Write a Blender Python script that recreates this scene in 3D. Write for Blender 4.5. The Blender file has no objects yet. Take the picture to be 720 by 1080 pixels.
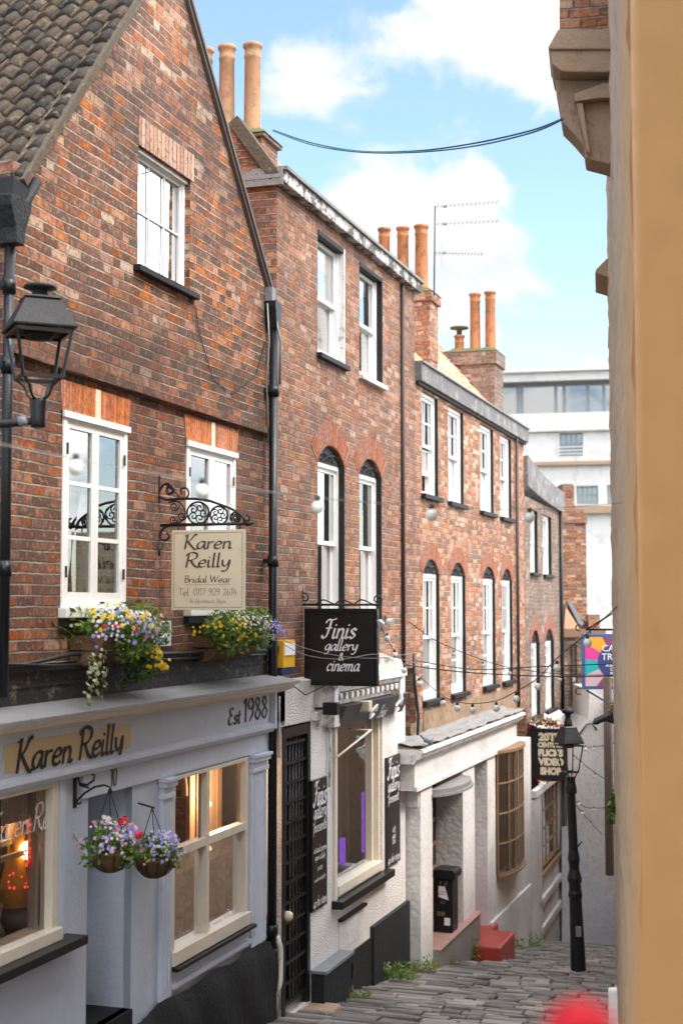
import bpy, bmesh, math, random
from mathutils import Vector, Matrix
from mathutils.geometry import tessellate_polygon
random.seed(7)
R = random.random
def U(a, b): return a + (b - a) * random.random()
sc = bpy.context.scene
COL = sc.collection
# ------------------------------------------------------------------ camera geometry (50 mm portrait frame)
FPX = 1500.0; TILT = math.atan(100 / 1500.0)
def ray(x, y):
    a = (x - 360) / FPX; b = (540 - y) / FPX; c, s = math.cos(TILT), math.sin(TILT)
    return Vector((a, c - b * s, s + b * c))
class Frame:
    """A street wall: s runs along it, y goes into the building, z is up."""
    def __init__(f, px, py, theta):
        f.p = Vector((px, py)); f.sn, f.cs = math.sin(theta), math.cos(theta); f.theta = theta
    def world(f, s, y, z=0):
        return Vector((f.p.x + s * f.sn - y * f.cs, f.p.y + s * f.cs + y * f.sn, z))
    def on(f, x, y, yo=0.0):
        """where the wall's plane (yo behind it) meets a sight line -> (s, z)"""
        r = ray(x, y); nn = r.x * f.cs - r.y * f.sn
        t = (f.p.x * f.cs - f.p.y * f.sn - yo) / nn
        return ((t * r.x - f.p.x) * f.sn + (t * r.y - f.p.y) * f.cs, t * r.z)
    def cross(f, x, y, s0):
        """the plane across the wall at s0 -> (y, z)"""
        r = ray(x, y); t = (s0 + f.p.x * f.sn + f.p.y * f.cs) / (r.x * f.sn + r.y * f.cs)
        return (-((t * r.x - f.p.x) * f.cs - (t * r.y - f.p.y) * f.sn), t * r.z)
    def loc(f, x, y):
        dx, dy = x - f.p.x, y - f.p.y
        return (dx * f.sn + dy * f.cs, -(dx * f.cs - dy * f.sn))
    def rotz(f): return math.pi / 2 - f.theta
TH = math.atan(490 / 1500.0)
A = Frame(-5.15, 0.0, TH)
WORLD = Frame(0, 0, math.pi / 2)   # s = world x, y = world y
def at(x, y, d):
    """point at horizontal depth d on a sight line"""
    r = ray(x, y); return r * (d / r.y)
_g = [(-30, 0.35), (0, -1.62), (13.6, -3.78)] + [A.on(300, 1068), A.on(430, 1019), A.on(560, 991)]
_g[2] = (8.0, _g[3][1] + (_g[3][0] - 8.0) * .155)
def ground(s):
    if s >= _g[-1][0]:
        return _g[-1][1] - (s - _g[-1][0]) * .32
    for (a, za), (b, zb) in zip(_g, _g[1:]):
        if s <= b: return za + (zb - za) * (s - a) / (b - a)
# ------------------------------------------------------------------ objects
def tag(o, label=None, cat=None, group=None, kind=None):
    if label: o['label'] = label
    if cat: o['category'] = cat
    if group: o['group'] = group
    if kind: o['kind'] = kind
    return o
class Ctx: pass
def thing(name, label, cat, f, s, y, z, group=None):
    o = bpy.data.objects.new(name, None); COL.objects.link(o); o.empty_display_size = .2
    o.location = f.world(s, y, z); o.rotation_euler = (0, 0, f.rotz())
    tag(o, label, cat, group); o['_o'] = (s, y, z)
    return o
class MB:
    def __init__(m): m.v = []; m.f = []; m.sm = []
    def add(m, vs, fs, smooth=False):
        b = len(m.v); m.v += [tuple(v) for v in vs]
        for q in fs: m.f.append(tuple(b + i for i in q)); m.sm.append(smooth)
        return m
    def box(m, s0, s1, y0, y1, z0, z1):
        if s0 > s1: s0, s1 = s1, s0
        if y0 > y1: y0, y1 = y1, y0
        if z0 > z1: z0, z1 = z1, z0
        v = [(a, b, c) for c in (z0, z1) for b in (y0, y1) for a in (s0, s1)]
        return m.add(v, [(0, 2, 3, 1), (4, 5, 7, 6), (0, 1, 5, 4), (2, 6, 7, 3), (0, 4, 6, 2), (1, 3, 7, 5)])
    def quad(m, a, b, c, d): return m.add([a, b, c, d], [(0, 1, 2, 3)])
    def prism(m, poly, axis, a, b):
        """poly 2D extruded along axis ('s','y','z') from a to b"""
        def P(p, t): return {'s': (t, p[0], p[1]), 'y': (p[0], t, p[1]), 'z': (p[0], p[1], t)}[axis]
        n = len(poly); v = [P(p, a) for p in poly] + [P(p, b) for p in poly]
        tri = tessellate_polygon([[Vector((p[0], p[1], 0)) for p in poly]])
        fs = [tuple(t) for t in tri] + [tuple(n + i for i in reversed(t)) for t in tri]
        fs += [(i, (i + 1) % n, n + (i + 1) % n, n + i) for i in range(n)]
        return m.add(v, fs)
    def tube(m, pts, r, seg=8, closed=False, cap=True):
        pts = [Vector(p) for p in pts]; n = len(pts)
        rr = r if isinstance(r, (list, tuple)) else [r] * n
        base = len(m.v); up = None
        for i, p in enumerate(pts):
            if closed: t = pts[(i + 1) % n] - pts[i - 1]
            else: t = pts[min(i + 1, n - 1)] - pts[max(i - 1, 0)]
            t = t.normalized() if t.length > 1e-9 else Vector((0, 0, 1))
            if up is None: up = t.orthogonal().normalized()
            up = (up - t * up.dot(t)); up = up.normalized() if up.length > 1e-6 else t.orthogonal().normalized()
            w = t.cross(up)
            for k in range(seg):
                a = 2 * math.pi * k / seg
                m.v.append(tuple(p + (up * math.cos(a) + w * math.sin(a)) * rr[i]))
        for i in range(n if closed else n - 1):
            j = (i + 1) % n
            for k in range(seg):
                k2 = (k + 1) % seg
                m.f.append((base + i * seg + k, base + i * seg + k2, base + j * seg + k2, base + j * seg + k)); m.sm.append(seg > 4)
        if cap and not closed:
            m.f.append(tuple(base + k for k in reversed(range(seg)))); m.sm.append(False)
            m.f.append(tuple(base + (n - 1) * seg + k for k in range(seg))); m.sm.append(False)
        return m
    def lathe(m, cx, cy, prof, seg=16, smooth=True):
        base = len(m.v)
        for (r, z) in prof:
            for k in range(seg):
                a = 2 * math.pi * (k + .5) / seg
                m.v.append((cx + r * math.cos(a), cy + r * math.sin(a), z))
        for i in range(len(prof) - 1):
            for k in range(seg):
                k2 = (k + 1) % seg
                m.f.append((base + i * seg + k, base + i * seg + k2, base + (i + 1) * seg + k2, base + (i + 1) * seg + k)); m.sm.append(smooth)
        m.f.append(tuple(base + k for k in reversed(range(seg)))); m.sm.append(False)
        m.f.append(tuple(base + (len(prof) - 1) * seg + k for k in range(seg))); m.sm.append(False)
        return m
    def ball(m, c, r, seg=10, rings=6, sq=1.0):
        c = Vector(c)
        prof = [(max(1e-4, r * math.sin(math.pi * i / rings)), c.z - r * sq * math.cos(math.pi * i / rings)) for i in range(rings + 1)]
        return m.lathe(c.x, c.y, prof, seg)
    def build(m, name, mat, parent=None, f=None, origin=None, bevel=0, uvo=None):
        """links ONE mesh object; vertices given in wall coordinates"""
        me = bpy.data.meshes.new(name)
        o = bpy.data.objects.new(name, me); COL.objects.link(o)
        if parent is not None:
            r = parent
            while r.parent: r = r.parent
            og = tuple(r['_o']); o.parent = parent
        elif f is not None:
            if origin is None:
                n = len(m.v); origin = (sum(v[0] for v in m.v) / n, sum(v[1] for v in m.v) / n, min(v[2] for v in m.v))
            og = origin; o.location = f.world(*og); o.rotation_euler = (0, 0, f.rotz())
        else: og = (0, 0, 0)
        me.from_pydata([(v[0] - og[0], v[1] - og[1], v[2] - og[2]) for v in m.v], [], m.f)
        uv = me.uv_layers.new(name='UVMap')
        for p in me.polygons:
            nx, ny, nz = abs(p.normal.x), abs(p.normal.y), abs(p.normal.z)
            for li in p.loop_indices:
                x, y, z = m.v[me.loops[li].vertex_index]
                uv.data[li].uv = (x, z) if ny >= nx and ny >= nz * .8 else ((y + .09, z) if nx >= nz * .8 else (x, y))
        me.polygons.foreach_set('use_smooth', m.sm)
        bm = bmesh.new(); bm.from_mesh(me)
        bmesh.ops.recalc_face_normals(bm, faces=bm.faces[:])
        bm.to_mesh(me); bm.free()
        if mat: me.materials.append(mat)
        if bevel:
            b = o.modifiers.new('Bevel', 'BEVEL'); b.width = bevel; b.segments = 2; b.limit_method = 'ANGLE'; b.angle_limit = .7
        return o
def wallmesh(outer, holes, y=0.0, reveal=.14, rev_outer=0):
    """a wall face with openings and their reveals; loops are (s, z), every loop convex"""
    m = MB()
    def clean(L): return [(float(a), float(b)) for a, b in L]
    outer = clean(outer); holes = [clean(h) for h in holes]
    lo, hi = min(p[0] for p in outer), max(p[0] for p in outer)
    S = sorted({round(p[0], 6) for L in [outer] + holes for p in L if lo - 1e-6 <= p[0] <= hi + 1e-6})
    def span(L, s):
        zs = []
        for i in range(len(L)):
            (a, za), (b, zb) = L[i], L[(i + 1) % len(L)]
            if abs(a - b) > 1e-9 and min(a, b) <= s <= max(a, b): zs.append(za + (zb - za) * (s - a) / (b - a))
        return (min(zs), max(zs)) if len(zs) > 1 else None
    for s0, s1 in zip(S, S[1:]):
        if s1 - s0 < 1e-5: continue
        e0, e1 = s0 + (s1 - s0) * 1e-4, s1 - (s1 - s0) * 1e-4; o0, o1 = span(outer, e0), span(outer, e1)
        if not o0 or not o1: continue
        cuts = []
        for h in holes:
            c0, c1 = span(h, e0), span(h, e1)
            if c0 and c1: cuts.append((c0, c1))
        cuts.sort(key=lambda c: c[0][0] + c[1][0]); b0, b1 = o0[0], o1[0]
        for c0, c1 in cuts + [((o0[1], 0), (o1[1], 0))]:
            if c0[0] - b0 > 1e-5 or c1[0] - b1 > 1e-5: m.quad((s0, y, b0), (s1, y, b1), (s1, y, c1[0]), (s0, y, c0[0]))
            b0, b1 = c0[1], c1[1]
    for h in holes:
        n = len(h)
        for i in range(n):
            a, b = h[i], h[(i + 1) % n]
            m.quad((a[0], y, a[1]), (b[0], y, b[1]), (b[0], y + reveal, b[1]), (a[0], y + reveal, a[1]))
    return m
def rect(s0, s1, z0, z1): return [(s0, z0), (s1, z0), (s1, z1), (s0, z1)]
def archloop(s0, s1, z0, zs, zt, n=10):
    """opening with a segmental head: springs at zs, crown at zt"""
    w = (s1 - s0) / 2; h = zt - zs; c = (s0 + s1) / 2
    Rr = (w * w + h * h) / (2 * h); a0 = math.asin(min(1, w / Rr)); cz = zt - Rr
    if h >= w * .999: a0 = math.pi / 2; Rr = w; cz = zs
    pts = [(s0, z0), (s1, z0)]
    for i in range(n + 1):
        a = a0 - 2 * a0 * i / n
        pts.append((c + Rr * math.sin(a), cz + Rr * math.cos(a)))
    return pts
# ------------------------------------------------------------------ materials
class NT:
    def __init__(s, name):
        s.m = bpy.data.materials.new(name); s.m.use_nodes = True; s.t = s.m.node_tree; s.t.nodes.clear()
        s.out = s.n('ShaderNodeOutputMaterial'); s.b = s.n('ShaderNodeBsdfPrincipled'); s.l(s.b.outputs[0], s.out.inputs[0])
    def n(s, t, **k):
        o = s.t.nodes.new(t)
        for a, b in k.items(): setattr(o, a, b)
        return o
    def l(s, a, b): s.t.links.new(a, b)
    def put(s, sock, v):
        if hasattr(v, 'links'): s.l(v, sock)
        else:
            if isinstance(v, (tuple, list)) and len(v) == 3 and sock.type == 'RGBA': v = (*v, 1)
            sock.default_value = v
    def math(s, op, a, b=0.0, c=0.0, clamp=False):
        o = s.n('ShaderNodeMath', operation=op, use_clamp=clamp)
        s.put(o.inputs[0], a); s.put(o.inputs[1], b); s.put(o.inputs[2], c); return o.outputs[0]
    def mix(s, fac, a, b, mode='MIX'):
        o = s.n('ShaderNodeMix', data_type='RGBA', blend_type=mode)
        s.put(o.inputs[0], fac); s.put(o.inputs[6], a); s.put(o.inputs[7], b); return o.outputs[2]
    def noise(s, scale, detail=3, rough=.55, vec=None, dist=0.0):
        o = s.n('ShaderNodeTexNoise'); o.inputs['Scale'].default_value = scale; o.inputs['Detail'].default_value = detail
        o.inputs['Roughness'].default_value = rough; o.inputs['Distortion'].default_value = dist
        s.l(vec if vec is not None else s.uvw(), o.inputs['Vector']); return o
    def uvw(s):
        if not hasattr(s, '_tc'): s._tc = s.n('ShaderNodeTexCoord')
        return s._tc.outputs['Object']
    def uv(s):
        s.uvw(); return s._tc.outputs['UV']
    def ramp(s, fac, stops, interp='LINEAR'):
        o = s.n('ShaderNodeValToRGB'); e = o.color_ramp; e.interpolation = interp
        while len(e.elements) < len(stops): e.elements.new(1.0)
        for el, (p, c) in zip(e.elements, stops): el.position = p; el.color = (*c, 1) if len(c) == 3 else c
        s.put(o.inputs[0], fac); return o.outputs[0]
    def sstep(s, v, a, b):
        o = s.n('ShaderNodeMapRange', interpolation_type='SMOOTHSTEP')
        s.put(o.inputs[0], v); o.inputs[1].default_value = a; o.inputs[2].default_value = b; return o.outputs[0]
    def bump(s, h, strength=.3, dist=.01):
        o = s.n('ShaderNodeBump'); o.inputs['Strength'].default_value = strength; o.inputs['Distance'].default_value = dist
        s.put(o.inputs['Height'], h); s.l(o.outputs[0], s.b.inputs['Normal']); return o
    def fin(s, col, rough=.6, metal=0.0, spec=.5):
        s.put(s.b.inputs['Base Color'], col); s.put(s.b.inputs['Roughness'], rough); s.b.inputs['Metallic'].default_value = metal
        s.b.inputs['Specular IOR Level'].default_value = spec; return s.m
def g3(v): return (v, v, v)
def brick_mat(name, pal, mortar, P=.338, h=.0745, soldier=False, grime=.5, mj=.0085, edge=.0, big=(.35, .7)):
    t = NT(name); uv = t.uv()
    dn = t.noise(1.7, 2, .5, uv); dn2 = t.noise(22, 2, .6, uv)
    dv = t.n('ShaderNodeVectorMath', operation='SUBTRACT'); t.l(dn.outputs['Color'], dv.inputs[0]); dv.inputs[1].default_value = (.5, .5, .5)
    dm = t.n('ShaderNodeVectorMath', operation='SCALE'); t.l(dv.outputs[0], dm.inputs[0]); dm.inputs['Scale'].default_value = .03
    dv2 = t.n('ShaderNodeVectorMath', operation='SUBTRACT'); t.l(dn2.outputs['Color'], dv2.inputs[0]); dv2.inputs[1].default_value = (.5, .5, .5)
    dm2 = t.n('ShaderNodeVectorMath', operation='SCALE'); t.l(dv2.outputs[0], dm2.inputs[0]); dm2.inputs['Scale'].default_value = .012
    ad = t.n('ShaderNodeVectorMath', operation='ADD'); t.l(uv, ad.inputs[0]); t.l(dm.outputs[0], ad.inputs[1])
    ad2 = t.n('ShaderNodeVectorMath', operation='ADD'); t.l(ad.outputs[0], ad2.inputs[0]); t.l(dm2.outputs[0], ad2.inputs[1])
    sp = t.n('ShaderNodeSeparateXYZ'); t.l(ad2.outputs[0], sp.inputs[0])
    rf = t.math('DIVIDE', sp.outputs[1], h); row = t.math('FLOOR', rf); fv = t.math('FRACT', rf)
    if soldier:
        uf = t.math('DIVIDE', sp.outputs[0], P); row = 0.0
        ci = t.math('FLOOR', uf); fu = t.math('FRACT', uf)
        du = t.math('MULTIPLY', t.math('MINIMUM', fu, t.math('SUBTRACT', 1.0, fu)), P); dist = du
        idu = ci
    else:
        wn0 = t.n('ShaderNodeTexWhiteNoise', noise_dimensions='1D'); t.l(row, wn0.inputs['W'])
        off = t.math('ADD', t.math('MULTIPLY', row, .5), t.math('MULTIPLY', wn0.outputs[0], .16))
        uf = t.math('ADD', t.math('DIVIDE', sp.outputs[0], P), off)
        ci = t.math('FLOOR', uf); fu = t.math('FRACT', uf); isH = t.math('GREATER_THAN', fu, .66)
        idu = t.math('ADD', t.math('MULTIPLY', ci, 2.0), isH)
        du = t.math('MULTIPLY', t.math('MINIMUM', t.math('MINIMUM', fu, t.math('SUBTRACT', 1.0, fu)), t.math('ABSOLUTE', t.math('SUBTRACT', fu, .66))), P)
        dvv = t.math('MULTIPLY', t.math('MINIMUM', fv, t.math('SUBTRACT', 1.0, fv)), h)
        dist = t.math('MINIMUM', t.math('MULTIPLY', du, 1.2), dvv)
    cb = t.n('ShaderNodeCombineXYZ'); t.l(idu, cb.inputs[0]); t.put(cb.inputs[1], row)
    wn = t.n('ShaderNodeTexWhiteNoise', noise_dimensions='3D'); t.l(cb.outputs[0], wn.inputs[0])
    fine = t.noise(60, 4, .65, uv); med = t.noise(9, 3, .6, uv)
    mot0 = t.noise(30, 3, .6, uv)
    dist2 = t.math('ADD', dist, t.math('MULTIPLY', t.math('SUBTRACT', t.math('ADD', t.math('MULTIPLY', fine.outputs[0], .5), t.math('MULTIPLY', mot0.outputs[0], .5)), .5), .016))
    mask = t.sstep(dist2, mj * .45, mj * .95)
    val = t.math('ADD', wn.outputs[0], t.math('MULTIPLY', t.math('SUBTRACT', t.noise(.55, 2, .5, uv).outputs[0], .5), .5), clamp=True)
    col = t.ramp(val, pal)
    sepc = t.n('ShaderNodeSeparateColor'); t.l(wn.outputs[1], sepc.inputs[0])
    hs = t.n('ShaderNodeHueSaturation'); t.l(col, hs.inputs['Color'])
    t.put(hs.inputs['Value'], t.math('ADD', .88, t.math('MULTIPLY', sepc.outputs[1], .3)))
    t.put(hs.inputs['Saturation'], t.math('ADD', .85, t.math('MULTIPLY', sepc.outputs[2], .4)))
    mot = t.noise(24, 2, .6, uv)
    col = t.mix(t.math('MULTIPLY', t.sstep(med.outputs[0], .45, .75), .35), hs.outputs[0], (.07, .05, .045), 'MIX')
    col = t.mix(t.math('MULTIPLY', t.sstep(mot.outputs[0], .48, .66), .6), col, (.095, .052, .036))
    col = t.mix(t.math('MULTIPLY', t.sstep(mot.outputs[0], .47, .33), .5), col, (.42, .24, .155))
    col = t.mix(t.math('MULTIPLY', t.sstep(fine.outputs[0], .55, .75), .5), col, (.38, .29, .23))
    mcol = t.mix(t.sstep(t.noise(3, 3, .6, uv).outputs[0], .35, .7), mortar, tuple(c * .35 for c in mortar))
    if not soldier:   # bricks darker towards their edges, then dark upright joints and pale bed joints
        ws = t.sstep(t.math('ADD', dist, t.math('MULTIPLY', t.math('SUBTRACT', mot0.outputs[0], .5), .03)), .004, .022)
        col = t.mix(t.math('SUBTRACT', 1.0, ws), col, t.mix(.4, col, (.06, .04, .03)))
        bed = t.sstep(t.math('ADD', dvv, t.math('MULTIPLY', t.math('SUBTRACT', mot0.outputs[0], .5), .008)), .0075, .0035)
        mcol = t.mix(bed, t.mix(.35, (.06, .042, .034), mcol), mcol)
    c2 = t.mix(mask, mcol, col)
    gr = t.noise(.9, 5, .62, uv)
    c3 = t.mix(t.math('MULTIPLY', t.sstep(gr.outputs[0], big[0], big[1]), grime), c2, (.045, .036, .032))
    hgt = t.math('ADD', t.math('MULTIPLY', mask, .9), t.math('ADD', t.math('MULTIPLY', fine.outputs[0], .35), t.math('MULTIPLY', sepc.outputs[0], .25)))
    t.bump(hgt, .9, .014)
    return t.fin(c3, .88, spec=.25)
PAL1 = [(0, (.10, .055, .038)), (.28, (.17, .078, .048)), (.5, (.25, .100, .054)), (.7, (.34, .128, .062)), (.85, (.45, .165, .070)), (.94, (.44, .24, .15)), (1, (.50, .35, .25))]
PAL1B = [(0, (.095, .050, .036)), (.3, (.16, .070, .044)), (.6, (.24, .092, .050)), (.88, (.35, .125, .062)), (1, (.42, .22, .14))]
PAL2 = [(0, (.18, .095, .066)), (.3, (.25, .118, .074)), (.6, (.32, .145, .086)), (.88, (.39, .18, .105)), (1, (.46, .28, .19))]
PAL3 = [(0, (.18, .095, .062)), (.25, (.30, .125, .070)), (.55, (.40, .165, .082)), (.8, (.46, .235, .135)), (1, (.58, .41, .29))]
PAL4 = [(0, (.13, .09, .07)), (.4, (.20, .135, .10)), (.8, (.26, .17, .125)), (1, (.38, .28, .21))]
M = {}
M['brick1'] = brick_mat('gable_brick', PAL1, (.46, .39, .31), grime=.55, big=(.42, .62))
M['brick1b'] = brick_mat('lower_brick', PAL1B, (.40, .35, .29), grime=.5)
M['brick2'] = brick_mat('weathered_brick', PAL2, (.42, .36, .29), grime=.4)
M['brick3'] = brick_mat('mottled_brick', PAL3, (.44, .39, .34), grime=.2)
M['brick4'] = brick_mat('grey_brown_brick', PAL4, (.42, .38, .33), grime=.35)
M['brick5'] = brick_mat('orange_brick', PAL3, (.4, .34, .3), grime=.25)
ORG = [(0, (.48, .12, .04)), (.5, (.60, .17, .055)), (1, (.66, .25, .11))]
M['soldier_orange'] = brick_mat('rubbed_orange_brick', ORG, (.62, .36, .22), P=.042, soldier=True, grime=.1, mj=.007)
M['soldier_buff'] = brick_mat('buff_soldier_brick', [(0, (.42, .25, .17)), (1, (.55, .36, .26))], (.3, .22, .18), P=.072, soldier=True, grime=.2, mj=.009)
M['arch'] = brick_mat('arch_brick', [(0, (.25, .085, .05)), (1, (.36, .13, .075))], (.32, .2, .15), P=.05, soldier=True, grime=.25, mj=.006)
def painted(name, col, rough=.45, wear=.25, wearcol=(.18, .15, .12), nz=.15, spec=.45, sc1=2.2, low=.55, high=.75):
    t = NT(name); a = t.noise(sc1, 6, .65); b = t.noise(38, 4, .6); c = t.noise(9, 5, .7)
    col2 = t.mix(t.math('MULTIPLY', t.sstep(a.outputs[0], .35, .7), .22), col, tuple(x * .62 for x in col))
    col3 = t.mix(t.math('MULTIPLY', t.sstep(c.outputs[0], low, high), wear), col2, wearcol)
    t.bump(t.math('ADD', b.outputs[0], t.math('MULTIPLY', c.outputs[0], 1.5)), nz, .01)
    return t.fin(col3, t.math('ADD', rough - .08, t.math('MULTIPLY', a.outputs[0], .18)), spec=spec)
M['white'] = painted('white_gloss_paint', (.80, .79, .76), .35, .2)
M['whiteold'] = painted('flaking_white_paint', (.74, .71, .67), .6, .7, (.22, .19, .16), .5, low=.52, high=.62)
M['cream'] = painted('cream_paint', (.72, .64, .52), .4, .2, (.3, .22, .15))
M['shopgrey'] = painted('grey_blue_render_paint', (.55, .60, .69), .5, .22, (.30, .29, .30), .4, low=.58, high=.72)
M['shopgrey2'] = painted('grey_blue_gloss_paint', (.57, .62, .71), .38, .22, (.2, .19, .2), .12)
M['blackgloss'] = painted('black_gloss_paint', (.008, .008, .009), .33, .25, (.035, .032, .03), .2, .35)
M['blackmat'] = painted('black_worn_paint', (.014, .014, .015), .55, .5, (.045, .042, .038), .35, .25)
M['blackplinth'] = painted('black_plinth_render', (.015, .016, .017), .6, .5, (.05, .05, .045), .9, .3)
M['iron'] = painted('wrought_iron', (.010, .010, .010), .5, .3, (.09, .05, .03), .3)
M['pipe'] = painted('black_cast_iron', (.008, .009, .011), .35, .3, (.045, .035, .03), .25, .35)
M['brownpipe'] = painted('brown_painted_iron', (.16, .11, .075), .5, .3)
M['terracotta'] = painted('terracotta', (.38, .155, .065), .8, .8, (.12, .07, .045), .5, .2, low=.45, high=.7)
M['buffpot'] = painted('buff_clay', (.36, .20, .105), .8, .8, (.17, .12, .08), .5, .2, low=.45, high=.7)
M['stone'] = painted('weathered_limestone', (.36, .25, .17), .85, .6, (.10, .075, .06), .8, .2)
M['lead'] = painted('lead_sheet', (.19, .2, .21), .5, .5, (.36, .36, .36), .5)
M['slate'] = painted('slate_capping', (.20, .19, .18), .7, .7, (.38, .35, .31), 1.0)
M['ledge'] = painted('lead_ledge_with_lichen', (.20, .195, .19), .55, .5, (.34, .33, .28), .7)
M['redstep'] = painted('red_step_paint', (.36, .045, .03), .35, .35, (.12, .04, .03), .2)
M['pinkstep'] = painted('worn_pink_step', (.34, .19, .16), .6, .5, (.2, .17, .14), .4)
M['curtain'] = painted('net_curtain', (.55, .55, .56), .9, .1)
M['curtaincream'] = painted('cream_curtain', (.48, .42, .34), .9, .2)
M['board'] = painted('dark_weatherboard', (.022, .02, .02), .6, .8, (.15, .125, .07), .9, .3, low=.54, high=.64)
M['amberwood'] = painted('varnished_wood', (.34, .20, .10), .45, .4, (.12, .07, .04), .3)
M['brownwood'] = painted('brown_stained_wood', (.20, .11, .06), .45, .4, (.08, .05, .03), .3)
M['ambercurtain2'] = painted('amber_blind', (.42, .24, .11), .8, .5, (.12, .08, .05), .2)
M['ambercurtain'] = painted('brown_blind', (.20, .13, .08), .8, .5, (.08, .06, .05), .2)
M['signcream'] = painted('cream_sign_paint', (.66, .57, .40), .42, .25, (.36, .27, .16), .08)
M['signcream2'] = painted('ochre_sign_paint', (.60, .45, .25), .42, .25, (.36, .25, .14), .08)
M['signgreen'] = painted('faded_sign_border', (.50, .44, .32), .5, .2)
M['signblack'] = painted('black_sign_paint', (.010, .008, .008), .32, .2, (.035, .03, .03), .1, .5)
M['signgrey'] = painted('charcoal_fascia_paint', (.05, .048, .05), .45, .3, (.13, .12, .12), .2)
M['letterwhite'] = painted('white_sign_paint', (.82, .80, .82), .5, .0)
M['letterblack'] = painted('black_sign_lettering', (.012, .011, .012), .5, .0)
M['letterbrown'] = painted('dark_brown_lettering', (.10, .06, .045), .5, .0)
M['lettergrey'] = painted('brown_grey_lettering', (.26, .19, .14), .5, .0)
M['lettercream'] = painted('cream_sign_lettering', (.80, .68, .47), .5, .0)
M['yellow'] = painted('yellow_plastic', (.80, .42, .02), .35, .1)
M['blueplastic'] = painted('dark_blue_plastic', (.02, .04, .13), .3, .1)
M['teal'] = painted('teal_cable', (.03, .13, .15), .5, 0)
M['cable'] = painted('dark_cable', (.02, .02, .022), .5, 0)
M['palecable'] = painted('grey_cable', (.26, .25, .24), .5, 0)
M['moss'] = painted('moss', (.10, .10, .035), .95, .5, (.16, .14, .06), 1.0)
M['bark'] = painted('coir_liner', (.13, .075, .035), .95, .5, (.05, .03, .02), 1.0)
M['bulb'] = painted('frosted_bulb_glass', (.80, .77, .70), .22, 0)

M['bluegrey'] = painted('pale_blue_card', (.30, .35, .45), .7, 0)
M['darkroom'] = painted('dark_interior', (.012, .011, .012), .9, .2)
M['warmroom'] = painted('tan_interior_plaster', (.42, .25, .14), .8, .3)
M['darkwood'] = painted('dark_display_wood', (.10, .055, .03), .5, .4)
M['paleroom'] = painted('grey_interior', (.20, .19, .18), .9, .2)
M['dress'] = painted('golden_fabric', (.62, .32, .04), .7, .2)
M['ochrewall'] = painted('ochre_render', (.68, .34, .12), .85, .5, (.40, .21, .08), .6, .2, sc1=.9)
def roughcast(name, col, scale=55, st=.9, dirt=.35):
    t = NT(name); v = t.n('ShaderNodeTexVoronoi'); v.inputs['Scale'].default_value = scale; t.l(t.uvw(), v.inputs['Vector'])
    a = t.noise(1.3, 6, .65); b = t.noise(scale * 1.5, 3, .6)
    c = t.mix(t.math('MULTIPLY', t.sstep(a.outputs[0], .42, .72), dirt), col, tuple(x * .45 for x in col))
    c = t.mix(t.math('MULTIPLY', t.sstep(v.outputs[0], .5, .9), .3), c, tuple(x * .55 for x in col))
    t.bump(t.math('ADD', t.math('MULTIPLY', v.outputs[0], -1.0), b.outputs[0]), st, .012)
    return t.fin(c, .85, spec=.25)
M['roughcast'] = roughcast('white_roughcast', (.76, .72, .68))
M['roughcream'] = roughcast('cream_rubble_render', (.52, .40, .29), 9, .8, .3)
M['whiterender'] = roughcast('white_painted_render', (.66, .635, .61), 16, .35, .35)
M['greyrender'] = roughcast('grey_painted_render', (.62, .62, .64), 16, .3, .3)
M['farwhite'] = roughcast('white_office_render', (.60, .575, .54), 2, .05, .12)
def parapet_mat(name, base, under, lo, hi):
    t = NT(name); a = t.noise(5, 6, .7); b = t.noise(24, 4, .65)
    k = t.math('ADD', t.math('MULTIPLY', a.outputs[0], .7), t.math('MULTIPLY', b.outputs[0], .3))
    c = t.mix(t.sstep(k, lo, hi), base, under); t.bump(k, .8, .02); return t.fin(c, .7, spec=.3)
M['parapet2'] = parapet_mat('peeling_white_parapet', (.50, .47, .44), (.085, .075, .068), .44, .53)
M['parapet3'] = parapet_mat('grey_lead_parapet', (.13, .12, .12), (.25, .235, .22), .48, .6)
def tile_mat(name, pal):
    t = NT(name); g = t.n('ShaderNodeNewGeometry'); a = t.noise(3.0, 5, .65); b = t.noise(45, 4, .65); d = t.noise(12, 4, .7)
    k = t.math('ADD', t.math('MULTIPLY', g.outputs['Random Per Island'], .6), t.math('MULTIPLY', a.outputs[0], .5), clamp=True)
    c = t.ramp(k, pal); c = t.mix(t.math('MULTIPLY', t.sstep(d.outputs[0], .55, .72), .6), c, (.26, .23, .15))
    t.bump(t.math('ADD', b.outputs[0], d.outputs[0]), .6, .01); return t.fin(c, .85, spec=.3)
M['pantile'] = tile_mat('weathered_pantile', [(0, (.024, .021, .018)), (.35, (.045, .038, .031)), (.65, (.075, .058, .043)), (1, (.12, .08, .052))])
M['redtile'] = tile_mat('red_clay_tile', [(0, (.22, .10, .06)), (.5, (.42, .18, .10)), (1, (.55, .30, .2))])
M['orangetile'] = tile_mat('orange_clay_tile', [(0, (.55, .24, .13)), (.5, (.68, .34, .2)), (1, (.72, .46, .32))])
M['verge'] = painted('lichened_verge_mortar', (.085, .065, .045), .95, .7, (.28, .20, .10), 1.0)
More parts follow.
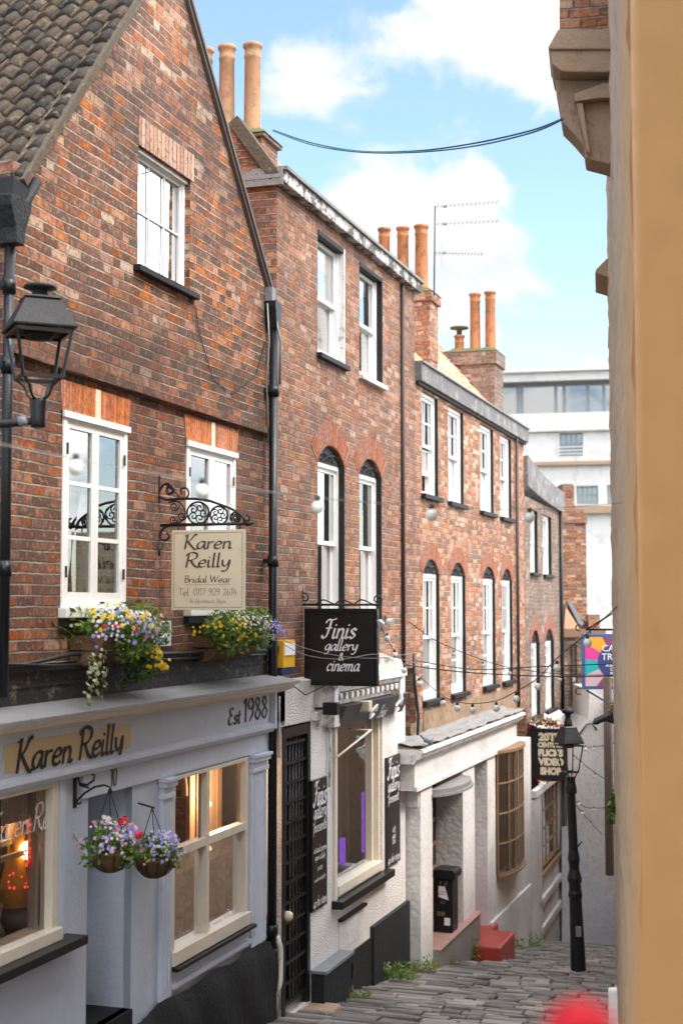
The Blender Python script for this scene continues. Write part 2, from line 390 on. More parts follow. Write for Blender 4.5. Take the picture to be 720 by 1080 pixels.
def paving_mat():
    t = NT('worn_street_stone'); g = t.n('ShaderNodeNewGeometry'); a = t.noise(4, 5, .65); b = t.noise(60, 4, .65); d = t.noise(1.1, 4, .6)
    k = t.math('ADD', t.math('MULTIPLY', g.outputs['Random Per Island'], .65), t.math('MULTIPLY', a.outputs[0], .45), clamp=True)
    c = t.ramp(k, [(0, (.07, .06, .054)), (.35, (.13, .114, .102)), (.7, (.21, .183, .162)), (1, (.32, .275, .24))])
    c = t.mix(t.math('MULTIPLY', t.sstep(d.outputs[0], .5, .75), .4), c, (.09, .085, .055))
    t.bump(t.math('ADD', b.outputs[0], t.math('MULTIPLY', a.outputs[0], 3)), .55, .012)
    return t.fin(c, t.math('ADD', .42, t.math('MULTIPLY', a.outputs[0], .35)), spec=.5)
M['paving'] = paving_mat()
M['joint'] = painted('earth_joint', (.045, .042, .032), .95, .4, (.07, .075, .03), .6)
def leaf_mat(name, c1, c2):
    t = NT(name); g = t.n('ShaderNodeNewGeometry')
    c = t.mix(g.outputs['Random Per Island'], c1, c2); t.fin(c, .55, spec=.35)
    t.b.inputs['Transmission Weight'].default_value = 0.0
    tr = t.n('ShaderNodeBsdfTranslucent'); t.l(c, tr.inputs[0]); ms = t.n('ShaderNodeMixShader'); ms.inputs[0].default_value = .3
    t.l(t.b.outputs[0], ms.inputs[1]); t.l(tr.outputs[0], ms.inputs[2]); t.l(ms.outputs[0], t.out.inputs[0]); return t.m
M['leaf'] = leaf_mat('basket_leaf', (.06, .12, .02), (.20, .30, .05))
M['leafdark'] = leaf_mat('dark_leaf', (.03, .07, .015), (.09, .16, .03))
M['weed'] = leaf_mat('weed_leaf', (.09, .17, .03), (.20, .30, .05))
M['ivy'] = leaf_mat('variegated_ivy', (.18, .22, .08), (.55, .55, .36))
M['fyellow'] = leaf_mat('yellow_petal', (.80, .52, .02), (.85, .65, .05))
M['fblue'] = leaf_mat('lobelia_petal', (.25, .25, .70), (.50, .45, .80))
M['fwhite'] = leaf_mat('white_petal', (.75, .72, .70), (.85, .78, .84))
M['fpink'] = leaf_mat('pink_petal', (.65, .20, .32), (.78, .45, .55))
M['fred'] = leaf_mat('red_petal', (.72, .01, .03), (.85, .03, .05))
M['fcrimson'] = leaf_mat('crimson_petal', (.45, .015, .03), (.70, .03, .05))
M['garland'] = leaf_mat('dried_leaf', (.16, .06, .04), (.45, .28, .12))
def glass_mat(name, refl=.35, tint=(.85, .88, .88), rough=.01, bmp=.03, rk=1.3):
    t = NT(name); t.t.nodes.remove(t.b)
    gl = t.n('ShaderNodeBsdfGlossy'); gl.inputs['Roughness'].default_value = rough; gl.inputs['Color'].default_value = (1, 1, 1, 1)
    tr = t.n('ShaderNodeBsdfTransparent'); tr.inputs[0].default_value = (*tint, 1)
    n = t.noise(1.6, 2, .5); b = t.n('ShaderNodeBump'); b.inputs['Strength'].default_value = bmp; b.inputs['Distance'].default_value = .02
    t.l(n.outputs[0], b.inputs['Height']); t.l(b.outputs[0], gl.inputs['Normal'])
    fr = t.n('ShaderNodeFresnel'); fr.inputs['IOR'].default_value = 1.55
    f = t.math('ADD', t.math('MULTIPLY', fr.outputs[0], rk), refl * .35, clamp=True)
    ms = t.n('ShaderNodeMixShader'); t.l(f, ms.inputs[0]); t.l(tr.outputs[0], ms.inputs[1]); t.l(gl.outputs[0], ms.inputs[2])
    t.l(ms.outputs[0], t.out.inputs[0]); return t.m
M['glass'] = glass_mat('window_glass', .5)
M['shopglass'] = glass_mat('shop_glass', .0, (.95, .95, .94), bmp=.01, rk=.8)
M['darkglass'] = glass_mat('gallery_glass', .0, (.8, .8, .8), bmp=.01, rk=.35)
M['skyglass'] = glass_mat('upper_window_glass', 1.3)
def emit(name, col, st):
    t = NT(name); t.t.nodes.remove(t.b); e = t.n('ShaderNodeEmission'); e.inputs[0].default_value = (*col, 1); e.inputs[1].default_value = st
    t.l(e.outputs[0], t.out.inputs[0]); return t.m
M['purple'] = emit('purple_glow', (.28, .08, .8), .22)  # glow put into the material of the gallery window's purple strips
M['warmglow'] = emit('warm_glow', (1, .6, .28), 1.2)
M['redglow'] = emit('red_fairy_glow', (1, .05, .04), .30)
M['tinyglow'] = emit('lit_bulb', (1, .8, .5), 3)
M['bargegrey'] = painted('weathered_bargeboard', (.13, .10, .085), .7, .5)
M['rustpipe'] = painted('rusty_dark_iron', (.045, .025, .02), .6, .5, (.10, .05, .035))
M['rubble'] = roughcast('rubble_stonework', (.30, .205, .13), 8, 1.0, .8)
M['greystone'] = painted('grey_step_stone', (.24, .22, .20), .8, .5, (.14, .14, .08), .8, .2)
M['bowwood'] = painted('dark_bow_window_wood', (.24, .145, .08), .5, .4, (.1, .06, .035), .3)
# ------------------------------------------------------------------ lettering: a broad-nib pen drawn along letter skeletons
G = {
 'a': (.58, [[(.46,.44),(.32,.52),(.12,.42),(.04,.2),(.12,.02),(.28,.06),(.42,.3)], [(.48,.5),(.44,.12),(.52,0),(.6,.06)]]),
 'b': (.52, [[(.08,1),(.07,.05)], [(.08,.3),(.25,.5),(.42,.42),(.44,.2),(.3,.02),(.07,.05)]]),
 'c': (.46, [[(.4,.42),(.25,.52),(.08,.36),(.05,.15),(.18,0),(.38,.08)]]),
 'd': (.58, [[(.44,.44),(.28,.52),(.1,.4),(.04,.18),(.14,.02),(.3,.06),(.44,.3)], [(.48,1),(.45,.12),(.52,0),(.58,.05)]]),
 'e': (.50, [[(.06,.24),(.3,.27),(.42,.36),(.34,.5),(.18,.47),(.05,.27),(.08,.06),(.24,0),(.42,.1)]]),
 'f': (.36, [[(.42,.92),(.3,1.02),(.2,.85),(.16,.3),(.08,-.25)], [(.04,.48),(.34,.5)]]),
 'g': (.54, [[(.44,.44),(.28,.52),(.1,.4),(.04,.2),(.14,.05),(.3,.1),(.43,.35)], [(.46,.5),(.42,0),(.28,-.28),(.06,-.26)]]),
 'h': (.56, [[(.08,1),(.06,0)], [(.07,.3),(.22,.48),(.36,.46),(.4,.3),(.38,.05),(.48,.02)]]),
 'i': (.26, [[(.08,.5),(.07,.08),(.14,0),(.22,.06)], [(.1,.68),(.12,.72)]]),
 'k': (.50, [[(.08,1),(.06,0)], [(.38,.5),(.1,.24)], [(.16,.28),(.4,0),(.48,.04)]]),
 'l': (.26, [[(.1,1),(.07,.1),(.14,0),(.22,.06)]]),
 'm': (.82, [[(.08,.5),(.06,0)], [(.07,.3),(.2,.48),(.32,.46),(.34,.3),(.33,0)], [(.34,.3),(.47,.48),(.6,.46),(.63,.3),(.61,.06),(.7,0),(.76,.05)]]),
 'n': (.56, [[(.08,.5),(.06,0)], [(.07,.3),(.22,.48),(.36,.46),(.4,.3),(.38,.06),(.46,0),(.53,.06)]]),
 'o': (.50, [[(.24,.5),(.08,.38),(.05,.15),(.2,0),(.38,.1),(.42,.33),(.26,.5),(.2,.5)]]),
 'p': (.52, [[(.08,.5),(.05,-.3)], [(.07,.3),(.25,.5),(.42,.42),(.44,.2),(.3,.02),(.08,.06)]]),
 'r': (.40, [[(.08,.5),(.06,0)], [(.07,.3),(.2,.46),(.36,.48)]]),
 's': (.42, [[(.36,.44),(.2,.51),(.08,.4),(.2,.27),(.34,.14),(.2,0),(.04,.07)]]),
 't': (.32, [[(.14,.75),(.1,.1),(.18,0),(.28,.06)], [(.02,.5),(.28,.51)]]),
 'u': (.56, [[(.07,.5),(.06,.15),(.16,0),(.32,.1),(.42,.4)], [(.44,.5),(.42,.08),(.5,0)]]),
 'v': (.46, [[(.04,.5),(.16,.02),(.26,.15),(.4,.5)]]),
 'w': (.7, [[(.04,.5),(.14,.02),(.22,.1),(.34,.45)], [(.34,.45),(.4,.02),(.5,.12),(.62,.5)]]),
 'y': (.54, [[(.06,.5),(.08,.2),(.2,.06),(.36,.2),(.44,.5)], [(.46,.5),(.42,.02),(.28,-.28),(.06,-.28)]]),
 'z': (.42, [[(.04,.48),(.36,.48)], [(.36,.48),(.04,.02)], [(.04,.02),(.38,.02)]]),
 'B': (.56, [[(.1,1),(.08,0)], [(.04,.96),(.3,1.02),(.44,.86),(.36,.6),(.1,.53)], [(.1,.53),(.4,.52),(.5,.28),(.38,.04),(.04,.0)]]),
 'C': (.66, [[(.6,.86),(.42,1),(.18,.88),(.05,.5),(.16,.12),(.4,0),(.62,.12)]]),
 'D': (.7, [[(.1,1),(.08,0)], [(.02,.98),(.35,1),(.6,.8),(.62,.4),(.42,.05),(.04,0)]]),
 'E': (.52, [[(.42,.9),(.26,1),(.1,.85),(.2,.58),(.34,.54)], [(.28,.54),(.06,.4),(.04,.12),(.2,0),(.44,.12)]]),
 'F': (.56, [[(.0,.82),(.12,.98),(.34,.96),(.6,1.04)], [(.32,.96),(.28,.5),(.2,.1),(.04,0),(-.08,.12)], [(.1,.52),(.44,.55)]]),
 'K': (.72, [[(.14,1),(.06,0)], [(.0,.92),(.2,1)], [(.64,.98),(.56,1.02),(.34,.66),(.1,.46)], [(.18,.54),(.40,.22),(.64,-.04),(.80,.06)]]),
 'R': (.70, [[(.14,1),(.06,0)], [(-.02,.82),(.12,.99),(.36,1.04),(.58,.94),(.58,.70),(.40,.53),(.14,.49)], [(.26,.50),(.46,.16),(.66,0),(.76,.04)]]),
 'S': (.54, [[(.48,.88),(.3,1),(.1,.84),(.2,.58),(.42,.4),(.4,.1),(.2,0),(.02,.12)]]),
 'T': (.6, [[(.0,.94),(.3,1),(.62,.98)], [(.32,.99),(.28,0)]]),
 'W': (.98, [[(.02,1),(.2,.02)], [(.2,.02),(.46,.92)], [(.46,.92),(.6,.02)], [(.6,.02),(.96,1)]]),
 '0': (.50, [[(.24,.98),(.08,.75),(.06,.3),(.2,0),(.38,.2),(.42,.65),(.28,.97),(.22,.98)]]),
 '1': (.30, [[(.06,.82),(.2,.98),(.16,0)]]),
 '2': (.48, [[(.06,.78),(.2,.98),(.38,.85),(.32,.5),(.04,.02)], [(.04,.02),(.44,.04)]]),
 '3': (.46, [[(.06,.9),(.24,.98),(.36,.8),(.2,.54)], [(.18,.54),(.4,.42),(.36,.1),(.16,0),(.02,.1)]]),
 '4': (.5, [[(.3,.98),(.03,.3)], [(.03,.3),(.46,.32)], [(.34,.55),(.3,0)]]),
 '6': (.48, [[(.38,.98),(.14,.7),(.05,.3),(.18,0),(.38,.14),(.36,.42),(.2,.5),(.07,.3)]]),
 '7': (.46, [[(.04,.96),(.42,.96)], [(.42,.96),(.14,0)]]),
 '8': (.48, [[(.36,.8),(.22,.98),(.1,.8),(.22,.56),(.4,.3),(.24,0),(.06,.22),(.22,.5),(.38,.76)]]),
 '9': (.48, [[(.38,.7),(.26,.52),(.08,.62),(.1,.88),(.28,.98),(.4,.75),(.36,.3),(.14,0)]]),
 '&': (.66, [[(.56,.3),(.3,0),(.08,.12),(.12,.36),(.36,.64),(.3,.9),(.16,.84),(.2,.6),(.58,.02)]]),
 ':': (.2, [[(.08,.4),(.1,.43)], [(.08,.06),(.1,.09)]]), '.': (.2, [[(.06,.02),(.09,.05)]]), '-': (.3, [[(.04,.28),(.24,.29)]]),
}
def smooth(pts, n=6):
    if len(pts) < 3: return [Vector((*p, 0)) for p in pts]
    out = []
    for i in range(len(pts) - 1):
        p0 = pts[max(i - 1, 0)]; p1 = pts[i]; p2 = pts[i + 1]; p3 = pts[min(i + 2, len(pts) - 1)]
        for k in range(n):
            t = k / n
            out.append(Vector([.5 * ((2 * p1[c]) + (-p0[c] + p2[c]) * t + (2 * p0[c] - 5 * p1[c] + 4 * p2[c] - p3[c]) * t * t + (-p0[c] + 3 * p1[c] - 3 * p2[c] + p3[c]) * t ** 3) for c in (0, 1)] + [0]))
    out.append(Vector((*pts[-1], 0))); return out
def script(m, text, size, place, nib=.09, ang=35, slant=0.0, space=1.0, center=True, thin=.35, rise=0.0, track=0.0):
    """draws text; place(u, v, h) maps sign coordinates to wall coordinates; h = proud of the sign"""
    w = sum((G[c][0] + track if c in G else .32) for c in text) * size * space
    x = -w / 2 if center else 0.0; ca, sa = math.cos(math.radians(ang)), math.sin(math.radians(ang)); q = 0
    for c in text:
        if c not in G: x += .32 * size * space; continue
        for st in G[c][1]:
            P = smooth(st)
            for i in range(len(P) - 1):
                a, b = P[i], P[i + 1]; d = (b - a)
                if d.length < 1e-6: continue
                d = d.normalized(); nn = Vector((-d.y, d.x, 0))
                k = abs(nn.x * ca + nn.y * sa); hw = nib * .5 * (thin + (1 - thin) * k)
                q += 1; h = .0015 + (q % 9) * .00025; e = d * hw * .45
                c4 = [a - e + nn * hw, b + e + nn * hw, b + e - nn * hw, a - e - nn * hw]
                vs = []
                for p in c4:
                    uu = x + (p.x * space + p.y * slant) * size; vv = p.y * size + rise * (uu)
                    vs.append(place(uu, vv, h))
                m.add(vs, [(0, 1, 2, 3)])
        x += (G[c][0] + track) * size * space
    return w
def plain(m, text, size, place, center=True, bold=0.0, xs=1.0, h=.0025, width=None):
    """upright sans lettering from the built-in face"""
    cu = bpy.data.curves.new('t', 'FONT'); cu.body = text; cu.size = size / .73; cu.offset = bold; cu.resolution_u = 3
    ob = bpy.data.objects.new('t', cu); COL.objects.link(ob); bpy.context.view_layer.update()
    me = ob.evaluated_get(bpy.context.evaluated_depsgraph_get()).to_mesh()
    vs = [v.co.copy() for v in me.vertices]; fs = [tuple(p.vertices) for p in me.polygons]
    ob.evaluated_get(bpy.context.evaluated_depsgraph_get()).to_mesh_clear()
    bpy.data.objects.remove(ob); bpy.data.curves.remove(cu)
    if not vs: return
    x0 = min(v.x for v in vs); x1 = max(v.x for v in vs); o = (x0 + x1) / 2 if center else x0
    if width: xs = width / (x1 - x0)
    m.add([place((v.x - o) * xs, v.y, h) for v in vs], fs)
def on_wall(s, y, z):      # sign face on a wall, reading along the street
    return lambda u, v, h: (s + u, y - h, z + v)
def across(s, y, z):       # sign face across the street, seen from uphill
    return lambda u, v, h: (s - h, y - u, z + v)
# ------------------------------------------------------------------ windows
def sash(m, s0, s1, z0, z1, y, cols, rows, b=.045, bar=.02, t=.04, bot=None):
    bot = bot or b
    m.box(s0, s0 + b, y, y + t, z0, z1); m.box(s1 - b, s1, y, y + t, z0, z1)
    m.box(s0 + b, s1 - b, y + .001, y + t - .001, z1 - b, z1); m.box(s0 + b, s1 - b, y + .001, y + t - .001, z0, z0 + bot)
    for i in range(1, cols):
        c = s0 + b + (s1 - s0 - 2 * b) * i / cols; m.box(c - bar / 2, c + bar / 2, y + .006, y + t - .006, z0 + bot, z1 - b)
    for i in range(1, rows):
        c = z0 + bot + (z1 - z0 - b - bot) * i / rows; m.box(s0 + b, s1 - b, y + .008, y + t - .008, c - bar / 2, c + bar / 2)
def pane(parent, s0, s1, z0, z1, y, mat='glass'):
    m = MB(); k = random.uniform(-.004, .004)
    m.add([(s0, y - k, z0), (s1, y + k, z0), (s1, y + k * .5, z1), (s0, y, z1)], [(0, 1, 2, 3)])
    return m.build('pane', M[mat], parent)
def curtain(parent, s0, s1, z0, z1, y, mat='curtain', cover=1.0, waves=9, amp=.02, name='curtain'):
    m = MB(); n = int(waves * 8); W = (s1 - s0) * cover
    for half in ((s0, 1), (s1, -1)) if cover < 1 else ((s0, 1),):
        w = W / 2 if cover < 1 else W
        vs = []
        for i in range(n + 1):
            u = w * i / n; a = amp * math.sin(i * 2 * math.pi * waves / n + half[1]) * U(.8, 1.2)
            vs += [(half[0] + half[1] * u, y + a, z0), (half[0] + half[1] * u, y + a * .6, z1)]
        m.add(vs, [(2 * i, 2 * i + 2, 2 * i + 3, 2 * i + 1) for i in range(n)], True)
    return m.build(name, M[mat], parent)
def sash_window(par, s0, s1, z0, z1, depth, cols=2, rows=2, frame='white', box='blackgloss', glass='glass', arch=None, cur=None, sill=True, split=.5, low=0.0, label=None, sillmat='blackmat', fw=.05, cover=1.0):
    """box frame with two sliding sashes; arch = (spring, crown) of the head"""
    zh = arch[0] if arch else z1
    m = MB()
    m.box(s0, s0 + fw, depth - .02, depth + .12, z0, zh); m.box(s1 - fw, s1, depth - .02, depth + .12, z0, zh)
    m.box(s0 + fw, s1 - fw, depth - .018, depth + .118, zh - fw, zh); m.box(s0 + fw, s1 - fw, depth - .018, depth + .118, z0, z0 + fw)
    w = m.build('window', M[frame], par)
    if label: w['label'] = label
    if arch:
        a = MB(); L = archloop(s0 + .003, s1 - .003, zh + .001, zh + .002, arch[1] - .004, 8)
        a.prism(L, 'y', depth - .03, depth + .06)
        fl = a.build('fanlight', M[box], w)
        sc_ = MB(); c = (s0 + s1) / 2; hh = arch[1] - zh
        for k in (-1, 1):
            sc_.tube([(c + k * (.02 + .05 * t + .03 * math.sin(t * 9)), depth - .045, zh + hh * (.15 + .6 * t * (1 - .35 * t))) for t in [i / 10 for i in range(11)]], .009, 5)
            sc_.tube([(c + k * (s1 - s0) * (.2 + .09 * math.cos(t)), depth - .045, zh + hh * (.33 + .2 * math.sin(t))) for t in [i * .6 for i in range(10)]], .008, 5)
        sc_.build('scrollwork', M['iron'], w)
    mid = z0 + (zh - z0) * split
    up = MB(); sash(up, s0 + fw, s1 - fw, mid - .03, zh - fw, depth + .01, cols, rows); up.build('upper_sash', M[frame], w)
    lo = MB(); sash(lo, s0 + fw, s1 - fw, z0 + fw + low, mid + .01 + low, depth + .055, cols, rows, bot=.07); lo.build('lower_sash', M[frame], w)
    pane(w, s0 + fw, s1 - fw, mid, zh - fw, depth + .03, glass); pane(w, s0 + fw, s1 - fw, z0 + fw + low, mid + low, depth + .075, glass)
    if cur: curtain(w, s0 + fw, s1 - fw, z0 + fw, zh - fw, depth + .2, cur, cover=cover, waves=5)
    if sill:
        k = MB(); k.box(s0 - .06, s1 + .06, -.07, depth, z0 - .06, z0 + .004); k.build('sill', M[sillmat], w, bevel=.006)
    return w
def jamb(par, s1, z0, z1, y0, y1, mat='blackgloss', t=.025):
    """painted lining on the far reveal"""
    m = MB(); m.box(s1 - t, s1 - .002, y0, y1, z0, z1); return m.build('window_lining', M[mat], par)
def arch_ring(m, s0, s1, zs, zt, t=.2, y=-.006, n=14):
    w = (s1 - s0) / 2; h = zt - zs; c = (s0 + s1) / 2
    Rr = (w * w + h * h) / (2 * h); a0 = math.asin(min(1, w / Rr)); cz = zt - Rr
    if h >= w * .999: a0 = math.pi / 2; Rr = w; cz = zs
    a0 *= 1.02; vs = []; base = []
    for i in range(n + 1):
        a = -a0 + 2 * a0 * i / n
        for r in (Rr, Rr + t): vs.append((c + r * math.sin(a), y, cz + r * math.cos(a)))
    for i in range(n + 1):
        a = -a0 + 2 * a0 * i / n
        for r in (Rr, Rr + t): vs.append((c + r * math.sin(a), .01, cz + r * math.cos(a)))
    N = 2 * (n + 1)
    fs = [(2 * i, 2 * i + 2, 2 * i + 3, 2 * i + 1) for i in range(n)]
    fs += [(2 * i + 1, 2 * i + 3, N + 2 * i + 3, N + 2 * i + 1) for i in range(n)] + [(2 * i, 2 * i + 2, N + 2 * i + 2, N + 2 * i) for i in range(n)]
    m.add(vs, fs); return (c, cz, Rr, a0)
def arch_obj(par, s0, s1, zs, zt, t=.2, mat='arch', name='arch'):
    m = MB(); c, cz, Rr, a0 = arch_ring(m, s0, s1, zs, zt, t)
    o = m.build(name, M[mat], par); uv = o.data.uv_layers[0]
    for p in o.data.polygons:
        for li in p.loop_indices:
            x, y, z = m.v[o.data.loops[li].vertex_index]
            uv.data[li].uv = (math.atan2(x - c, z - cz) * (Rr + t * .5), math.hypot(x - c, z - cz))
    return o
# ------------------------------------------------------------------ roofs, stacks, pipes
def pantiles(s_e, z_e, s_a, z_a, y0, y1, pitch=.17, gauge=.18, amp=.028, lift=.042, jit=.012, sag=0.0):
    """tile courses running up from the eave (s_e, z_e) to (s_a, z_a), spread along y"""
    m = MB(); d = Vector((s_a - s_e, 0, z_a - z_e)); L = d.length; d.normalize(); nrm = Vector((-d.z, 0, d.x))
    if nrm.z < 0: nrm = -nrm
    rows = int(L / gauge) + 1; cols = int((y1 - y0) / pitch + .99)
    for r in range(rows):
        for c in range(cols):
            a0 = r * gauge - .03 + U(-jit, jit); a1 = min(L, (r + 1) * gauge + .05); vs = []; off = U(-jit, jit) * .6; tw = U(-jit, jit)
            for k in range(9):
                u = k / 8; yy = y0 + (c + u) * pitch; hw = amp * (math.sin(2 * math.pi * (u - .08)) + .35 * math.sin(4 * math.pi * u))
                for (aa, hh) in ((a0, -.005), (a0, lift), (a1, .004)):
                    p = Vector((s_e, yy, z_e)) + d * aa + nrm * (hh + hw + off + tw * (u - .5)); vs.append(p)
            fs = []
            for k in range(8):
                b = 3 * k; fs += [(b, b + 3, b + 4, b + 1), (b + 1, b + 4, b + 5, b + 2)]
            m.add(vs, fs, True)
    return m
def pantiles_back(y_e, z_e, y_r, z_r, s0, s1, **k):
    """the same courses on a roof that rises away from the street"""
    m = pantiles(y_e, z_e, y_r, z_r, s0, s1, **k); m.v = [(v[1], v[0], v[2]) for v in m.v]; return m
def pot(m, s, y, z, r, h):
    m.lathe(s, y, [(r * 1.12, z - .02), (r * 1.1, z + .05), (r * .98, z + .08), (r * .90, z + h - .16), (r * .97, z + h - .15), (r * .97, z + h - .12), (r * .9, z + h - .11), (r * .92, z + h - .05), (r * 1.1, z + h - .035), (r * 1.12, z + h), (r * .85, z + h), (r * .8, z + h - .25)], 18)
    return m
def chimney(f, label, s0, s1, y0, y1, z0, z1, pots, mat='brick2', potmat='terracotta', cap='moss', par=None, capz=.2):
    if par is None: t = thing('chimney_stack', label, 'chimney', f, (s0 + s1) / 2, (y0 + y1) / 2, z0, None)
    else: t = par
    m = MB(); m.box(s0, s1, y0, y1, z0, z1 - capz - .002); st = m.build('stack', M[mat], t)
    m = MB(); m.box(s0 - .04, s1 + .04, y0 - .04, y1 + .04, z1 - capz, z1 - .06); m.build('stack_cap', M[mat], t, bevel=.01)
    m = MB()
    n = 14; vs = []
    for i in range(n + 1):
        for j in range(n + 1):
            e = min(i, n - i, j, n - j); vs.append((s0 - .05 + (s1 - s0 + .1) * i / n, y0 - .05 + (y1 - y0 + .1) * j / n, z1 - .06 + (0 if e == 0 else .035 + U(0, .05))))
    m.add(vs, [(i * (n + 1) + j, (i + 1) * (n + 1) + j, (i + 1) * (n + 1) + j + 1, i * (n + 1) + j + 1) for i in range(n) for j in range(n)], True)
    m.build('mossy_flaunching', M[cap], t)
    for (s, y, r, h) in pots: pot(MB(), s, y, z1, r, h).build('chimney_pot', M[potmat], t)
    return t
def pipe(par, s, y, z0, z1, r=.045, mat='pipe', collars=()):
    m = MB(); m.tube([(s, y, z0), (s, y, z1)], r, 12)
    for c in collars:
        m.tube([(s, y, c - .05), (s, y, c + .05)], r * 1.28, 12); m.box(s - r * 2, s + r * 2, y, y + .07, c - .02, c + .02)
    return m.build('drainpipe', M[mat], par)
def foliage(n, c, rad, size, fall=1.0, zbias=0.0, hang=0):
    """leaf-sized faces spread through an uneven clump"""
    m = MB(); c = Vector(c); lob = [(Vector((U(-1, 1), U(-1, 1), U(-.6, .8))), U(.35, .65)) for _ in range(11)]
    k = 0
    while k < n:
        q, r = random.choice(lob); d = Vector((random.gauss(0, 1), random.gauss(0, 1), random.gauss(0, 1))).normalized() * r * (R() ** .4)
        p = q * .62 + d
        P = c + Vector((p.x * rad[0], p.y * rad[1], p.z * rad[2] + zbias))
        a = Vector((random.gauss(0, 1), random.gauss(0, 1), random.gauss(0, .7))).normalized(); b = a.orthogonal().normalized()
        if R() < .5: b = a.cross(b)
        s = size * U(.5, 1.3)
        m.add([P - a * s, P + b * s * .42 - a * s * .1, P + a * s, P - b * s * .42 + a * s * .1 + Vector((0, 0, -s * .2))], [(0, 1, 2, 3)]); k += 1
    return m
def petals(m, P, s, face=None):
    d = (face or Vector((U(-1, 1), U(-1, -.1), U(-.1, 1)))).normalized(); a = d.orthogonal().normalized(); b = d.cross(a)
    n = 6; vs = [P + d * s * .15]
    for i in range(n * 2):
        t = math.pi * i / n; r = s * (1 if i % 2 else .6)
        vs.append(P + (a * math.cos(t) + b * math.sin(t)) * r)
    m.add(vs, [(0, 1 + i, 1 + (i + 1) % (2 * n)) for i in range(2 * n)])
def blooms(n, c, rad, size, low=-.4):
    m = MB(); c = Vector(c)
    for _ in range(n):
        d = Vector((random.gauss(0, 1), -abs(random.gauss(0, 1)) if R() < .8 else random.gauss(0, 1), random.gauss(.3, .8))).normalized()
        if d.z < low: d.z = -d.z
        k = U(.75, 1.12); P = c + Vector((d.x * rad[0], d.y * rad[1], d.z * rad[2])) * k
        f = Vector((-abs(d.x) - .3, -abs(d.y) - .2 + d.y * .2, d.z)) + Vector((U(-.5, .5), U(-.5, .5), U(-.4, .4)))
        petals(m, P, size * U(.7, 1.25), f)
    return m
def strand(p0, p1, sag, n=24):
    p0, p1 = Vector(p0), Vector(p1)
    return [p0.lerp(p1, i / n) - Vector((0, 0, sag * 4 * (i / n) * (1 - i / n))) for i in range(n + 1)]
def spiral(c, r, turns, a0, n=22, ax='yz', x=0.0, sgn=1, rin=.15):
    out = []
    for i in range(n + 1):
        t = i / n; a = a0 + sgn * turns * 2 * math.pi * t; rr = r * (1 - (1 - rin) * t)
        out.append((c[0] + rr * math.cos(a), c[1] + rr * math.sin(a)))
    return out
# ================================================================== setting: ground
def build_ground():
    m = MB(); S = [-14, -6, 0, 4, 8, 11, 13, 14, 15, 16, 17, 18, 19, 20, 22, 24, 26, 27, 30, 40, 60]
    for a, b in zip(S, S[1:]):
        m.quad((a, .25, ground(a) - .06), (b, .25, ground(b) - .06), (b, -9, ground(b) - .06), (a, -9, ground(a) - .06))
    o = m.build('street', M['joint'], None, A, (12, 0, ground(12))); tag(o, kind='structure')
    m = MB()   # the worn setts and slabs: rows laid across the street
    s = 10.0
    while s < 29.5:
        w = U(.12, .20) * (1.0 if s > 15 else 1.4); y = U(-.1, .25)
        while y > -4.8:
            near_wall = y > -.75 and s < 20
            L = U(.17, .42) if not near_wall else U(.4, .7)
            z0, z1 = ground(s), ground(s + w); g = .010; h = U(-.016, .016); t1 = U(-.011, .011); t2 = U(-.011, .011)
            a0, a1, b0, b1 = s + g, s + w - g, y - g, y - L + g; bz = .012
            top = [(a0 + bz, b0 - bz, z0 + h + t1), (a1 - bz, b0 - bz, z1 + h - t1), (a1 - bz, b1 + bz, z1 + h + t2), (a0 + bz, b1 + bz, z0 + h - t2)]
            bot = [(a0, b0, z0 - .07), (a1, b0, z1 - .07), (a1, b1, z1 - .07), (a0, b1, z0 - .07)]
            mid = [(a0, b0, z0 + h + t1 - .016), (a1, b0, z1 + h - t1 - .016), (a1, b1, z1 + h + t2 - .016), (a0, b1, z0 + h - t2 - .016)]
            j = lambda q: (q[0] + U(-.006, .006), q[1] + U(-.012, .012), q[2])
            top = [j(q) for q in top]
            m.add(top + mid + bot, [(0, 1, 2, 3)] + [(i, 4 + i, 4 + (i + 1) % 4, (i + 1) % 4) for i in range(4)] + [(4 + i, 8 + i, 8 + (i + 1) % 4, 4 + (i + 1) % 4) for i in range(4)])
            y -= L
        s += w
    o = m.build('paving', M['paving'], None, A, (18, -1, ground(18))); tag(o, kind='structure')
    m = MB(); far = 400   # the low ground beyond, out to the horizon
    m.quad((-far, -60, -18), (far, -60, -18), (far, far * 2, -18), (-far, far * 2, -18))
    o = m.build('ground', M['joint'], None, WORLD, (0, 0, -18)); tag(o, kind='structure')
build_ground()
def SX(x, y=640, yo=0.0): return A.on(x, y, yo)[0]
def Z(x, y, yo=0.0): return A.on(x, y, yo)[1]
def zavg(*p, yo=0.0): return sum(Z(a, b, yo) for a, b in p) / len(p)
# ================================================================== brick house with the grey-blue shop
sR = SX(289.5, 500); sL = SX(6, 400)
H1 = thing('brick_house', 'red brick gabled house above the grey-blue bridal shopfront, nearest on the left', 'house', A, 12.0, 0, ground(12))
eL = A.on(24, 176); eR = A.on(280, 310); mL = (Z(137, 0) - Z(30, 168)) / (SX(137, 0) - SX(30, 168)); mR = (Z(195, 10) - eR[1]) / (SX(195, 10) - eR[0])
pL = A.on(30, 168)
ap_s = (eR[1] - pL[1] + mL * pL[0] - mR * eR[0]) / (mL - mR); ap_z = pL[1] + mL * (ap_s - pL[0])
zstr = zavg((70, 390), (282, 457)) - .02
zband = zavg((0, 706), (280, 686))            # dark boards start here
gw = (SX(142, 220), SX(197, 250), zavg((142, 283), (195, 306)), zavg((142, 154), (197, 190)))
w1 = (SX(65, 535), SX(132.5, 550), zavg((62, 641), (131, 641)), zavg((67, 431), (133, 455)))
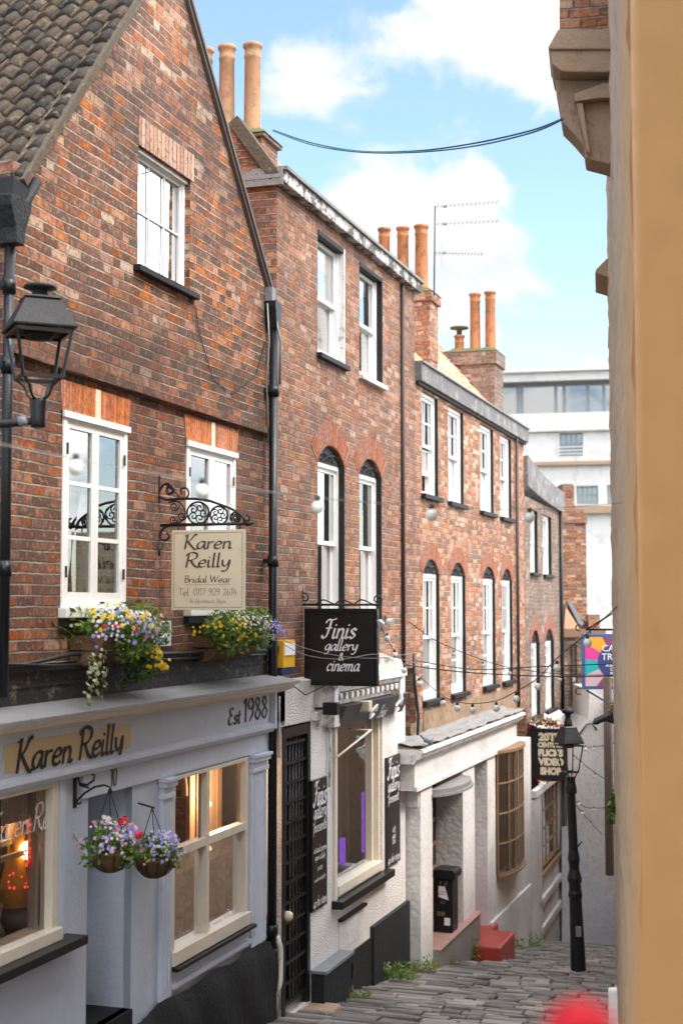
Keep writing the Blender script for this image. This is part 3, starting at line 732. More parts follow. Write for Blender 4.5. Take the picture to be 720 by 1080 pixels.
w2 = (SX(196, 520), SX(247.5, 520), w1[2], zavg((196, 467), (247.5, 478)))
m = wallmesh([(sL, zstr), (sR, zstr), (sR, eR[1]), (eR[0], eR[1]), (ap_s, ap_z), eL, (sL, eL[1] + 0.0)], [rect(*gw)], y=-.03, reveal=.13)
m.quad((sL, -.03, zstr), (sR, -.03, zstr), (sR, .02, zstr), (sL, .02, zstr))
m.build('gable_wall', M['brick1'], H1)
m = wallmesh(rect(sL, sR, zband, zstr), [rect(*w1), rect(*w2)], y=0, reveal=.12); m.build('wall', M['brick1b'], H1)
m = MB(); D1 = 4.6   # rest of the shell
m.quad((sL, D1, -6), (sR, D1, -6), (sR, D1, ap_z), (sL, D1, ap_z)); m.quad((sL, -.02, -6), (sL, D1, -6), (sL, D1, eL[1]), (sL, -.02, eL[1]))
m.quad((sR - .02, .05, -6), (sR - .02, D1, -6), (sR - .02, D1, eR[1]), (sR - .02, .05, eR[1])); m.quad((sL, .1, zband), (sR, .1, zband), (sR, D1, zband), (sL, D1, zband))
m.build('rear_wall', M['brick1b'], H1)
# string of headers over the lower storey: a slight dark drip course
m = MB(); m.box(sL, sR, -.06, -.031, zstr, zstr + .07); m.build('string_course', M['brick1b'], H1)
# roof
k = .30
m = pantiles(eL[0] - .20, eL[1] - .2 * mL - .02, ap_s, ap_z + .02, -.07, D1 + .1); roof = m.build('tiled_roof', M['pantile'], H1)
m = MB()
def verge(m, s0, z0, s1, z1, w, y0, y1, dz=0):
    d = Vector((s1 - s0, z1 - z0)).normalized(); n = Vector((-d.y, d.x)); n = n if n.y > 0 else -n
    m.prism([(s0, z0 + dz), (s1, z1 + dz), (s1 + n.x * w, z1 + dz + n.y * w), (s0 + n.x * w, z0 + dz + n.y * w)], 'y', y0, y1)
verge(m, eL[0] - .1, eL[1] - .1 * mL, ap_s, ap_z, .055, -.10, .06, -.05)
m.build('verge', M['verge'], H1)
m = MB(); verge(m, ap_s, ap_z, eR[0] + .05, eR[1] + .05 * mR, .05, -.065, .05, -.03); verge(m, ap_s, ap_z + .03, eR[0] + .05, eR[1] + .05 * mR + .03, .03, -.085, .08, -.02)
m.build('bargeboard', M['bargegrey'], H1)
m = MB(); m.prism([(ap_s - .02, ap_z - .06), (eR[0], eR[1] - .05), (eR[0], eR[1]), (ap_s - .02, ap_z)], 'y', .06, D1); m.build('roof_slope', M['redtile'], H1)
# gable window
def win_gable():
    s0, s1, z0, z1 = gw; m = MB(); fw = .04
    m.box(s0, s0 + fw, .02, .12, z0, z1); m.box(s1 - fw, s1, .02, .12, z0, z1); m.box(s0 + fw, s1 - fw, .021, .119, z1 - fw, z1); m.box(s0 + fw, s1 - fw, .021, .119, z0, z0 + fw)
    m.box(s0, s1, -.005, .02, z1 - .03, z1)
    w = m.build('window', M['white'], H1); m = MB(); sash(m, s0 + fw, s1 - fw, z0 + fw, z1 - fw, .04, 3, 2, b=.022, bar=.012, t=.025); m.build('casement', M['white'], w)
    pane(w, s0 + fw, s1 - fw, z0 + fw, z1 - fw, .065, 'skyglass'); curtain(w, s0 + fw, s1 - fw, z0 + fw, z1 - fw, .2, waves=3)
    m = MB(); m.box(s0 - .07, s1 + .09, -.09, .02, z0 - .05, z0 - .001); m.build('sill', M['blackmat'], w, bevel=.005)
    m = MB(); m.box(s0 - .01, s1 + .05, -.04, -.031, z1 + .003, z1 + .235); m.build('lintel', M['soldier_buff'], H1)
win_gable()
def win_casement(c, rows=3, cur=None):
    s0, s1, z0, z1 = c; m = MB(); fw = .05; y = -.012
    m.box(s0, s0 + fw, y, .1, z0, z1); m.box(s1 - fw, s1, y, .1, z0, z1); m.box(s0 + fw, s1 - fw, y + .001, .1, z1 - fw, z1); m.box(s0 + fw, s1 - fw, y + .001, .1, z0, z0 + fw)
    w = m.build('window', M['white'], H1, bevel=.003); m = MB(); m.box(s0 - .03, s1 + .03, -.07, .0, z0 - .07, z0 - .001)
    m.build('sill', M['white'], w, bevel=.006); m = MB(); m.box(s0 - .02, s1 + .02, -.03, -.013, z1 - .035, z1 + .01); m.build('head_drip', M['white'], w); m = MB(); m.box(s0 - .02, s1 + .02, -.045, .0, z0 - .13, z0 - .072); m.build('sub_sill', M['blackmat'], w)
    mid = (s0 + s1) / 2
    for a, b in ((s0 + fw, mid - .002), (mid + .002, s1 - fw)):
        m = MB(); sash(m, a, b, z0 + fw, z1 - fw, .0, 1, rows, b=.05, bar=.03, bot=.06); m.build('casement', M['white'], w); pane(w, a + .05, b - .05, z0 + fw, z1 - fw, .02)
        m = MB(); zz = z0 + fw + .2
        for q in (zz, z1 - fw - .2): m.box((a if a < mid - .2 else b) - .012, (a if a < mid - .2 else b) + .012, -.018, -.011, q - .04, q + .04)
        m.build('hinge', M['iron'], w)
    if cur: curtain(w, s0 + fw, s1 - fw, z0, z1, .3, cur, cover=.5)
    # rubbed orange lintel with a pale keystone
    dz = .225; m = MB(); k0, k1 = mid - .04, mid + .04
    m.prism([(s0 - .02, z1 + .012), (k0, z1 + .012), (k0, z1 + dz), (s0 - .06, z1 + dz)], 'y', -.012, .02); m.prism([(k1, z1 + .012), (s1 + .02, z1 + .012), (s1 + .06, z1 + dz), (k1, z1 + dz)], 'y', -.012, .02)
    l = m.build('lintel', M['soldier_orange'], H1); m = MB(); m.box(k0, k1, -.018, .02, z1 + .012, z1 + dz); m.build('keystone', M['signcream'], l)
win_casement(w1); win_casement(w2, cur='curtain')
# dark boarded band and lead-covered ledge over the shop
zl = zavg((0, 745), (290, 708)); zco = zavg((0, 760), (300, 721), yo=-.30); zcb = zavg((0, 771), (300, 730), yo=-.30)
sS = SX(-60, 760); sE = SX(290, 725, -.1)
m = MB(); m.box(sL - .5, sR, -.045, .02, zl - .02, zband + .02); m.box(sL - .5, sR, -.075, -.046, zband - .02, zband + .03)
for i in range(3): m.box(sL - .5, sR, -.06 - .004 * i, -.0452, zband - .12 - .13 * i, zband - .105 - .13 * i)
m.build('boarded_band', M['board'], H1)
m = MB(); m.prism([(-.0, zl), (-.34, zco), (-.34, zco - .02), (0, zl - .04)], 's', sS, sE + .04); m.build('ledge', M['ledge'], H1)
m = MB(); m.prism([(0, zl - .042), (-.325, zco - .022), (-.325, zcb + .035), (-.30, zcb + .03), (-.285, zcb), (-.20, zcb - .03), (-.13, zcb - .035), (-.13, zcb - .05), (0, zcb - .05)], 's', sS, sE); m.build('cornice', M['cream'], H1)
YF = -.10
zfb = zavg((0, 825), (180, 789), (285, 769), yo=YF)
m = MB(); m.box(sS, SX(286, 745, YF), YF, 0, zfb, zcb - .03); fas = m.build('fascia', M['shopgrey'], H1, bevel=.004)
m = MB(); m.prism([(-.12, zfb - .05), (-.15, zfb - .01), (-.15, zfb + .02), (-.1015, zfb + .04), (-.1015, zfb - .05)], 's', sS, SX(286, 770, YF)); m.build('fascia_moulding', M['shopgrey2'], H1)
for e in (SX(285, 745, YF),):
    m = MB(); m.box(e, e + .05, -.15, 0.0, zfb - .02, zcb - .02); m.build('fascia_end', M['shopgrey2'], H1)
YW = -.05
zfr = zavg((92, 842), (255, 797), yo=YW)      # lower edge of the frieze
lw = (SX(-29, 900, YW), SX(57, 900, YW), zavg((0, 1003), (50, 988), yo=YW), zfb - .05)
rw = (SX(178, 915, YW), SX(258.5, 885, YW), zavg((178, 1011), (257, 966), yo=YW), zavg((178, 820), (257.5, 799), yo=YW))
dr = (SX(92, 950, YW), SX(138.5, 950, YW), Z(115, 1077, YW), zavg((92, 842), (138, 829), yo=YW))
zg1 = ground(16) - 1
sW = SX(281, 900, YW)
m = wallmesh(rect(sS, sW, zg1, zfb + .02), [rect(*lw), rect(*rw), rect(dr[0], dr[1], dr[2] - 0.0, dr[3])], y=YW, reveal=.06)
m.quad((sW, YW, zg1), (sW, .1, zg1), (sW, .1, zfb), (sW, YW, zfb))
m.build('shopfront', M['shopgrey'], H1)
# frieze board and pilasters
m = MB(); m.box(dr[0] - .12, sW, YW - .025, YW - .001, zfr, zfb - .045); m.build('frieze', M['shopgrey2'], H1, bevel=.003)
zpl = zavg((178, 1050), (278, 990), yo=YW)
def pilaster(x0, x1, z0, zt):
    a, b = SX(x0, 900, YW), SX(x1, 880, YW); m = MB()
    m.box(a, b, YW - .04, YW - .001, z0, zt - .16); m.box(a + .05, a + .065, YW - .048, YW - .039, z0 + .1, zt - .2); m.box(b - .065, b - .05, YW - .048, YW - .039, z0 + .1, zt - .2)
    m.box(a - .01, b + .01, YW - .06, YW - .001, zt - .16, zt - .12); m.box(a, b, YW - .045, YW - .001, zt - .119, zt - .07); m.box(a - .015, b + .02, YW - .075, YW - .001, zt - .069, zt - .03); m.box(a - .025, b + .03, YW - .09, YW - .001, zt - .029, zt)
    m.build('pilaster', M['shopgrey2'], H1, bevel=.003)
pilaster(167, 177.5, zpl, zfr - .002); pilaster(261.5, 277, zpl, zfr - .002)
m = MB(); a = SX(52, 900, YW) + .06; m.box(lw[1] + .02, lw[1] + .10, YW - .03, YW - .001, lw[2], lw[3]); m.build('pilaster', M['shopgrey2'], H1)
m = MB(); m.box(SX(140, 1050, YW), sW + .02, YW - .06, .05, zg1 + .1, zpl - .01); v = MB()
# uneven black render plinth
pl = MB(); n1, n2 = 60, 14; a, b = dr[1] + .02, sW + .05; vs = []
for i in range(n1 + 1):
    for j in range(n2 + 1):
        s = a + (b - a) * i / n1; top = zpl + .02 * math.sin(s * 7) + (.0 if s > rw[0] - .3 else -.02); z = zg1 + .2 + (top - zg1 - .2) * j / n2
        vs.append((s, YW - .03 - (.045 if j < n2 else .0) - .012 * math.sin(s * 9 + z * 6) - U(0, .012) - .05 * (1 - j / n2), z))
pl.add(vs, [(i * (n2 + 1) + j, (i + 1) * (n2 + 1) + j, (i + 1) * (n2 + 1) + j + 1, i * (n2 + 1) + j + 1) for i in range(n1) for j in range(n2)], True)
e = [i for i in range(n2 + 1)]
pl.add([vs[n1 * (n2 + 1) + j] for j in e] + [(b, .1, vs[n1 * (n2 + 1) + j][2]) for j in e], [(j, j + 1, n2 + 2 + j, n2 + 1 + j) for j in range(n2)])
pl.build('plinth', M['blackplinth'], H1)
# under-window boards
m = MB(); zs = rw[2] - .07
m.box(rw[0] - .02, rw[1] + .05, YW - .10, YW - .001, zs - .03, zs); m.build('sill', M['blackgloss'], H1, bevel=.004)
m = MB(); m.box(rw[0], rw[1] + .05, YW - .02, YW - .001, zpl + .02, zs - .031); m.box(rw[0], rw[1] + .03, YW - .055, YW - .0201, zs - .17, zs - .13); m.build('stall_board', M['shopgrey2'], H1)
m = MB(); m.box(lw[0], SX(70, 990, YW), YW - .17, YW - .001, lw[2] - .11, lw[2] - .05); m.build('sill', M['blackgloss'], H1, bevel=.005)
# right shop window: four lights
s0, s1, z0, z1 = rw; ms = SX(216.5, 900, YW); zt = zavg((178, 900), (257, 872), yo=YW)
m = MB(); fw = .055; y0, y1 = YW - .03, YW + .06
m.box(s0 - .005, s0 + fw, y0, y1, z0, z1); m.box(s1 - fw, s1 + .005, y0, y1, z0, z1); m.box(s0 + fw, s1 - fw, y0 + .001, y1, z1 - .03, z1); m.box(s0 + fw - .06, s1 - fw + .06, y0 - .03, y1 - .001, z0 - .065, z0 + .045)
m.box(ms - .028, ms + .028, y0 + .002, y1 - .002, z0 + .045, z1 - .03); m.box(s0 + fw, ms - .028, y0 + .004, y1 - .004, zt - .035, zt + .035); m.box(ms + .028, s1 - fw, y0 + .004, y1 - .004, zt - .035, zt + .035)
W2 = m.build('shop_window', M['cream'], H1, bevel=.004)
for a, b in ((s0 + fw, ms - .028), (ms + .028, s1 - fw)):
    for c, d in ((z0 + .045, zt - .035), (zt + .035, z1 - .03)): pane(W2, a, b, c, d, YW + .03, 'shopglass')
def room(par, s0, s1, y0, y1, z0, z1, mat, name='display_room'):
    m = MB(); m.quad((s0, y1, z0), (s1, y1, z0), (s1, y1, z1), (s0, y1, z1)); m.quad((s0, y0, z0), (s0, y1, z0), (s0, y1, z1), (s0, y0, z1)); m.quad((s1, y0, z0), (s1, y1, z0), (s1, y1, z1), (s1, y0, z1))
    m.quad((s0, y0, z0), (s1, y0, z0), (s1, y1, z0), (s0, y1, z0)); m.quad((s0, y0, z1), (s1, y0, z1), (s1, y1, z1), (s0, y1, z1)); return m.build(name, M[mat], par)
room(W2, s0 - .0, s1 + .9, YW + .07, 1.5, z0 - .15, z1 + .02, 'warmroom')
m = MB()
m.box(s0 + .05, s1 + .5, .35, .39, z0 - .1, z0 + .42); m.box(s0 + .05, s1 + .6, .30, .62, z0 + .42, z0 + .47)
m.box(s0 + .55, s0 + .60, .6, .64, z0 + .47, z1); m.box(s0 + 1.25, s0 + 1.30, .6, .64, z0 + .47, z1); m.box(s0 + .55, s0 + 1.3, .6, .64, zt - .12, zt - .07); m.build('display_shelving', M['darkwood'], W2)
m = MB()
for i in range(5): m.box(s1 + .02 + .16 * i, s1 + .13 + .16 * i, .5, .54, z0 - .1, z1)
m.tube([(s1 - .35 + .25 * math.cos(a), .5, zt + .25 + .35 * math.sin(a)) for a in [math.pi * i / 12 for i in range(13)]], .03, 6); m.build('panelling', M['warmroom'], W2)
for i, (x, y) in enumerate(((221, 848), (221, 895))):
    p = A.on(x, y, .22); m = MB(); m.ball((p[0], .22, p[1]), .022); m.build('glow_ball', M['warmglow'], W2)  # small glowing balls set behind the right shop glass
def glasstext(par, s, y, z, rows, mat='letterwhite'):
    for (du, dv, t, size, nb) in rows:
        m = MB(); script(m, t, size, on_wall(s + du, y, z + dv), nib=nb, ang=30, slant=.18, center=False); m.build('window_lettering', M[mat], par)
p = A.on(223, 985, YW); glasstext(W2, p[0], YW + .024, p[1], [(0, 0, 'Karen Reilly', .115, .07), (.12, -.07, 'bridal', .06, .06)])
p = A.on(180, 1000, YW); glasstext(W2, p[0] + .04, YW + .024, z0 + .09, [(0, 0, 'www.karenreilly.co', .075, .06)])
# left shop window
s0, s1, z0, z1 = lw; m = MB()
m.box(s1 - .07, s1 + .005, y0, y1, z0, z1); m.box(s0, s1 - .07, y0 + .001, y1, z1 - .04, z1); m.box(s0, s1 + .02, y0 - .04, y1 + .1, z0 - .05, z0 + .03); m.box(s0, s0 + .06, y0, y1, z0, z1)
W1 = m.build('shop_window', M['cream'], H1, bevel=.004); pane(W1, s0, s1 - .07, z0 + .03, z1 - .04, YW + .03, 'shopglass')
room(W1, s0, s1 + .02, YW + .07, 1.3, z0 - .05, z1 + .02, 'darkwood')
curtain(W1, s0, s1 - .05, (z0 + z1) / 2 + .25, z1, YW + .14, 'curtaincream', waves=30, amp=.012, name='lace_valance')
m = MB()
for i in range(3): m.box(s0, s1, .14 + .1 * i, .17 + .1 * i, z0 + .50 + .07 * i, z0 + .535 + .07 * i)
m.box(s1 - .12, s1 - .08, .02, .06, z0, z1); m.box(s1 - .05, s1 - .02, .08, .12, z0, z1); m.build('display_rail', M['curtaincream'], W1)
gp = A.on(17, 900, .25); m = MB(); m.lathe(gp[0], .25, [(.14, gp[1] - .34), (.10, gp[1] - .2), (.055, gp[1] + .02), (.07, gp[1] + .14), (.035, gp[1] + .26), (.015, gp[1] + .3)], 14); m.build('dress_form', M['dress'], W1)
m = MB(); m.lathe(gp[0] - .35, .3, [(.17, z0 + .02), (.13, z0 + .1), (.15, z0 + .2), (.07, z0 + .3)], 12); m.lathe(gp[0] + .05, .22, [(.13, z0), (.15, z0 + .08), (.1, z0 + .17)], 12); m.build('hat_box', M['paleroom'], W1)
bp = A.on(29, 897, .15); m = MB(); m.ball((bp[0], .15, bp[1]), .055, 14, 10, 1.15); m.build('lamp_bulb', M['warmglow'], W1)
m = MB()
for i in range(34):
    t = i / 60; x = 30 + 12 * math.sin(t * 17) * .3 + 8 * t; y = 868 + 135 * t; q = A.on(x + U(-3, 3), y, .06); m.ball((q[0], .06, q[1]), U(.006, .012), 6, 4)
for i in range(12): q = A.on(U(0, 40), 930 + U(-9, 9), .1); m.ball((q[0], .1, q[1]), U(.006, .011), 6, 4)
m.build('red_berry_lights', M['redglow'], W1)
p = A.on(0, 885, YW); glasstext(W1, p[0] - .08, YW + .024, p[1] - .02, [(0, 0, 'Karen Reilly', .17, .09)])
L = bpy.data.lights.new('shop_light', 'POINT'); L.energy = 1.0; L.color = (1, .66, .35); L.shadow_soft_size = .08
lo = bpy.data.objects.new('shop_light', L); COL.objects.link(lo); lo.location = A.world(bp[0] - .1, .35, bp[1] + .25)
L2 = bpy.data.lights.new('shop_light', 'POINT'); L2.energy = 6; L2.color = (1, .72, .45); L2.shadow_soft_size = .1  # light added inside the right shop window to brighten its interior
lo = bpy.data.objects.new('shop_light', L2); COL.objects.link(lo); lo.location = A.world(rw[1] + .2, .30, rw[3] - .35)
# recessed door
dep = max(.35, min(1.2, A.cross(115, 950, dr[1])[0])); 
m = MB(); zb, ztp = dr[2], dr[3]
m.quad((dr[1], YW, zb), (dr[1], dep, zb), (dr[1], dep, ztp), (dr[1], YW, ztp)); m.quad((dr[0], YW, zb), (dr[0], dep, zb), (dr[0], dep, ztp), (dr[0], YW, ztp)); m.quad((dr[0], YW, ztp), (dr[1], YW, ztp), (dr[1], dep, ztp), (dr[0], dep, ztp))
m.build('door_recess', M['shopgrey'], H1)
m = MB(); m.box(dr[0], dr[1], YW - .02, dep + .1, zb - .35, zb); m.build('doorstep', M['blackmat'], H1)
m = MB(); m.box(dr[0], dr[1], dep, dep + .05, zb, ztp)
for zz in ((zb + .15, zb + .85), (zb + .98, ztp - .15)):
    for a, b in ((dr[0] + .1, (dr[0] + dr[1]) / 2 - .04), ((dr[0] + dr[1]) / 2 + .04, dr[1] - .1)): m.box(a, b, dep - .015, dep - .001, *zz)
dd = m.build('door', M['shopgrey'], H1, bevel=.004); m = MB(); m.ball((dr[0] + .1, dep - .05, zb + 1.0), .03); m.build('handle', M['iron'], dd)
# fascia lettering
a = SX(4, 800, YF); b = SX(137, 800, YF); zc = zavg((4, 797), (137, 779), yo=YF)
m = MB(); m.box(a, b, YF - .008, YF, zc - .09, zc + .09); m.build('name_panel', M['signcream2'], fas, bevel=.002)
m = MB(); ww = sum(G[c][0] if c in G else .32 for c in 'Karen Reilly'); 
script(m, 'Karen Reilly', .205, on_wall(a + .13, YF - .009, zc - .098), nib=.14, ang=25, slant=.16, space=(b - a - .26) / (ww * .205), center=False, thin=.6); m.build('fascia_lettering', M['letterblack'], fas)
p = A.on(247, 785, YF); q = A.on(284, 775, YF); m = MB()
script(m, 'Est', .14, on_wall(p[0] - .14, YF - .001, zfb + .09), nib=.17, ang=25, slant=.15, center=False, space=1.6); m.build('fascia_lettering', M['letterblack'], fas); m = MB(); script(m, '1988', .20, on_wall(p[0] + .20, YF - .001, zfb + .09), nib=.12, ang=15, slant=.0, space=1.75, center=False); m.build('fascia_lettering', M['letterblack'], fas)
p = A.on(115, 826, YW); m = MB(); script(m, '10', .135, on_wall(p[0] - .03, YW - .026, p[1] - .02), nib=.12, ang=15, center=False); m.build('house_number', M['letterblack'], H1)
# drainpipes
px = SX(288, 600, -.10); zt = Z(288, 318, -.10); pz = lambda y: Z(288, y, -.10)
dp = pipe(H1, px, -.10, ground(px), zt - .1, .043, collars=(pz(412), pz(592), pz(980), pz(1005)))
m = MB(); m.prism([(px - .05, zt - .26), (px + .05, zt - .26), (px + .085, zt - .06), (px + .085, zt), (px - .085, zt), (px - .085, zt - .06)], 'y', -.15, -.03); m.build('hopper', M['pipe'], H1, bevel=.006)
m = MB(); m.box(px - .05, px + .05, -.10, .0, zt + .002, zt + .14); m.tube([(px - .05, -.12, zt - .1), (px - .02, -.18, zt - .4), (px, -.16, zt - .8)], .012, 6); m.build('lead_shoe', M['lead'], H1)
m = MB(); m.tube([(px + .09, -.13, pz(800)), (px + .09, -.13, pz(735))], .012, 6); m.build('conduit', M['whiteold'], H1); m = MB(); m.tube([(px + .03, -.12, ground(px) + .1), (px + .11, -.14, ground(px) + .35), (px + .11, -.14, pz(1000)), (px + .04, -.13, pz(988))], .03, 8); m.build('waste_pipe', M['whiteold'], H1)
px = SX(7, 500, -.12); lp = pipe(H1, px, -.12, Z(7, 735, -.12), Z(10, 232, -.12), .034, collars=(Z(7, 300, -.12), Z(7, 385, -.12), Z(7, 600, -.12)))
zt = Z(15, 215, -.12); m = MB(); m.prism([(px - .05, zt - .28), (px + .05, zt - .28), (px + .06, zt - .18), (px + .12, zt - .05), (px + .13, zt + .02), (px - .13, zt + .02), (px - .12, zt - .05), (px - .06, zt - .18)], 'y', -.20, -.03); m.build('hopper', M['blackplinth'], H1, bevel=.008)
m = MB(); q = A.on(26, 196, -.05); m.tube([(eL[0] - .3, -.1, eL[1] - .42), (eL[0] - .12, -.1, eL[1] - .28), (eL[0] + .02, -.1, eL[1] - .1)], .035, 8); m.prism([(eL[0] - .32, eL[1] - .32), (eL[0] - .12, eL[1] - .36), (eL[0] - .1, eL[1] - .2), (eL[0] - .3, eL[1] - .16)], 'y', -.12, D1); m.build('gutter', M['blackmat'], H1)
# wall cables
m = MB(); 
def onw(x, y, yo): p = A.on(x, y, yo); return (p[0], yo, p[1])
m.tube([onw(206, 322, -.04), onw(210, 350, -.04), onw(225, 400, -.04), onw(245, 415, -.04), onw(270, 395, -.04), onw(280, 360, -.04)], .004, 4)
m.tube([onw(0, 705, -.09), onw(40, 698, -.1), onw(75, 690, -.1), onw(150, 690, -.1), onw(215, 688, -.1), onw(280, 686, -.1)], .014, 5); m.tube([onw(0, 700, -.1), onw(60, 702, -.11), onw(160, 696, -.1), onw(280, 690, -.1)], .010, 5)
m.tube([onw(6, 620, -.03), onw(9, 650, -.03), onw(5, 700, -.04)], .006, 4)
m.build('wall_cable', M['cable'], H1)
# ================================================================== second house: gallery below, arched sash windows above
s2, e2 = SX(291, 500), SX(437.5, 500)
H2 = thing('brick_house', 'tall narrow brick house with peeling white parapet, above the black-signed gallery', 'house', A, (s2 + e2) / 2, 0, ground((s2 + e2) / 2))
zpb = zavg((291, 199), (437, 306)); zpt = zavg((291, 170), (440, 296), yo=-.1)
def W4(x0, x1, yt0, yt1, yb0, yb1, xm=None):
    return (SX(x0, (yt0 + yb0) / 2), SX(x1, (yt1 + yb1) / 2), zavg((x0, yb0), (x1, yb1)), zavg((x0, yt0), (x1, yt1)))
u1 = W4(334.8, 362.6, 245, 262, 373, 388); u2 = W4(379, 402.5, 273, 287, 394, 406)
zt_ = zavg((334.8, 245), (379, 273)); zb_ = (u1[2] + u2[2]) / 2; u1 = (u1[0], u1[1], zb_, zt_); u2 = (u2[0], u2[1], zb_, zt_)
ac = zavg((347, 469), (390, 485)); asp = ac - .19; ab = zavg((350, 655))
a1 = (SX(335, 560), SX(363, 560), ab); a2 = (SX(378.8, 560), SX(402, 560), ab)
zf2 = zavg((330, 716), (430, 700)); 
m = wallmesh(rect(s2, e2, zf2 - .05, zpb), [rect(*u1), rect(*u2), archloop(a1[0], a1[1], ab, asp, ac), archloop(a2[0], a2[1], ab, asp, ac)], reveal=.16)
m.build('wall', M['brick2'], H2)
D2 = 5.0; m = MB()
m.quad((s2, -.0, zf2), (s2, D2, zf2), (s2, D2, zpb), (s2, 0, zpb)); m.quad((e2, .0, -7), (e2, D2, -7), (e2, D2, zpb), (e2, 0, zpb)); m.quad((s2, D2, -7), (e2, D2, -7), (e2, D2, zpb), (s2, D2, zpb)); m.quad((s2, .25, zf2), (e2, .25, zf2), (e2, D2, zf2), (s2, D2, zf2))
yr, zr = A.cross(243, 130, s2); 
m.add([(s2, .0, zpb), (s2, yr, zr), (s2, D2 + 1, zpb)], [(0, 1, 2)]); m.build('side_wall', M['brick2'], H2)
m = MB(); m.box(s2 - .03, e2 + .03, -.10, .22, zpb, zpt); m.build('parapet', M['parapet2'], H2, bevel=.01)
m = MB(); m.box(s2 - .05, e2 + .04, -.13, .25, zpt, zpt + .035); m.build('coping', M['slate'], H2)
m = MB(); m.box(s2 - .06, s2 - .031, -.08, .40, zpb - .02, zpt); m.box(s2 - .065, s2 - .061, -.06, .38, zpb + .05, zpt - .04); m.build('parapet_slate', M['slate'], H2)
m = pantiles_back(.12, zpt - .06, yr, zr, s2 - .05, e2, pitch=.3, gauge=.3, amp=.012, lift=.02); m.build('tiled_roof', M['redtile'], H2)
m = MB(); verge(m, .05, zpt - .08, yr, zr, .12, s2 - .06, s2 + .1, -.02); m.v = [(v[1], v[0], v[2]) for v in m.v]; m.build('verge', M['verge'], H2)
for c in (u1, u2):
    w_ = sash_window(H2, *c, .08, cols=1, rows=1, glass='skyglass', cur='curtain', fw=.05, sill=False)
    k = MB(); k.box(c[0] - .03, c[1] + .06, -.06, .1, c[2] - .05, c[2] + .004); k.build('sill', M['whiteold' if c is u2 else 'blackmat'], w_, bevel=.006)
    jamb(H2, c[1], c[2], c[3], -.012, .07, 'whiteold' if c is u1 else 'blackmat', .03)
    m = MB(); m.box(c[0], c[1], -.01, .09, c[3] - .05, c[3] - .002); m.build('window_head', M['blackmat'], H2)
for c in (a1, a2):
    sash_window(H2, c[0], c[1], c[2], ac, .08, cols=1, rows=1, arch=(asp, ac), cur='curtain' if c is a1 else 'curtaincream', box='blackmat', cover=.8)
    jamb(H2, c[1], c[2], asp, -.008, .07, 'blackmat', .03)
    arch_obj(H2, c[0] - .02, c[1] + .02, asp - .02, ac + .01, t=.26)
px = SX(426.5, 500, -.05); pipe(H2, px, -.03, Z(426, 700, -.05), zpb - .02, .024, mat='rustpipe')
m = MB(); m.tube([onw(282, 320, -.12), onw(284, 360, -.2), onw(281, 400, -.12), onw(283, 470, -.1)], .007, 5); m.build('wall_cable', M['palecable'], H2)
# rubbly base of the brickwork and the white cornice over the gallery
YR = -.10
cz1, cz0 = zavg((345, 722), (424, 707), yo=-.3), zavg((345, 745), (424, 730), yo=-.2)
m = MB(); cs0, cs1 = SX(343, 730, -.2), SX(424.5, 715, -.3)
m.prism([(0, cz1 + .1), (-.22, cz1 + .02), (-.34, cz1), (-.34, cz1 - .05), (-.30, cz1 - .06), (-.28, cz1 - .11), (-.2, cz1 - .13), (-.18, cz0), (0, cz0)], 's', cs0, cs1 + .05); m.build('cornice', M['whiteold'], H2)
n = 13
for i in range(n):
    a = cs0 + .05 + (cs1 - cs0 - .1) * i / n; m = MB(); m.box(a, a + .085, -.285, -.19, cz1 - .20, cz1 - .131); m.build('dentil', M['whiteold'], H2, bevel=.008)
for a in (cs1 - .12, cs0 - .02):
    m = MB(); m.prism([(0, cz1 + .22), (-.28, cz1 + .14), (-.32, cz1 + .04), (-.3, cz0 - .05), (-.12, cz0 - .22), (0, cz0 - .25)], 's', a, a + .13); m.build('console_bracket', M['whiteold'], H2, bevel=.01)
# roughcast ground storey
gate = (SX(297, 900, YR), SX(327.5, 900, YR), ground(SX(312, 900)) + .05, zavg((297, 768), (327, 759), yo=YR))
gw2 = (SX(354, 850, YR), SX(403, 850, YR), zavg((354, 945), (403, 917), yo=YR), zavg((356, 750), (400, 741), yo=YR))
sB = SX(427.5, 900, YR); zg2 = ground(sB) - .6
m = wallmesh(rect(s2 - .0, sB, zg2 - .2, zf2), [rect(*gate), rect(*gw2)], y=YR, reveal=.22)
m.quad((sB, YR, zg2), (sB, .6, zg2), (sB, .6, zf2), (sB, YR, zf2)); m.quad((s2, YR, zf2), (sB, YR, zf2), (sB, .01, zf2 + .03), (s2, .01, zf2 + .03))
m.build('ground_storey_wall', M['roughcast'], H2)
m = MB(); m.box(SX(328, 800, YR), gw2[0] - .12, YR - .06, YR - .001, gate[3] + .0, gate[3] + .08); m.box(SX(341, 760, YR), SX(347, 760, YR), YR - .12, YR - .001, gate[3] - .1, zf2); m.build('render_band', M['whiteold'], H2)
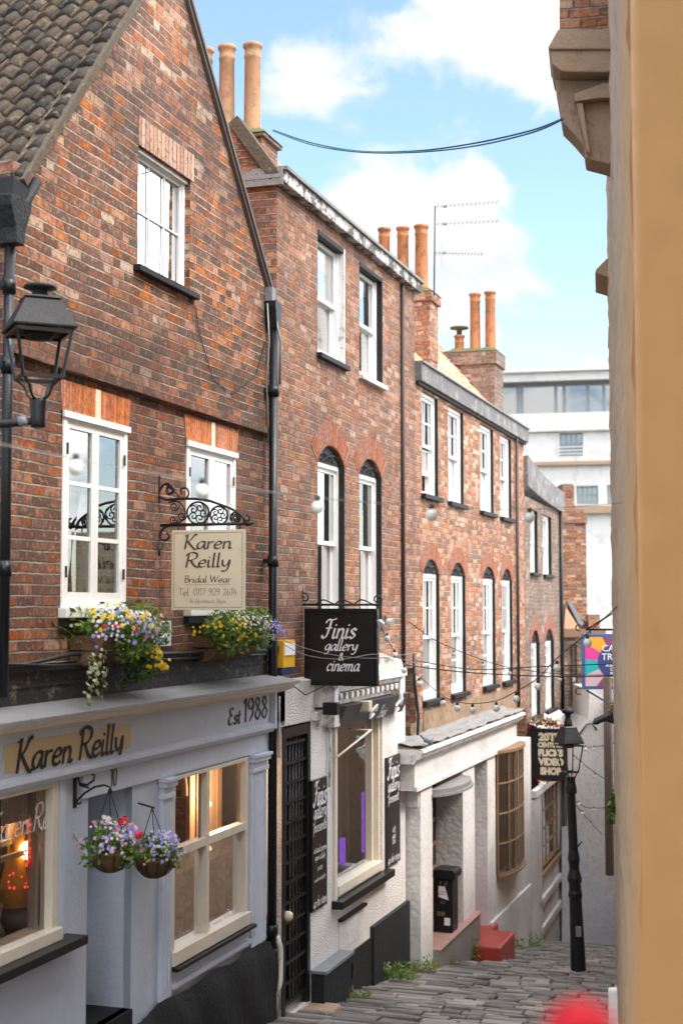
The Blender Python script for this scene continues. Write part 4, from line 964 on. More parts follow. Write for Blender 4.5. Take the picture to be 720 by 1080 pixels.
# gate
gt = MB(); g0, g1, gz0, gz1 = gate
gt.box(g0 + .03, g0 + .11, YR + .0, YR + .06, gz0, gz1 - .02); gt.box(g1 - .09, g1 - .01, YR + .0, YR + .06, gz0, gz1 - .02); gt.box(g0 + .11, g1 - .09, YR + .001, YR + .05, gz1 - .12, gz1 - .02)
G_ = gt.build('gate_frame', M['blackgloss'], H2)
for i in range(7):
    a = g0 + .15 + (g1 - g0 - .28) * i / 6; m = MB(); m.tube([(a, YR + .05, gz0 + .08), (a, YR + .05, gz1 - .12)], .011, 6); m.build('upright_bar', M['iron'], G_)
for i in range(14):
    b = gz0 + .12 + (gz1 - gz0 - .3) * i / 13; m = MB(); m.box(g0 + .11, g1 - .09, YR + .018, YR + .04, b - .014, b + .014); m.build('cross_bar', M['pipe'], G_)
m = MB(); m.ball((g0 + .13, YR - .02, Z(302, 966, YR)), .05, 10, 8); m.build('handle', M['signcream'], G_)
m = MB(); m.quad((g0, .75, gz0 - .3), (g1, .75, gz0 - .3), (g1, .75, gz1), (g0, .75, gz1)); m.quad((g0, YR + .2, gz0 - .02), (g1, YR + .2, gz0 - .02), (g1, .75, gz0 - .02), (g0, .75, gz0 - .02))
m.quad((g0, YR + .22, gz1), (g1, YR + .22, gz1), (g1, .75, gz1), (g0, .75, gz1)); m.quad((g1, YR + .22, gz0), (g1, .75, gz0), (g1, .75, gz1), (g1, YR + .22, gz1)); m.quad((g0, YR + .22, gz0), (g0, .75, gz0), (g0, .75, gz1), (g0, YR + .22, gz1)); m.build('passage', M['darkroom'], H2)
m = MB(); m.box(g0 - .05, g1 + .1, YR - .30, YR + .2, gz0 - .3, gz0 - .03); m.build('doorstep', M['stone'], H2, bevel=.03)
# gallery window
s0, s1, z0, z1 = gw2; m = MB(); fw = .05
m.box(s0, s0 + fw, YR + .03, YR + .15, z0, z1); m.box(s1 - fw, s1, YR + .03, YR + .15, z0, z1); m.box(s0 + fw, s1 - fw, YR + .031, YR + .149, z1 - .05, z1); m.box(s0 + fw, s1 - fw, YR - .02, YR + .149, z0, z0 + .1)
m.box(s1 - .12, s1 - fw - .01, YR + .09, YR + .17, z0 + .1, z1 - .05)
W3 = m.build('shop_window', M['cream'], H2, bevel=.004); pane(W3, s0 + fw, s1 - fw, z0 + .1, z1 - .05, YR + .1, 'darkglass')
m = MB(); m.box(s0 - .1, s0 - .03, YR - .03, YR - .001, z0 - .15, z1); m.box(s0 - .028, s0 - .002, YR - .02, YR - .001, z0 - .15, z1); m.build('window_casing', M['cream'], H2)
m = MB(); m.box(s0 - .14, s1 + .12, YR - .12, YR - .001, z0 - .1, z0 - .02); m.build('sill', M['blackgloss'], H2, bevel=.005)
room(W3, s0 - .1, s1 + .5, YR + .16, 1.1, z0 - .05, z1 + .05, 'darkroom')
p = A.on(386, 870, .12); m = MB(); m.box(p[0] - .06, p[0] + .07, .10, .16, Z(390, 896, .12), Z(390, 834, .12)); m.build('purple_strip', M['purple'], W3)
m = MB(); m.box(p[0] - .06, p[0] + .07, .11, .15, z0 + .08, Z(390, 896, .12) - .01); m.build('pale_card', M['bluegrey'], W3)
p = A.on(361, 900, .1); m = MB(); m.box(p[0] - .05, p[0] + .05, .08, .12, Z(361, 911, .1), Z(361, 884, .1)); m.build('purple_strip', M['purple'], W3)
m = MB(); m.box(p[0] - .05, p[0] + .13, .0, .2, Z(361, 915, .1), Z(361, 912, .1)); m.build('pale_card', M['bluegrey'], W3)
curtain(W3, s0 + fw + .25, s1 - .1, z0 + .1, z1 - .05, .3, 'darkroom', waves=6, amp=.05, name='dark_drape')
# plinth and cellar recess
z1_, z2_ = zavg((390, 978), (427, 955), yo=YR - .04), zavg((355, 990), (388, 974), yo=YR)
m = MB(); m.box(SX(390, 990, YR), sB + .02, YR - .05, .1, zg2 - .3, z1_); m.build('plinth', M['blackplinth'], H2, bevel=.004)
m = MB(); m.box(SX(356, 1010, YR), SX(390, 990, YR) - .001, YR - .02, .1, zg2 - .3, z1_ - .12); m.build('plinth', M['blackplinth'], H2)
a, b = SX(328, 1020, YR), SX(357, 1010, YR) ; zz = zavg((330, 1028), (357, 1015), yo=YR - .12)
m = MB(); m.box(a, b, YR - .14, YR - .001, zg2 - .3, zz - .03); m.build('plinth', M['blackplinth'], H2); m = MB(); m.box(a - .02, b + .02, YR - .17, YR - .001, zz - .029, zz + .0); m.build('ledge_slab', M['lead'], H2)
m = MB(); m.box(SX(357, 985, YR), SX(379, 975, YR), YR - .008, YR - .001, z1_ - .02, zavg((357, 972), (382, 955), yo=YR)); m.build('cellar_panel', M['whiterender'], H2)
m = MB(); m.prism([(SX(356, 975, YR), zavg((357, 972), (382, 955), yo=YR)), (SX(383, 960, YR), zavg((357, 972), (382, 955), yo=YR)), (SX(383, 960, YR), zavg((357, 972), (382, 955), yo=YR) + .03), (SX(356, 975, YR), zavg((357, 972), (382, 955), yo=YR) + .03)], 'y', YR - .05, YR - .001); m.build('drip_strip', M['blackmat'], H2)
p = A.on(372, 1023, YR - .02); m = MB(); m.box(p[0] - .05, p[0] + .05, YR - .035, YR - .02, p[1] - .08, p[1] + .09); m.box(p[0] - .03, p[0] + .03, YR - .04, YR - .034, p[1] - .0, p[1] + .06); m.build('vent', M['iron'], H2)
# black fascia with the gallery name
f0, f1 = SX(356, 750, YR - .1), SX(424, 740, YR - .1); fz1, fz0 = zavg((358, 744), (424, 731), yo=YR - .12), zavg((358, 766), (424, 752), yo=YR - .12)
m = MB(); m.prism([(YR - .001, fz0), (YR - .10, fz0), (YR - .20, fz1), (YR - .001, fz1)], 's', f0, f1); FS = m.build('fascia', M['signgrey'], H2, bevel=.003)
sl = (YR - .10 - (YR - .20)) / (fz0 - fz1)
def onfas(s): return lambda u, v, h: (s + u, YR - .105 - (v) * (.10 / (fz1 - fz0)) - h - .002, fz0 + v)
m = MB(); p = SX(406, 740, YR - .15) - SX(356, 750, YR - .15)
H_ = fz1 - fz0
script(m, 'Finis', H_ * .62, onfas(f0 + (f1 - f0) * .56), nib=.12, ang=25, slant=.25, center=False); m.build('fascia_lettering', M['letterwhite'], FS)
m = MB()
for cc, r in ((.45, .34), (.86, .4)):
    c = f0 + (f1 - f0) * cc; P_ = onfas(c)
    for a0 in range(0, 3): m.tube([P_(r * H_ * 1.5 * (1 - .25 * a0) * math.cos(t * .5), H_ * .4 + r * H_ * (.9 - .2 * a0) * math.sin(t * .5) * (1 + .3 * math.sin(t)), .004) for t in range(0, 12)], .008, 4)
m.build('fascia_emblem', M['letterwhite'], FS)
# tall side signs
def sidesign(x0, x1, yt0, yt1, yb0, yb1, lab, extra):
    a, b = SX(x0, 890, YR - .03), SX(x1, 880, YR - .03); zt, zb = zavg((x0, yt0), (x1, yt1), yo=YR - .03), zavg((x0, yb0), (x1, yb1), yo=YR - .03)
    t = thing('sign_board', lab, 'sign', A, (a + b) / 2, YR, zb)
    m = MB(); m.box(a, b, YR - .03, YR - .002, zb, zt); bd = m.build('board', M['signblack'], t, bevel=.003)
    c = (a + b) / 2; w = b - a; H = zt - zb
    for (v, tx, sz, nb) in extra:
        m = MB(); ww = sum(G[q][0] if q in G else .32 for q in tx); sp = min(1.0, w * .86 / (ww * sz)); script(m, tx, sz, on_wall(c - w * .02, YR - .032, zb + v * H), nib=nb, ang=25, slant=.2, space=sp); m.build('lettering', M['letterwhite'], bd)
    return t
sidesign(329.5, 345, 824, 818, 967, 949, 'tall black sign board with white lettering between the iron gate and the gallery window',
         [(.80, 'Finis', .24, .13), (.70, 'gallery', .17, .11), (.60, 'presents', .12, .11), (.44, 'art and cinema', .07, .1), (.38, 'open daily', .07, .1), (.30, 'prints', .06, .1), (.22, 'cards and gifts', .05, .1), (.03, 'up the steps', .10, .12)])
sidesign(408, 422, 800, 794, 917, 906, 'tall black sign board with white lettering right of the gallery window',
         [(.80, 'Finis', .24, .13), (.68, 'gallery', .17, .11), (.58, 'presents', .12, .11), (.30, 'art', .09, .1), (.24, 'and', .08, .1), (.19, 'film', .08, .1), (.03, 'up the steps', .10, .12)])
# hanging black sign
def hang_bracket(t, s, y0, y1, z, up):
    m = MB(); m.box(s - .012, s + .012, y1, y0, z - .012, z + .012); m.tube([(s, y1, z), (s, y1 - .05, z)], [.018, .002], 6); m.build('bracket_bar', M['iron'], t)
    return t
def px_cross(x, y, s): return A.cross(x, y, s)
sF = SX(319, 690); yl, zt = px_cross(323, 643, sF); yr_, _ = px_cross(397.5, 643, sF); _, zb = px_cross(360, 722, sF)
t = thing('hanging_sign', 'black square gallery sign with white script hanging above the narrow black fascia', 'sign', A, sF, (yl + yr_) / 2, zb)
m = MB(); m.box(sF - .02, sF + .02, yr_, yl, zb, zt); bd = m.build('board', M['signblack'], t, bevel=.004)
m = MB(); b = .03
m.box(sF - .035, sF + .035, yr_ - .01, yr_ + b, zb - .01, zt + .01); m.box(sF - .035, sF + .035, yl - b, yl + .01, zb - .01, zt + .01); m.box(sF - .034, sF + .034, yr_ + b, yl - b, zb - .012, zb + b); m.box(sF - .034, sF + .034, yr_ + b, yl - b, zt - b, zt + .012); m.build('sign_frame', M['blackgloss'], t)
cy = (yl + yr_) / 2; H = zt - zb; W = yl - yr_
for (tx, sz, v, nb, wd, du) in (('Finis', .25, .62, .14, .46, .02), ('gallery', .155, .455, .14, .46, 0), ('&', .105, .325, .15, .08, .0), ('cinema', .175, .185, .14, .46, -.02)):
    m = MB(); ww = sum(G[q][0] for q in tx) * sz * H / .85; script(m, tx, sz * H, across(sF - .0205, cy + du, zb + v * H), nib=nb, ang=30, slant=.25, space=wd * W / (sum(G[q][0] for q in tx) * sz * H)); m.build('lettering', M['letterwhite'], bd)
m = MB(); m.tube([(sF, 0, zt + .05), (sF, yr_ - .05, zt + .05)], .012, 6)
m.build('bracket_bar', M['iron'], t)
def scroll(t, s, pts, r=.008, name='scroll'):
    q = smooth([tuple(p) for p in pts], 4); m = MB(); m.tube([(s, p.x, p.y) for p in q], r, 6); return m.build(name, M['iron'], t)
scroll(t, sF, spiral((yl + .02, zt + .12), .07, 1.4, -1.2)); scroll(t, sF, spiral((yr_, zt + .10), .06, 1.4, -1.2, sgn=-1)); scroll(t, sF, [(0.02, zt - .05), (0.0, zt + .2), (.02, zt + .28)])
for i in range(3): scroll(t, sF, [(yl - .1 - W * .27 * i, zt + .05), (yl - .18 - W * .27 * i, zt + .1), (yl - .3 - W * .27 * i, zt + .055)])
# lights over the fascia
def floodlamp(xa, ya, xb, yb, lab, mat):
    s = SX(xa, ya, -.1) ; y0, z0 = A.cross(xa, ya, s); y1, z1 = A.cross(xb, yb, s)
    t = thing('sign_lamp', lab, 'lamp', A, s, y0, z0); m = MB(); m.tube([(s, 0, z0), (s, y0 - .1, z0)], .013, 6); m.build('arm', M['iron'], t)
    m = MB(); m.box(s - .06, s + .06, y1, y0 - .1, min(z0, z1) - .06, max(z0, z1) + .05); m.build('lamp_box', M[mat], t, bevel=.01); m = MB(); m.box(s - .05, s + .05, y1 + .02, y0 - .12, min(z0, z1) - .068, min(z0, z1) - .061); m.build('lens', M['signcream'], t)
floodlamp(332, 747, 357, 746, 'boxy black flood lamp on a short arm left of the gallery fascia', 'blackgloss')
floodlamp(366, 744, 391, 744, 'boxy cream-fronted flood lamp in front of the gallery fascia', 'signcream')
m = MB(); p = A.on(350, 798, -.12); q = A.on(391, 770, -.35); m.tube([(p[0], YR, p[1]), (p[0], YR - .08, p[1]), (q[0], -.35, q[1])], .012, 6); m.tube([(q[0], -.35, q[1]), (q[0], YR, q[1] - .0)], .01, 6); m.build('stay_rod', M['cream'], H2)
m = MB(); m.tube([onw(347, 735, YR - .03), onw(348, 790, YR - .03), onw(347, 830, YR - .03)], .015, 6); m.build('waste_pipe', M['whiteold'], H2)
m = MB(); m.tube([onw(300, 716, -.13), onw(322, 733, -.16), onw(345, 722, -.2), onw(380, 716, -.3)], .006, 5); m.build('wall_cable', M['cable'], H2)
# ================================================================== third house: four bays
s3, e3 = e2, SX(552, 500)
H3 = thing('brick_house', 'long mottled brick house with four bays of tall sash windows and a white bow-windowed shopfront', 'house', A, (s3 + e3) / 2, 0, ground((s3 + e3) / 2))
zpb3 = zavg((440, 402), (545, 464)); zpt3 = zavg((439, 376), (552, 453), yo=-.08)
Y3 = 0.0
up3 = [(444.7, 461.5), (472.5, 488.3), (506, 519.6), (527, 538.3)]; ut = zavg((445, 411), (473, 428), (506, 446), (527, 458)); ub = zavg((445, 520), (473, 529), (506, 538), (527, 546))
lo3 = [(446, 463), (475.5, 490.5), (509, 521.8), (529.3, 539.8)]; lt = zavg((454.5, 589), (483, 593.5), (515, 598), (534.5, 600)); lb = zavg((446, 740), (475.5, 732), (509, 725), (529.5, 720))
zs3 = zavg((447, 775), (555, 745))
holes = [rect(SX(a, 480), SX(b, 480), ub, ut) for a, b in up3] + [archloop(SX(a, 660), SX(b, 660), lb, lt - .2, lt) for a, b in lo3]
wallmesh(rect(s3 + .002, e3, zs3 - .1, zpb3), holes, reveal=.2).build('wall', M['brick3'], H3)
m = MB(); D3 = 5; m.quad((e3, 0, -8), (e3, D3, -8), (e3, D3, zpb3), (e3, 0, zpb3)); m.quad((s3, D3, -8), (e3, D3, -8), (e3, D3, zpb3), (s3, D3, zpb3)); m.quad((s3, .3, zs3), (e3, .3, zs3), (e3, D3, zs3), (s3, D3, zs3)); m.build('side_wall', M['brick3'], H3)
m = MB(); m.box(s3 + .03, e3 + .02, -.09, .2, zpb3, zpt3); m.build('parapet', M['parapet3'], H3, bevel=.01)
m = MB(); m.box(s3 + .03, e3 + .04, -.12, .22, zpt3, zpt3 + .03); m.build('coping', M['slate'], H3)
m = MB(); m.box(s3 + .03, e3, -.05, .1, zpb3 - .04, zpb3 - .001); m.build('parapet_drip', M['blackmat'], H3)
yr3, zr3 = A.cross(438, 345, s3 + .05)
yr3 = 1.7; zr3 = zpt3 + 1.75
pantiles_back(.1, zpt3 - .05, yr3, zr3, s3 + .03, e3, pitch=.24, gauge=.27, amp=.02).build('tiled_roof', M['orangetile'], H3)
for i, (a, b) in enumerate(up3):
    s0, s1 = SX(a, 480), SX(b, 480); sash_window(H3, s0, s1, ub, ut, .06, cols=2, rows=2, cur='curtaincream', low=(.25 if i == 0 else 0), glass='skyglass', cover=.6); jamb(H3, s1, ub, ut, -.006, .04, 'blackgloss', .03)
for i, (a, b) in enumerate(lo3):
    s0, s1 = SX(a, 660), SX(b, 660); sash_window(H3, s0, s1, lb, lt, .06, cols=2, rows=2, arch=(lt - .2, lt), box='blackmat', cur='curtaincream', low=0, cover=.7); jamb(H3, s1, lb, lt - .2, -.006, .04, 'blackgloss', .03); arch_obj(H3, s0 - .02, s1 + .02, lt - .22, lt + .01, t=.22)
pipe(H3, SX(545.5, 600, -.05), -.05, zs3, zpb3, .028, mat='rustpipe')
m = MB(); m.box(s3 - .05, s3 + .35, -.02, .0, Z(430, 830, 0), zs3 - .02); m.build('rubble_patch', M['rubble'], H3)
m = MB(); m.box(s3 + .36, SX(543, 700), -.012, .0, zs3 - .05, lb - .12); m.box(SX(432, 700), s3 + .3, -.014, -.001, zs3 - .02, zs3 + .25); m.build('rubble_course', M['rubble'], H3)
# shopfront
YS = -.28
k0, k1 = SX(451, 790, YS - .2), SX(557, 752, YS - .2); kz = zavg((451, 786), (558, 752), yo=YS - .2)
m = MB(); kt = kz + .07
vs = []; n = 40; 
for i in range(n + 1):
    s = k0 + (k1 - k0) * i / n
    for j in range(7): vs.append((s, .0 - (0.40) * j / 6, kt - (kt - kz - .02) * (j / 6) + U(-.02, .02)))
m.add(vs, [(i * 7 + j, (i + 1) * 7 + j, (i + 1) * 7 + j + 1, i * 7 + j + 1) for i in range(n) for j in range(6)]); m.add([(k0, 0, kt - .04), (k0, -.42, kz - .02), (k0, 0, kz - .02)], [(0, 1, 2)]); m.add([(k1, 0, kt - .04), (k1, -.42, kz - .02), (k1, 0, kz - .02)], [(0, 1, 2)])
m.build('slate_pentice', M['slate'], H3)
fb = zavg((455, 820), (549, 786), yo=YS)
m = MB(); m.prism([(0, kz - .02), (-.42, kz - .02), (-.43, kz - .06), (-.40, kz - .08), (-.38, kz - .13), (-.34, kz - .15), (YS - .02, kz - .2), (0, kz - .2)], 's', k0, k1); m.build('cornice', M['whiteold'], H3)
m = MB(); m.box(k0 + .08, k1 - .05, YS - .01, .0, fb, kz - .195); m.build('fascia', M['whiterender'], H3); m = MB(); m.box(k0 + .08, k1 - .05, YS - .04, YS - .011, fb - .01, fb + .05); m.build('fascia_moulding', M['whiterender'], H3)
X3 = lambda x, y=880: SX(x, y, YS)
gz = ground(X3(540)) - .8
def pier(x0, x1, z1, y0=YS, y1=.3, mat='whiterender', z0=None, name='pier'):
    m = MB(); m.box(X3(x0), X3(x1), y0, y1, gz if z0 is None else z0, z1); return m.build(name, M[mat], H3, bevel=.01)
pier(443.6, 456, fb + .0); pier(488, 500.6, fb); pier(549.5, 559, fb, YS - .02)
m = wallmesh(rect(X3(514), X3(549.5), gz, fb), [rect(X3(522.5), X3(546), zavg((522, 918), (546, 908), yo=YS), zavg((522, 790), (546, 782), yo=YS))], y=YS, reveal=.1)
m.quad((X3(514), YS, gz), (X3(514), .8, gz), (X3(514), .8, fb), (X3(514), YS, fb)); m.build('shopfront', M['whiterender'], H3)
m = MB(); m.box(X3(515), X3(557), YS - .05, YS - .001, gz, zavg((516, 966), (557, 938), yo=YS) ); m.build('plinth', M['whiterender'], H3, bevel=.008)
# white boxed-in alcove left of it
m = MB(); m.box(SX(428, 840, -.1), X3(443.5), YS + .02, .2, zavg((428, 862), (443, 850), yo=YS), zavg((428, 822), (443, 814), yo=YS)); m.build('boxed_cover', M['whiterender'], H3, bevel=.008)
m = MB(); m.box(SX(428, 840, 0), X3(443.6), -.02, .2, gz, zavg((428, 862), (443, 850), yo=YS)); m.build('alcove_wall', M['whiterender'], H3)
# first doorway (brown glazed door, curved hood) and its step
d0, d1 = X3(456), X3(488); stz = zavg((460, 990), (500, 968), yo=YS)
m = MB(); PD = YS + .36; m.quad((d0, .55, gz), (d1, .55, gz), (d1, .55, fb), (d0, .55, fb)); m.quad((d1 - .004, YS, gz), (d1 - .004, .55, gz), (d1 - .004, .55, fb), (d1 - .004, YS, fb)); m.quad((d0, 0, fb - .1), (d1, 0, fb - .1), (d1, .55, fb - .1), (d0, .55, fb - .1)); m.build('porch_wall', M['whiterender'], H3)
m = MB(); q0 = d0 + .05; dd0, dd1 = d0 + .02, d0 + (d1 - d0) * .95; dzt = fb - .25
m.box(dd0, dd1, PD, PD + .05, stz + .05, fb - .12)
DD = m.build('door', M['brownwood'], H3)
for i in range(4):
    for j in range(2):
        m = MB(); w = (dd1 - dd0 - .2) / 2; m.box(dd0 + .07 + j * (w + .06), dd0 + .07 + j * (w + .06) + w, PD - .012, PD - .001, stz + .8 + i * .32, stz + 1.05 + i * .32); m.build('glazed_light', M['darkroom'], DD)
m = MB(); cx = (d0 + d1) / 2; r = (d1 - d0) / 2 + .06; vs = []
n = 16; hz = fb - .02
out = [(cx + r * math.cos(math.pi * i / n), YS + .02 - .30 * math.sin(math.pi * i / n)) for i in range(n + 1)]
m.prism(out, 'z', hz - .16, hz - .13); out2 = [(cx + (r - .03) * math.cos(math.pi * i / n), YS + .02 - .27 * math.sin(math.pi * i / n)) for i in range(n + 1)]; m.prism(out2, 'z', hz - .131, hz - .07)
m.build('door_hood', M['slate'], H3)
m = MB(); m.box(X3(456), X3(500), YS - .08, .5, gz, stz - .03); m.build('porch_step_base', M['greystone'], H3, bevel=.01)
m = MB(); m.box(X3(456), X3(500), YS - .10, .5, stz - .03, stz); m.build('porch_step', M['pinkstep'], H3, bevel=.01)
# second doorway with red steps
d0, d1 = X3(500.6), X3(514)
m = MB(); m.quad((d0, .75, gz), (d1, .75, gz), (d1, .75, fb), (d0, .75, fb)); m.quad((d0 + .002, YS, gz), (d0 + .002, .75, gz), (d0 + .002, .75, fb), (d0 + .002, YS, fb)); m.build('door_recess', painted('pinkish_white_paint', (.60, .52, .52), .6, .3), H3)
za, zb_ = zavg((503, 978), yo=YS), Z(520, 1000, YS - .35)
m = MB(); m.box(d0 - .02, d1 + .25, YS - .10, .6, gz, zavg((502, 986), (516, 979), yo=YS)); m.build('red_step', M['redstep'], H3, bevel=.015)
m = MB(); p0, p1 = SX(514, 1000, YS - .3), SX(530, 985, YS - .3); zz = zavg((520, 992), yo=YS - .3); m.box(p0, p1, YS - .48, YS - .101, gz, zz); m.build('red_step', M['redstep'], H3, bevel=.03)
# bow window
b0, b1 = X3(522.5), X3(546); bt, bb = zavg((522, 792), (546, 784), yo=YS), zavg((522, 920), (546, 909), yo=YS); cx = (b0 + b1) / 2; hw = (b1 - b0) / 2; bow = .22
def bowy(u, dd=0): return YS + .02 - (bow + dd) * math.sqrt(max(0, 1 - (u * .97) ** 2)) 
m = MB(); nc, nr = 6, 4
for i in range(nc + 1):
    u = -1 + 2 * i / nc; m.tube([(cx + hw * u, bowy(u), bb + .03), (cx + hw * u, bowy(u), bt - .02)], .016, 4)
for j in range(nr + 1):
    z = bb + .03 + (bt - bb - .05) * j / nr; m.tube([(cx + hw * (-1 + 2 * i / 16), bowy(-1 + 2 * i / 16), z) for i in range(17)], .020 if j in (0, nr) else .014, 4)
BW = m.build('bow_window', M['bowwood'], H3)
m = MB(); m.prism([(cx + hw * (-1 + 2 * i / 16) * 1.03, bowy(-1 + 2 * i / 16, .05)) for i in range(17)], 'z', bb - .02, bb + .015); m.build('sill', M['bowwood'], BW)
m = MB(); m.prism([(cx + hw * (-1 + 2 * i / 16) * 1.03, bowy(-1 + 2 * i / 16, .05)) for i in range(17)], 'z', bt - .015, bt + .03); m.build('window_head', M['bowwood'], BW)
m = MB(); vs = []
for i in range(17):
    u = -1 + 2 * i / 16; vs += [(cx + hw * u, bowy(u) + .015, bb + .02), (cx + hw * u, bowy(u) + .015, bt - .01)]
m.add(vs, [(2 * i, 2 * i + 2, 2 * i + 3, 2 * i + 1) for i in range(16)], True); m.build('pane', M['glass'], BW)
m = MB(); 
for i in range(17 - 1):
    u0 = -.95 + 1.9 * i / 16; m.box(cx + hw * u0, cx + hw * (u0 + .09), YS + .02, YS + .03, bb, bt)
m.build('blind', M['ambercurtain'], BW)
# litter bin
sb = X3(475); y0b, _ = A.cross(464, 950, sb); y1b, _ = A.cross(489, 950, sb); zbt = A.cross(476, 917, sb)[1]
bs0 = X3(474); 
t = thing('litter_bin', 'black litter bin with hooded top and stickers standing on the pink porch step', 'bin', A, bs0 + .15, (y0b + y1b) / 2, stz)
bw_ = abs(y0b - y1b) * .82; yc = YS + .05 - .0; ya, yb = yc - bw_ / 2 + .05, yc + bw_ / 2 + .05
m = MB(); m.box(bs0, bs0 + .32, ya, yb, stz + .002, zbt - .12); BB = m.build('bin_body', M['blackgloss'], t, bevel=.015)
m = MB(); m.prism([(ya - .04, zbt - .12), (yb + .02, zbt - .12), (yb + .02, zbt - .02), (yb - .04, zbt), (ya - .02, zbt), (ya - .05, zbt - .04)], 's', bs0 - .03, bs0 + .35); m.build('hood', M['blackgloss'], t, bevel=.012)
m = MB(); c = (ya + yb) / 2; m.add([(bs0 - .002, c + .06, zbt - .22), (bs0 - .002, c - .03, zbt - .22), (bs0 - .002, c - .08, zbt - .4), (bs0 - .002, c + .06, zbt - .36)], [(0, 1, 2, 3)]); m.box(bs0 - .002, bs0 - .001, c - .1, c - .02, stz + .1, stz + .2); m.build('sticker', M['letterwhite'], BB)
m = MB(); m.box(bs0 - .002, bs0 - .001, c - .03, c + .08, stz + .22, stz + .28); m.build('green_sticker', M['moss'], BB)
m = MB(); 
for q in range(3): script(m, ('sxe', 'ozr', 'kv')[q], .10 - .01 * q, across(bs0 - .001, c, stz + .62 - .12 * q), nib=.09, ang=80, slant=.3)
m.build('scribble', M['lettergrey'], BB)
# ================================================================== fourth house, turning slightly with the street
p4 = A.world(e3 + .02, 0, 0); TH4 = math.atan((800 - 360) / 1500.0); B = Frame(0, 0, TH4); B.p = Vector((p4.x, p4.y)) 
H4 = thing('brick_house', 'brown-grey brick house with curved lead parapet, beyond the four-bay house', 'house', B, 2.2, 0, ground(e3 + 2))
BX = lambda x, y=640, yo=0: B.on(x, y, yo)[0]
def bz(*p, yo=0): return sum(B.on(a, b, yo)[1] for a, b in p) / len(p)
l4 = BX(592, 600); zp4b = bz((555, 523), (590, 541)); zp4t = bz((553, 497), (592, 521)); zs4 = bz((556, 770), (595, 745))
wu = [(559.5, 567), (573, 581.5)]; ut4 = bz((559.5, 536), (573, 543)); ub4 = bz((560, 603), (575, 607))
wl = [(559.5, 568), (574, 583)]; lt4 = bz((563.5, 664), (578, 664)); lb4 = bz((563, 756), (577, 750))
holes = [rect(BX(a), BX(b), ub4, ut4) for a, b in wu] + [archloop(BX(a), BX(b), lb4, lt4 - .25, lt4) for a, b in wl]
wallmesh(rect(0, l4, zs4 - .1, zp4b), holes, reveal=.2).build('wall', M['brick4'], H4)
m = MB(); m.quad((l4, 0, -9), (l4, 5, -9), (l4, 5, zp4b), (l4, 0, zp4b)); m.quad((0, 5, -9), (l4, 5, -9), (l4, 5, zp4b), (0, 5, zp4b)); m.build('side_wall', M['brick4'], H4)
m = MB(); vs = []; n = 16
for i in range(n + 1):
    s = l4 * i / n; dz = .30 * (1 - i / n) ** 2
    vs += [(s, -.08, zp4b + dz * .6), (s, -.08, zp4t + dz), (s, .2, zp4t + dz), (s, .2, zp4b)]
m.add(vs, [(4 * i + j, 4 * i + 4 + j, 4 * i + 4 + (j + 1) % 4, 4 * i + (j + 1) % 4) for i in range(n) for j in range(4)] + [(0, 1, 2, 3), (4 * n, 4 * n + 1, 4 * n + 2, 4 * n + 3)]); m.build('parapet', M['parapet3'], H4)
m = MB(); m.box(0, .8, .05, .3, zp4t + .2, zp4t + .36); m.box(.8, 1.7, .05, .3, zp4t + .1, zp4t + .24); m.box(2.6, 3.6, .05, .3, zp4t, zp4t + .1); m.build('roof_flashing', M['whiteold'], H4)
m = MB(); m.prism([(.2, zp4t - .1), (2.8, zp4t + 1.2), (5, zp4t - .1)], 's', .0, l4); m.build('roof', M['redtile'], H4)
for a, b in wu: sash_window(H4, BX(a), BX(b), ub4, ut4, .08, cols=2, rows=2, cur='curtaincream', cover=.5); jamb(H4, BX(b), ub4, ut4, -.006, .06)
for a, b in wl: sash_window(H4, BX(a), BX(b), lb4, lt4, .08, cols=2, rows=3, arch=(lt4 - .25, lt4), box='blackmat', cur='curtaincream', cover=.5); jamb(H4, BX(b), lb4, lt4 - .25, -.006, .06); arch_obj(H4, BX(a) - .02, BX(b) + .02, lt4 - .27, lt4 + .01, t=.24)
pp = MB(); pp.tube([(BX(589.5), -.05, zs4), (BX(589.5), -.05, zp4b)], .04, 10); pp.build('drainpipe', M['pipe'], H4)
m = MB(); m.box(BX(590.5), l4 + .003, -.02, .0, zs4, zp4b); m.build('quoin', M['brick5'], H4)
# its shopfront: cream-grey with a barred amber window
YB = -.2; gq = ground(e3 + 3) - 2.4
wq = (BX(565, 870, YB), BX(589.5, 870, YB), bz((566, 921), (589, 903), yo=YB), bz((566, 838), (589, 824), yo=YB))
m = wallmesh(rect(.1, BX(597, 870, YB), gq, zs4), [rect(*wq)], y=YB, reveal=.12); e4 = BX(597, 870, YB); m.quad((e4, YB, gq), (e4, 1, gq), (e4, 1, zs4), (e4, YB, zs4)); m.quad((.1, YB, zs4), (e4, YB, zs4), (e4, 0.01, zs4 + .1), (.1, .01, zs4 + .1)); m.build('shopfront', M['whiterender'], H4)
m = MB(); s0, s1, z0, z1 = wq; sash(m, s0, s1, z0, z1, YB + .03, 6, 4, b=.05, bar=.04); m.box(s0 - .03, s1 + .03, YB - .05, YB + .03, z0 - .06, z0); QW = m.build('shop_window', M['amberwood'], H4); pane(QW, s0 + .05, s1 - .05, z0 + .05, z1 - .05, YB + .05)
m = MB(); m.box(s0, s1, YB + .11, YB + .13, z0, z1); m.build('blind', M['ambercurtain2'], QW)
m = MB()
for (a, b_) in (((565, 958), (590, 922)), ((566, 985), (594, 947))):
    q0, q1 = B.on(*a, YB), B.on(*b_, YB); zz = (q0[1] + q1[1]) / 2; m.box(q0[0], q1[0], YB - .06, YB - .001, zz - .06, zz + .06)
m.build('stall_board', M['whiterender'], H4)
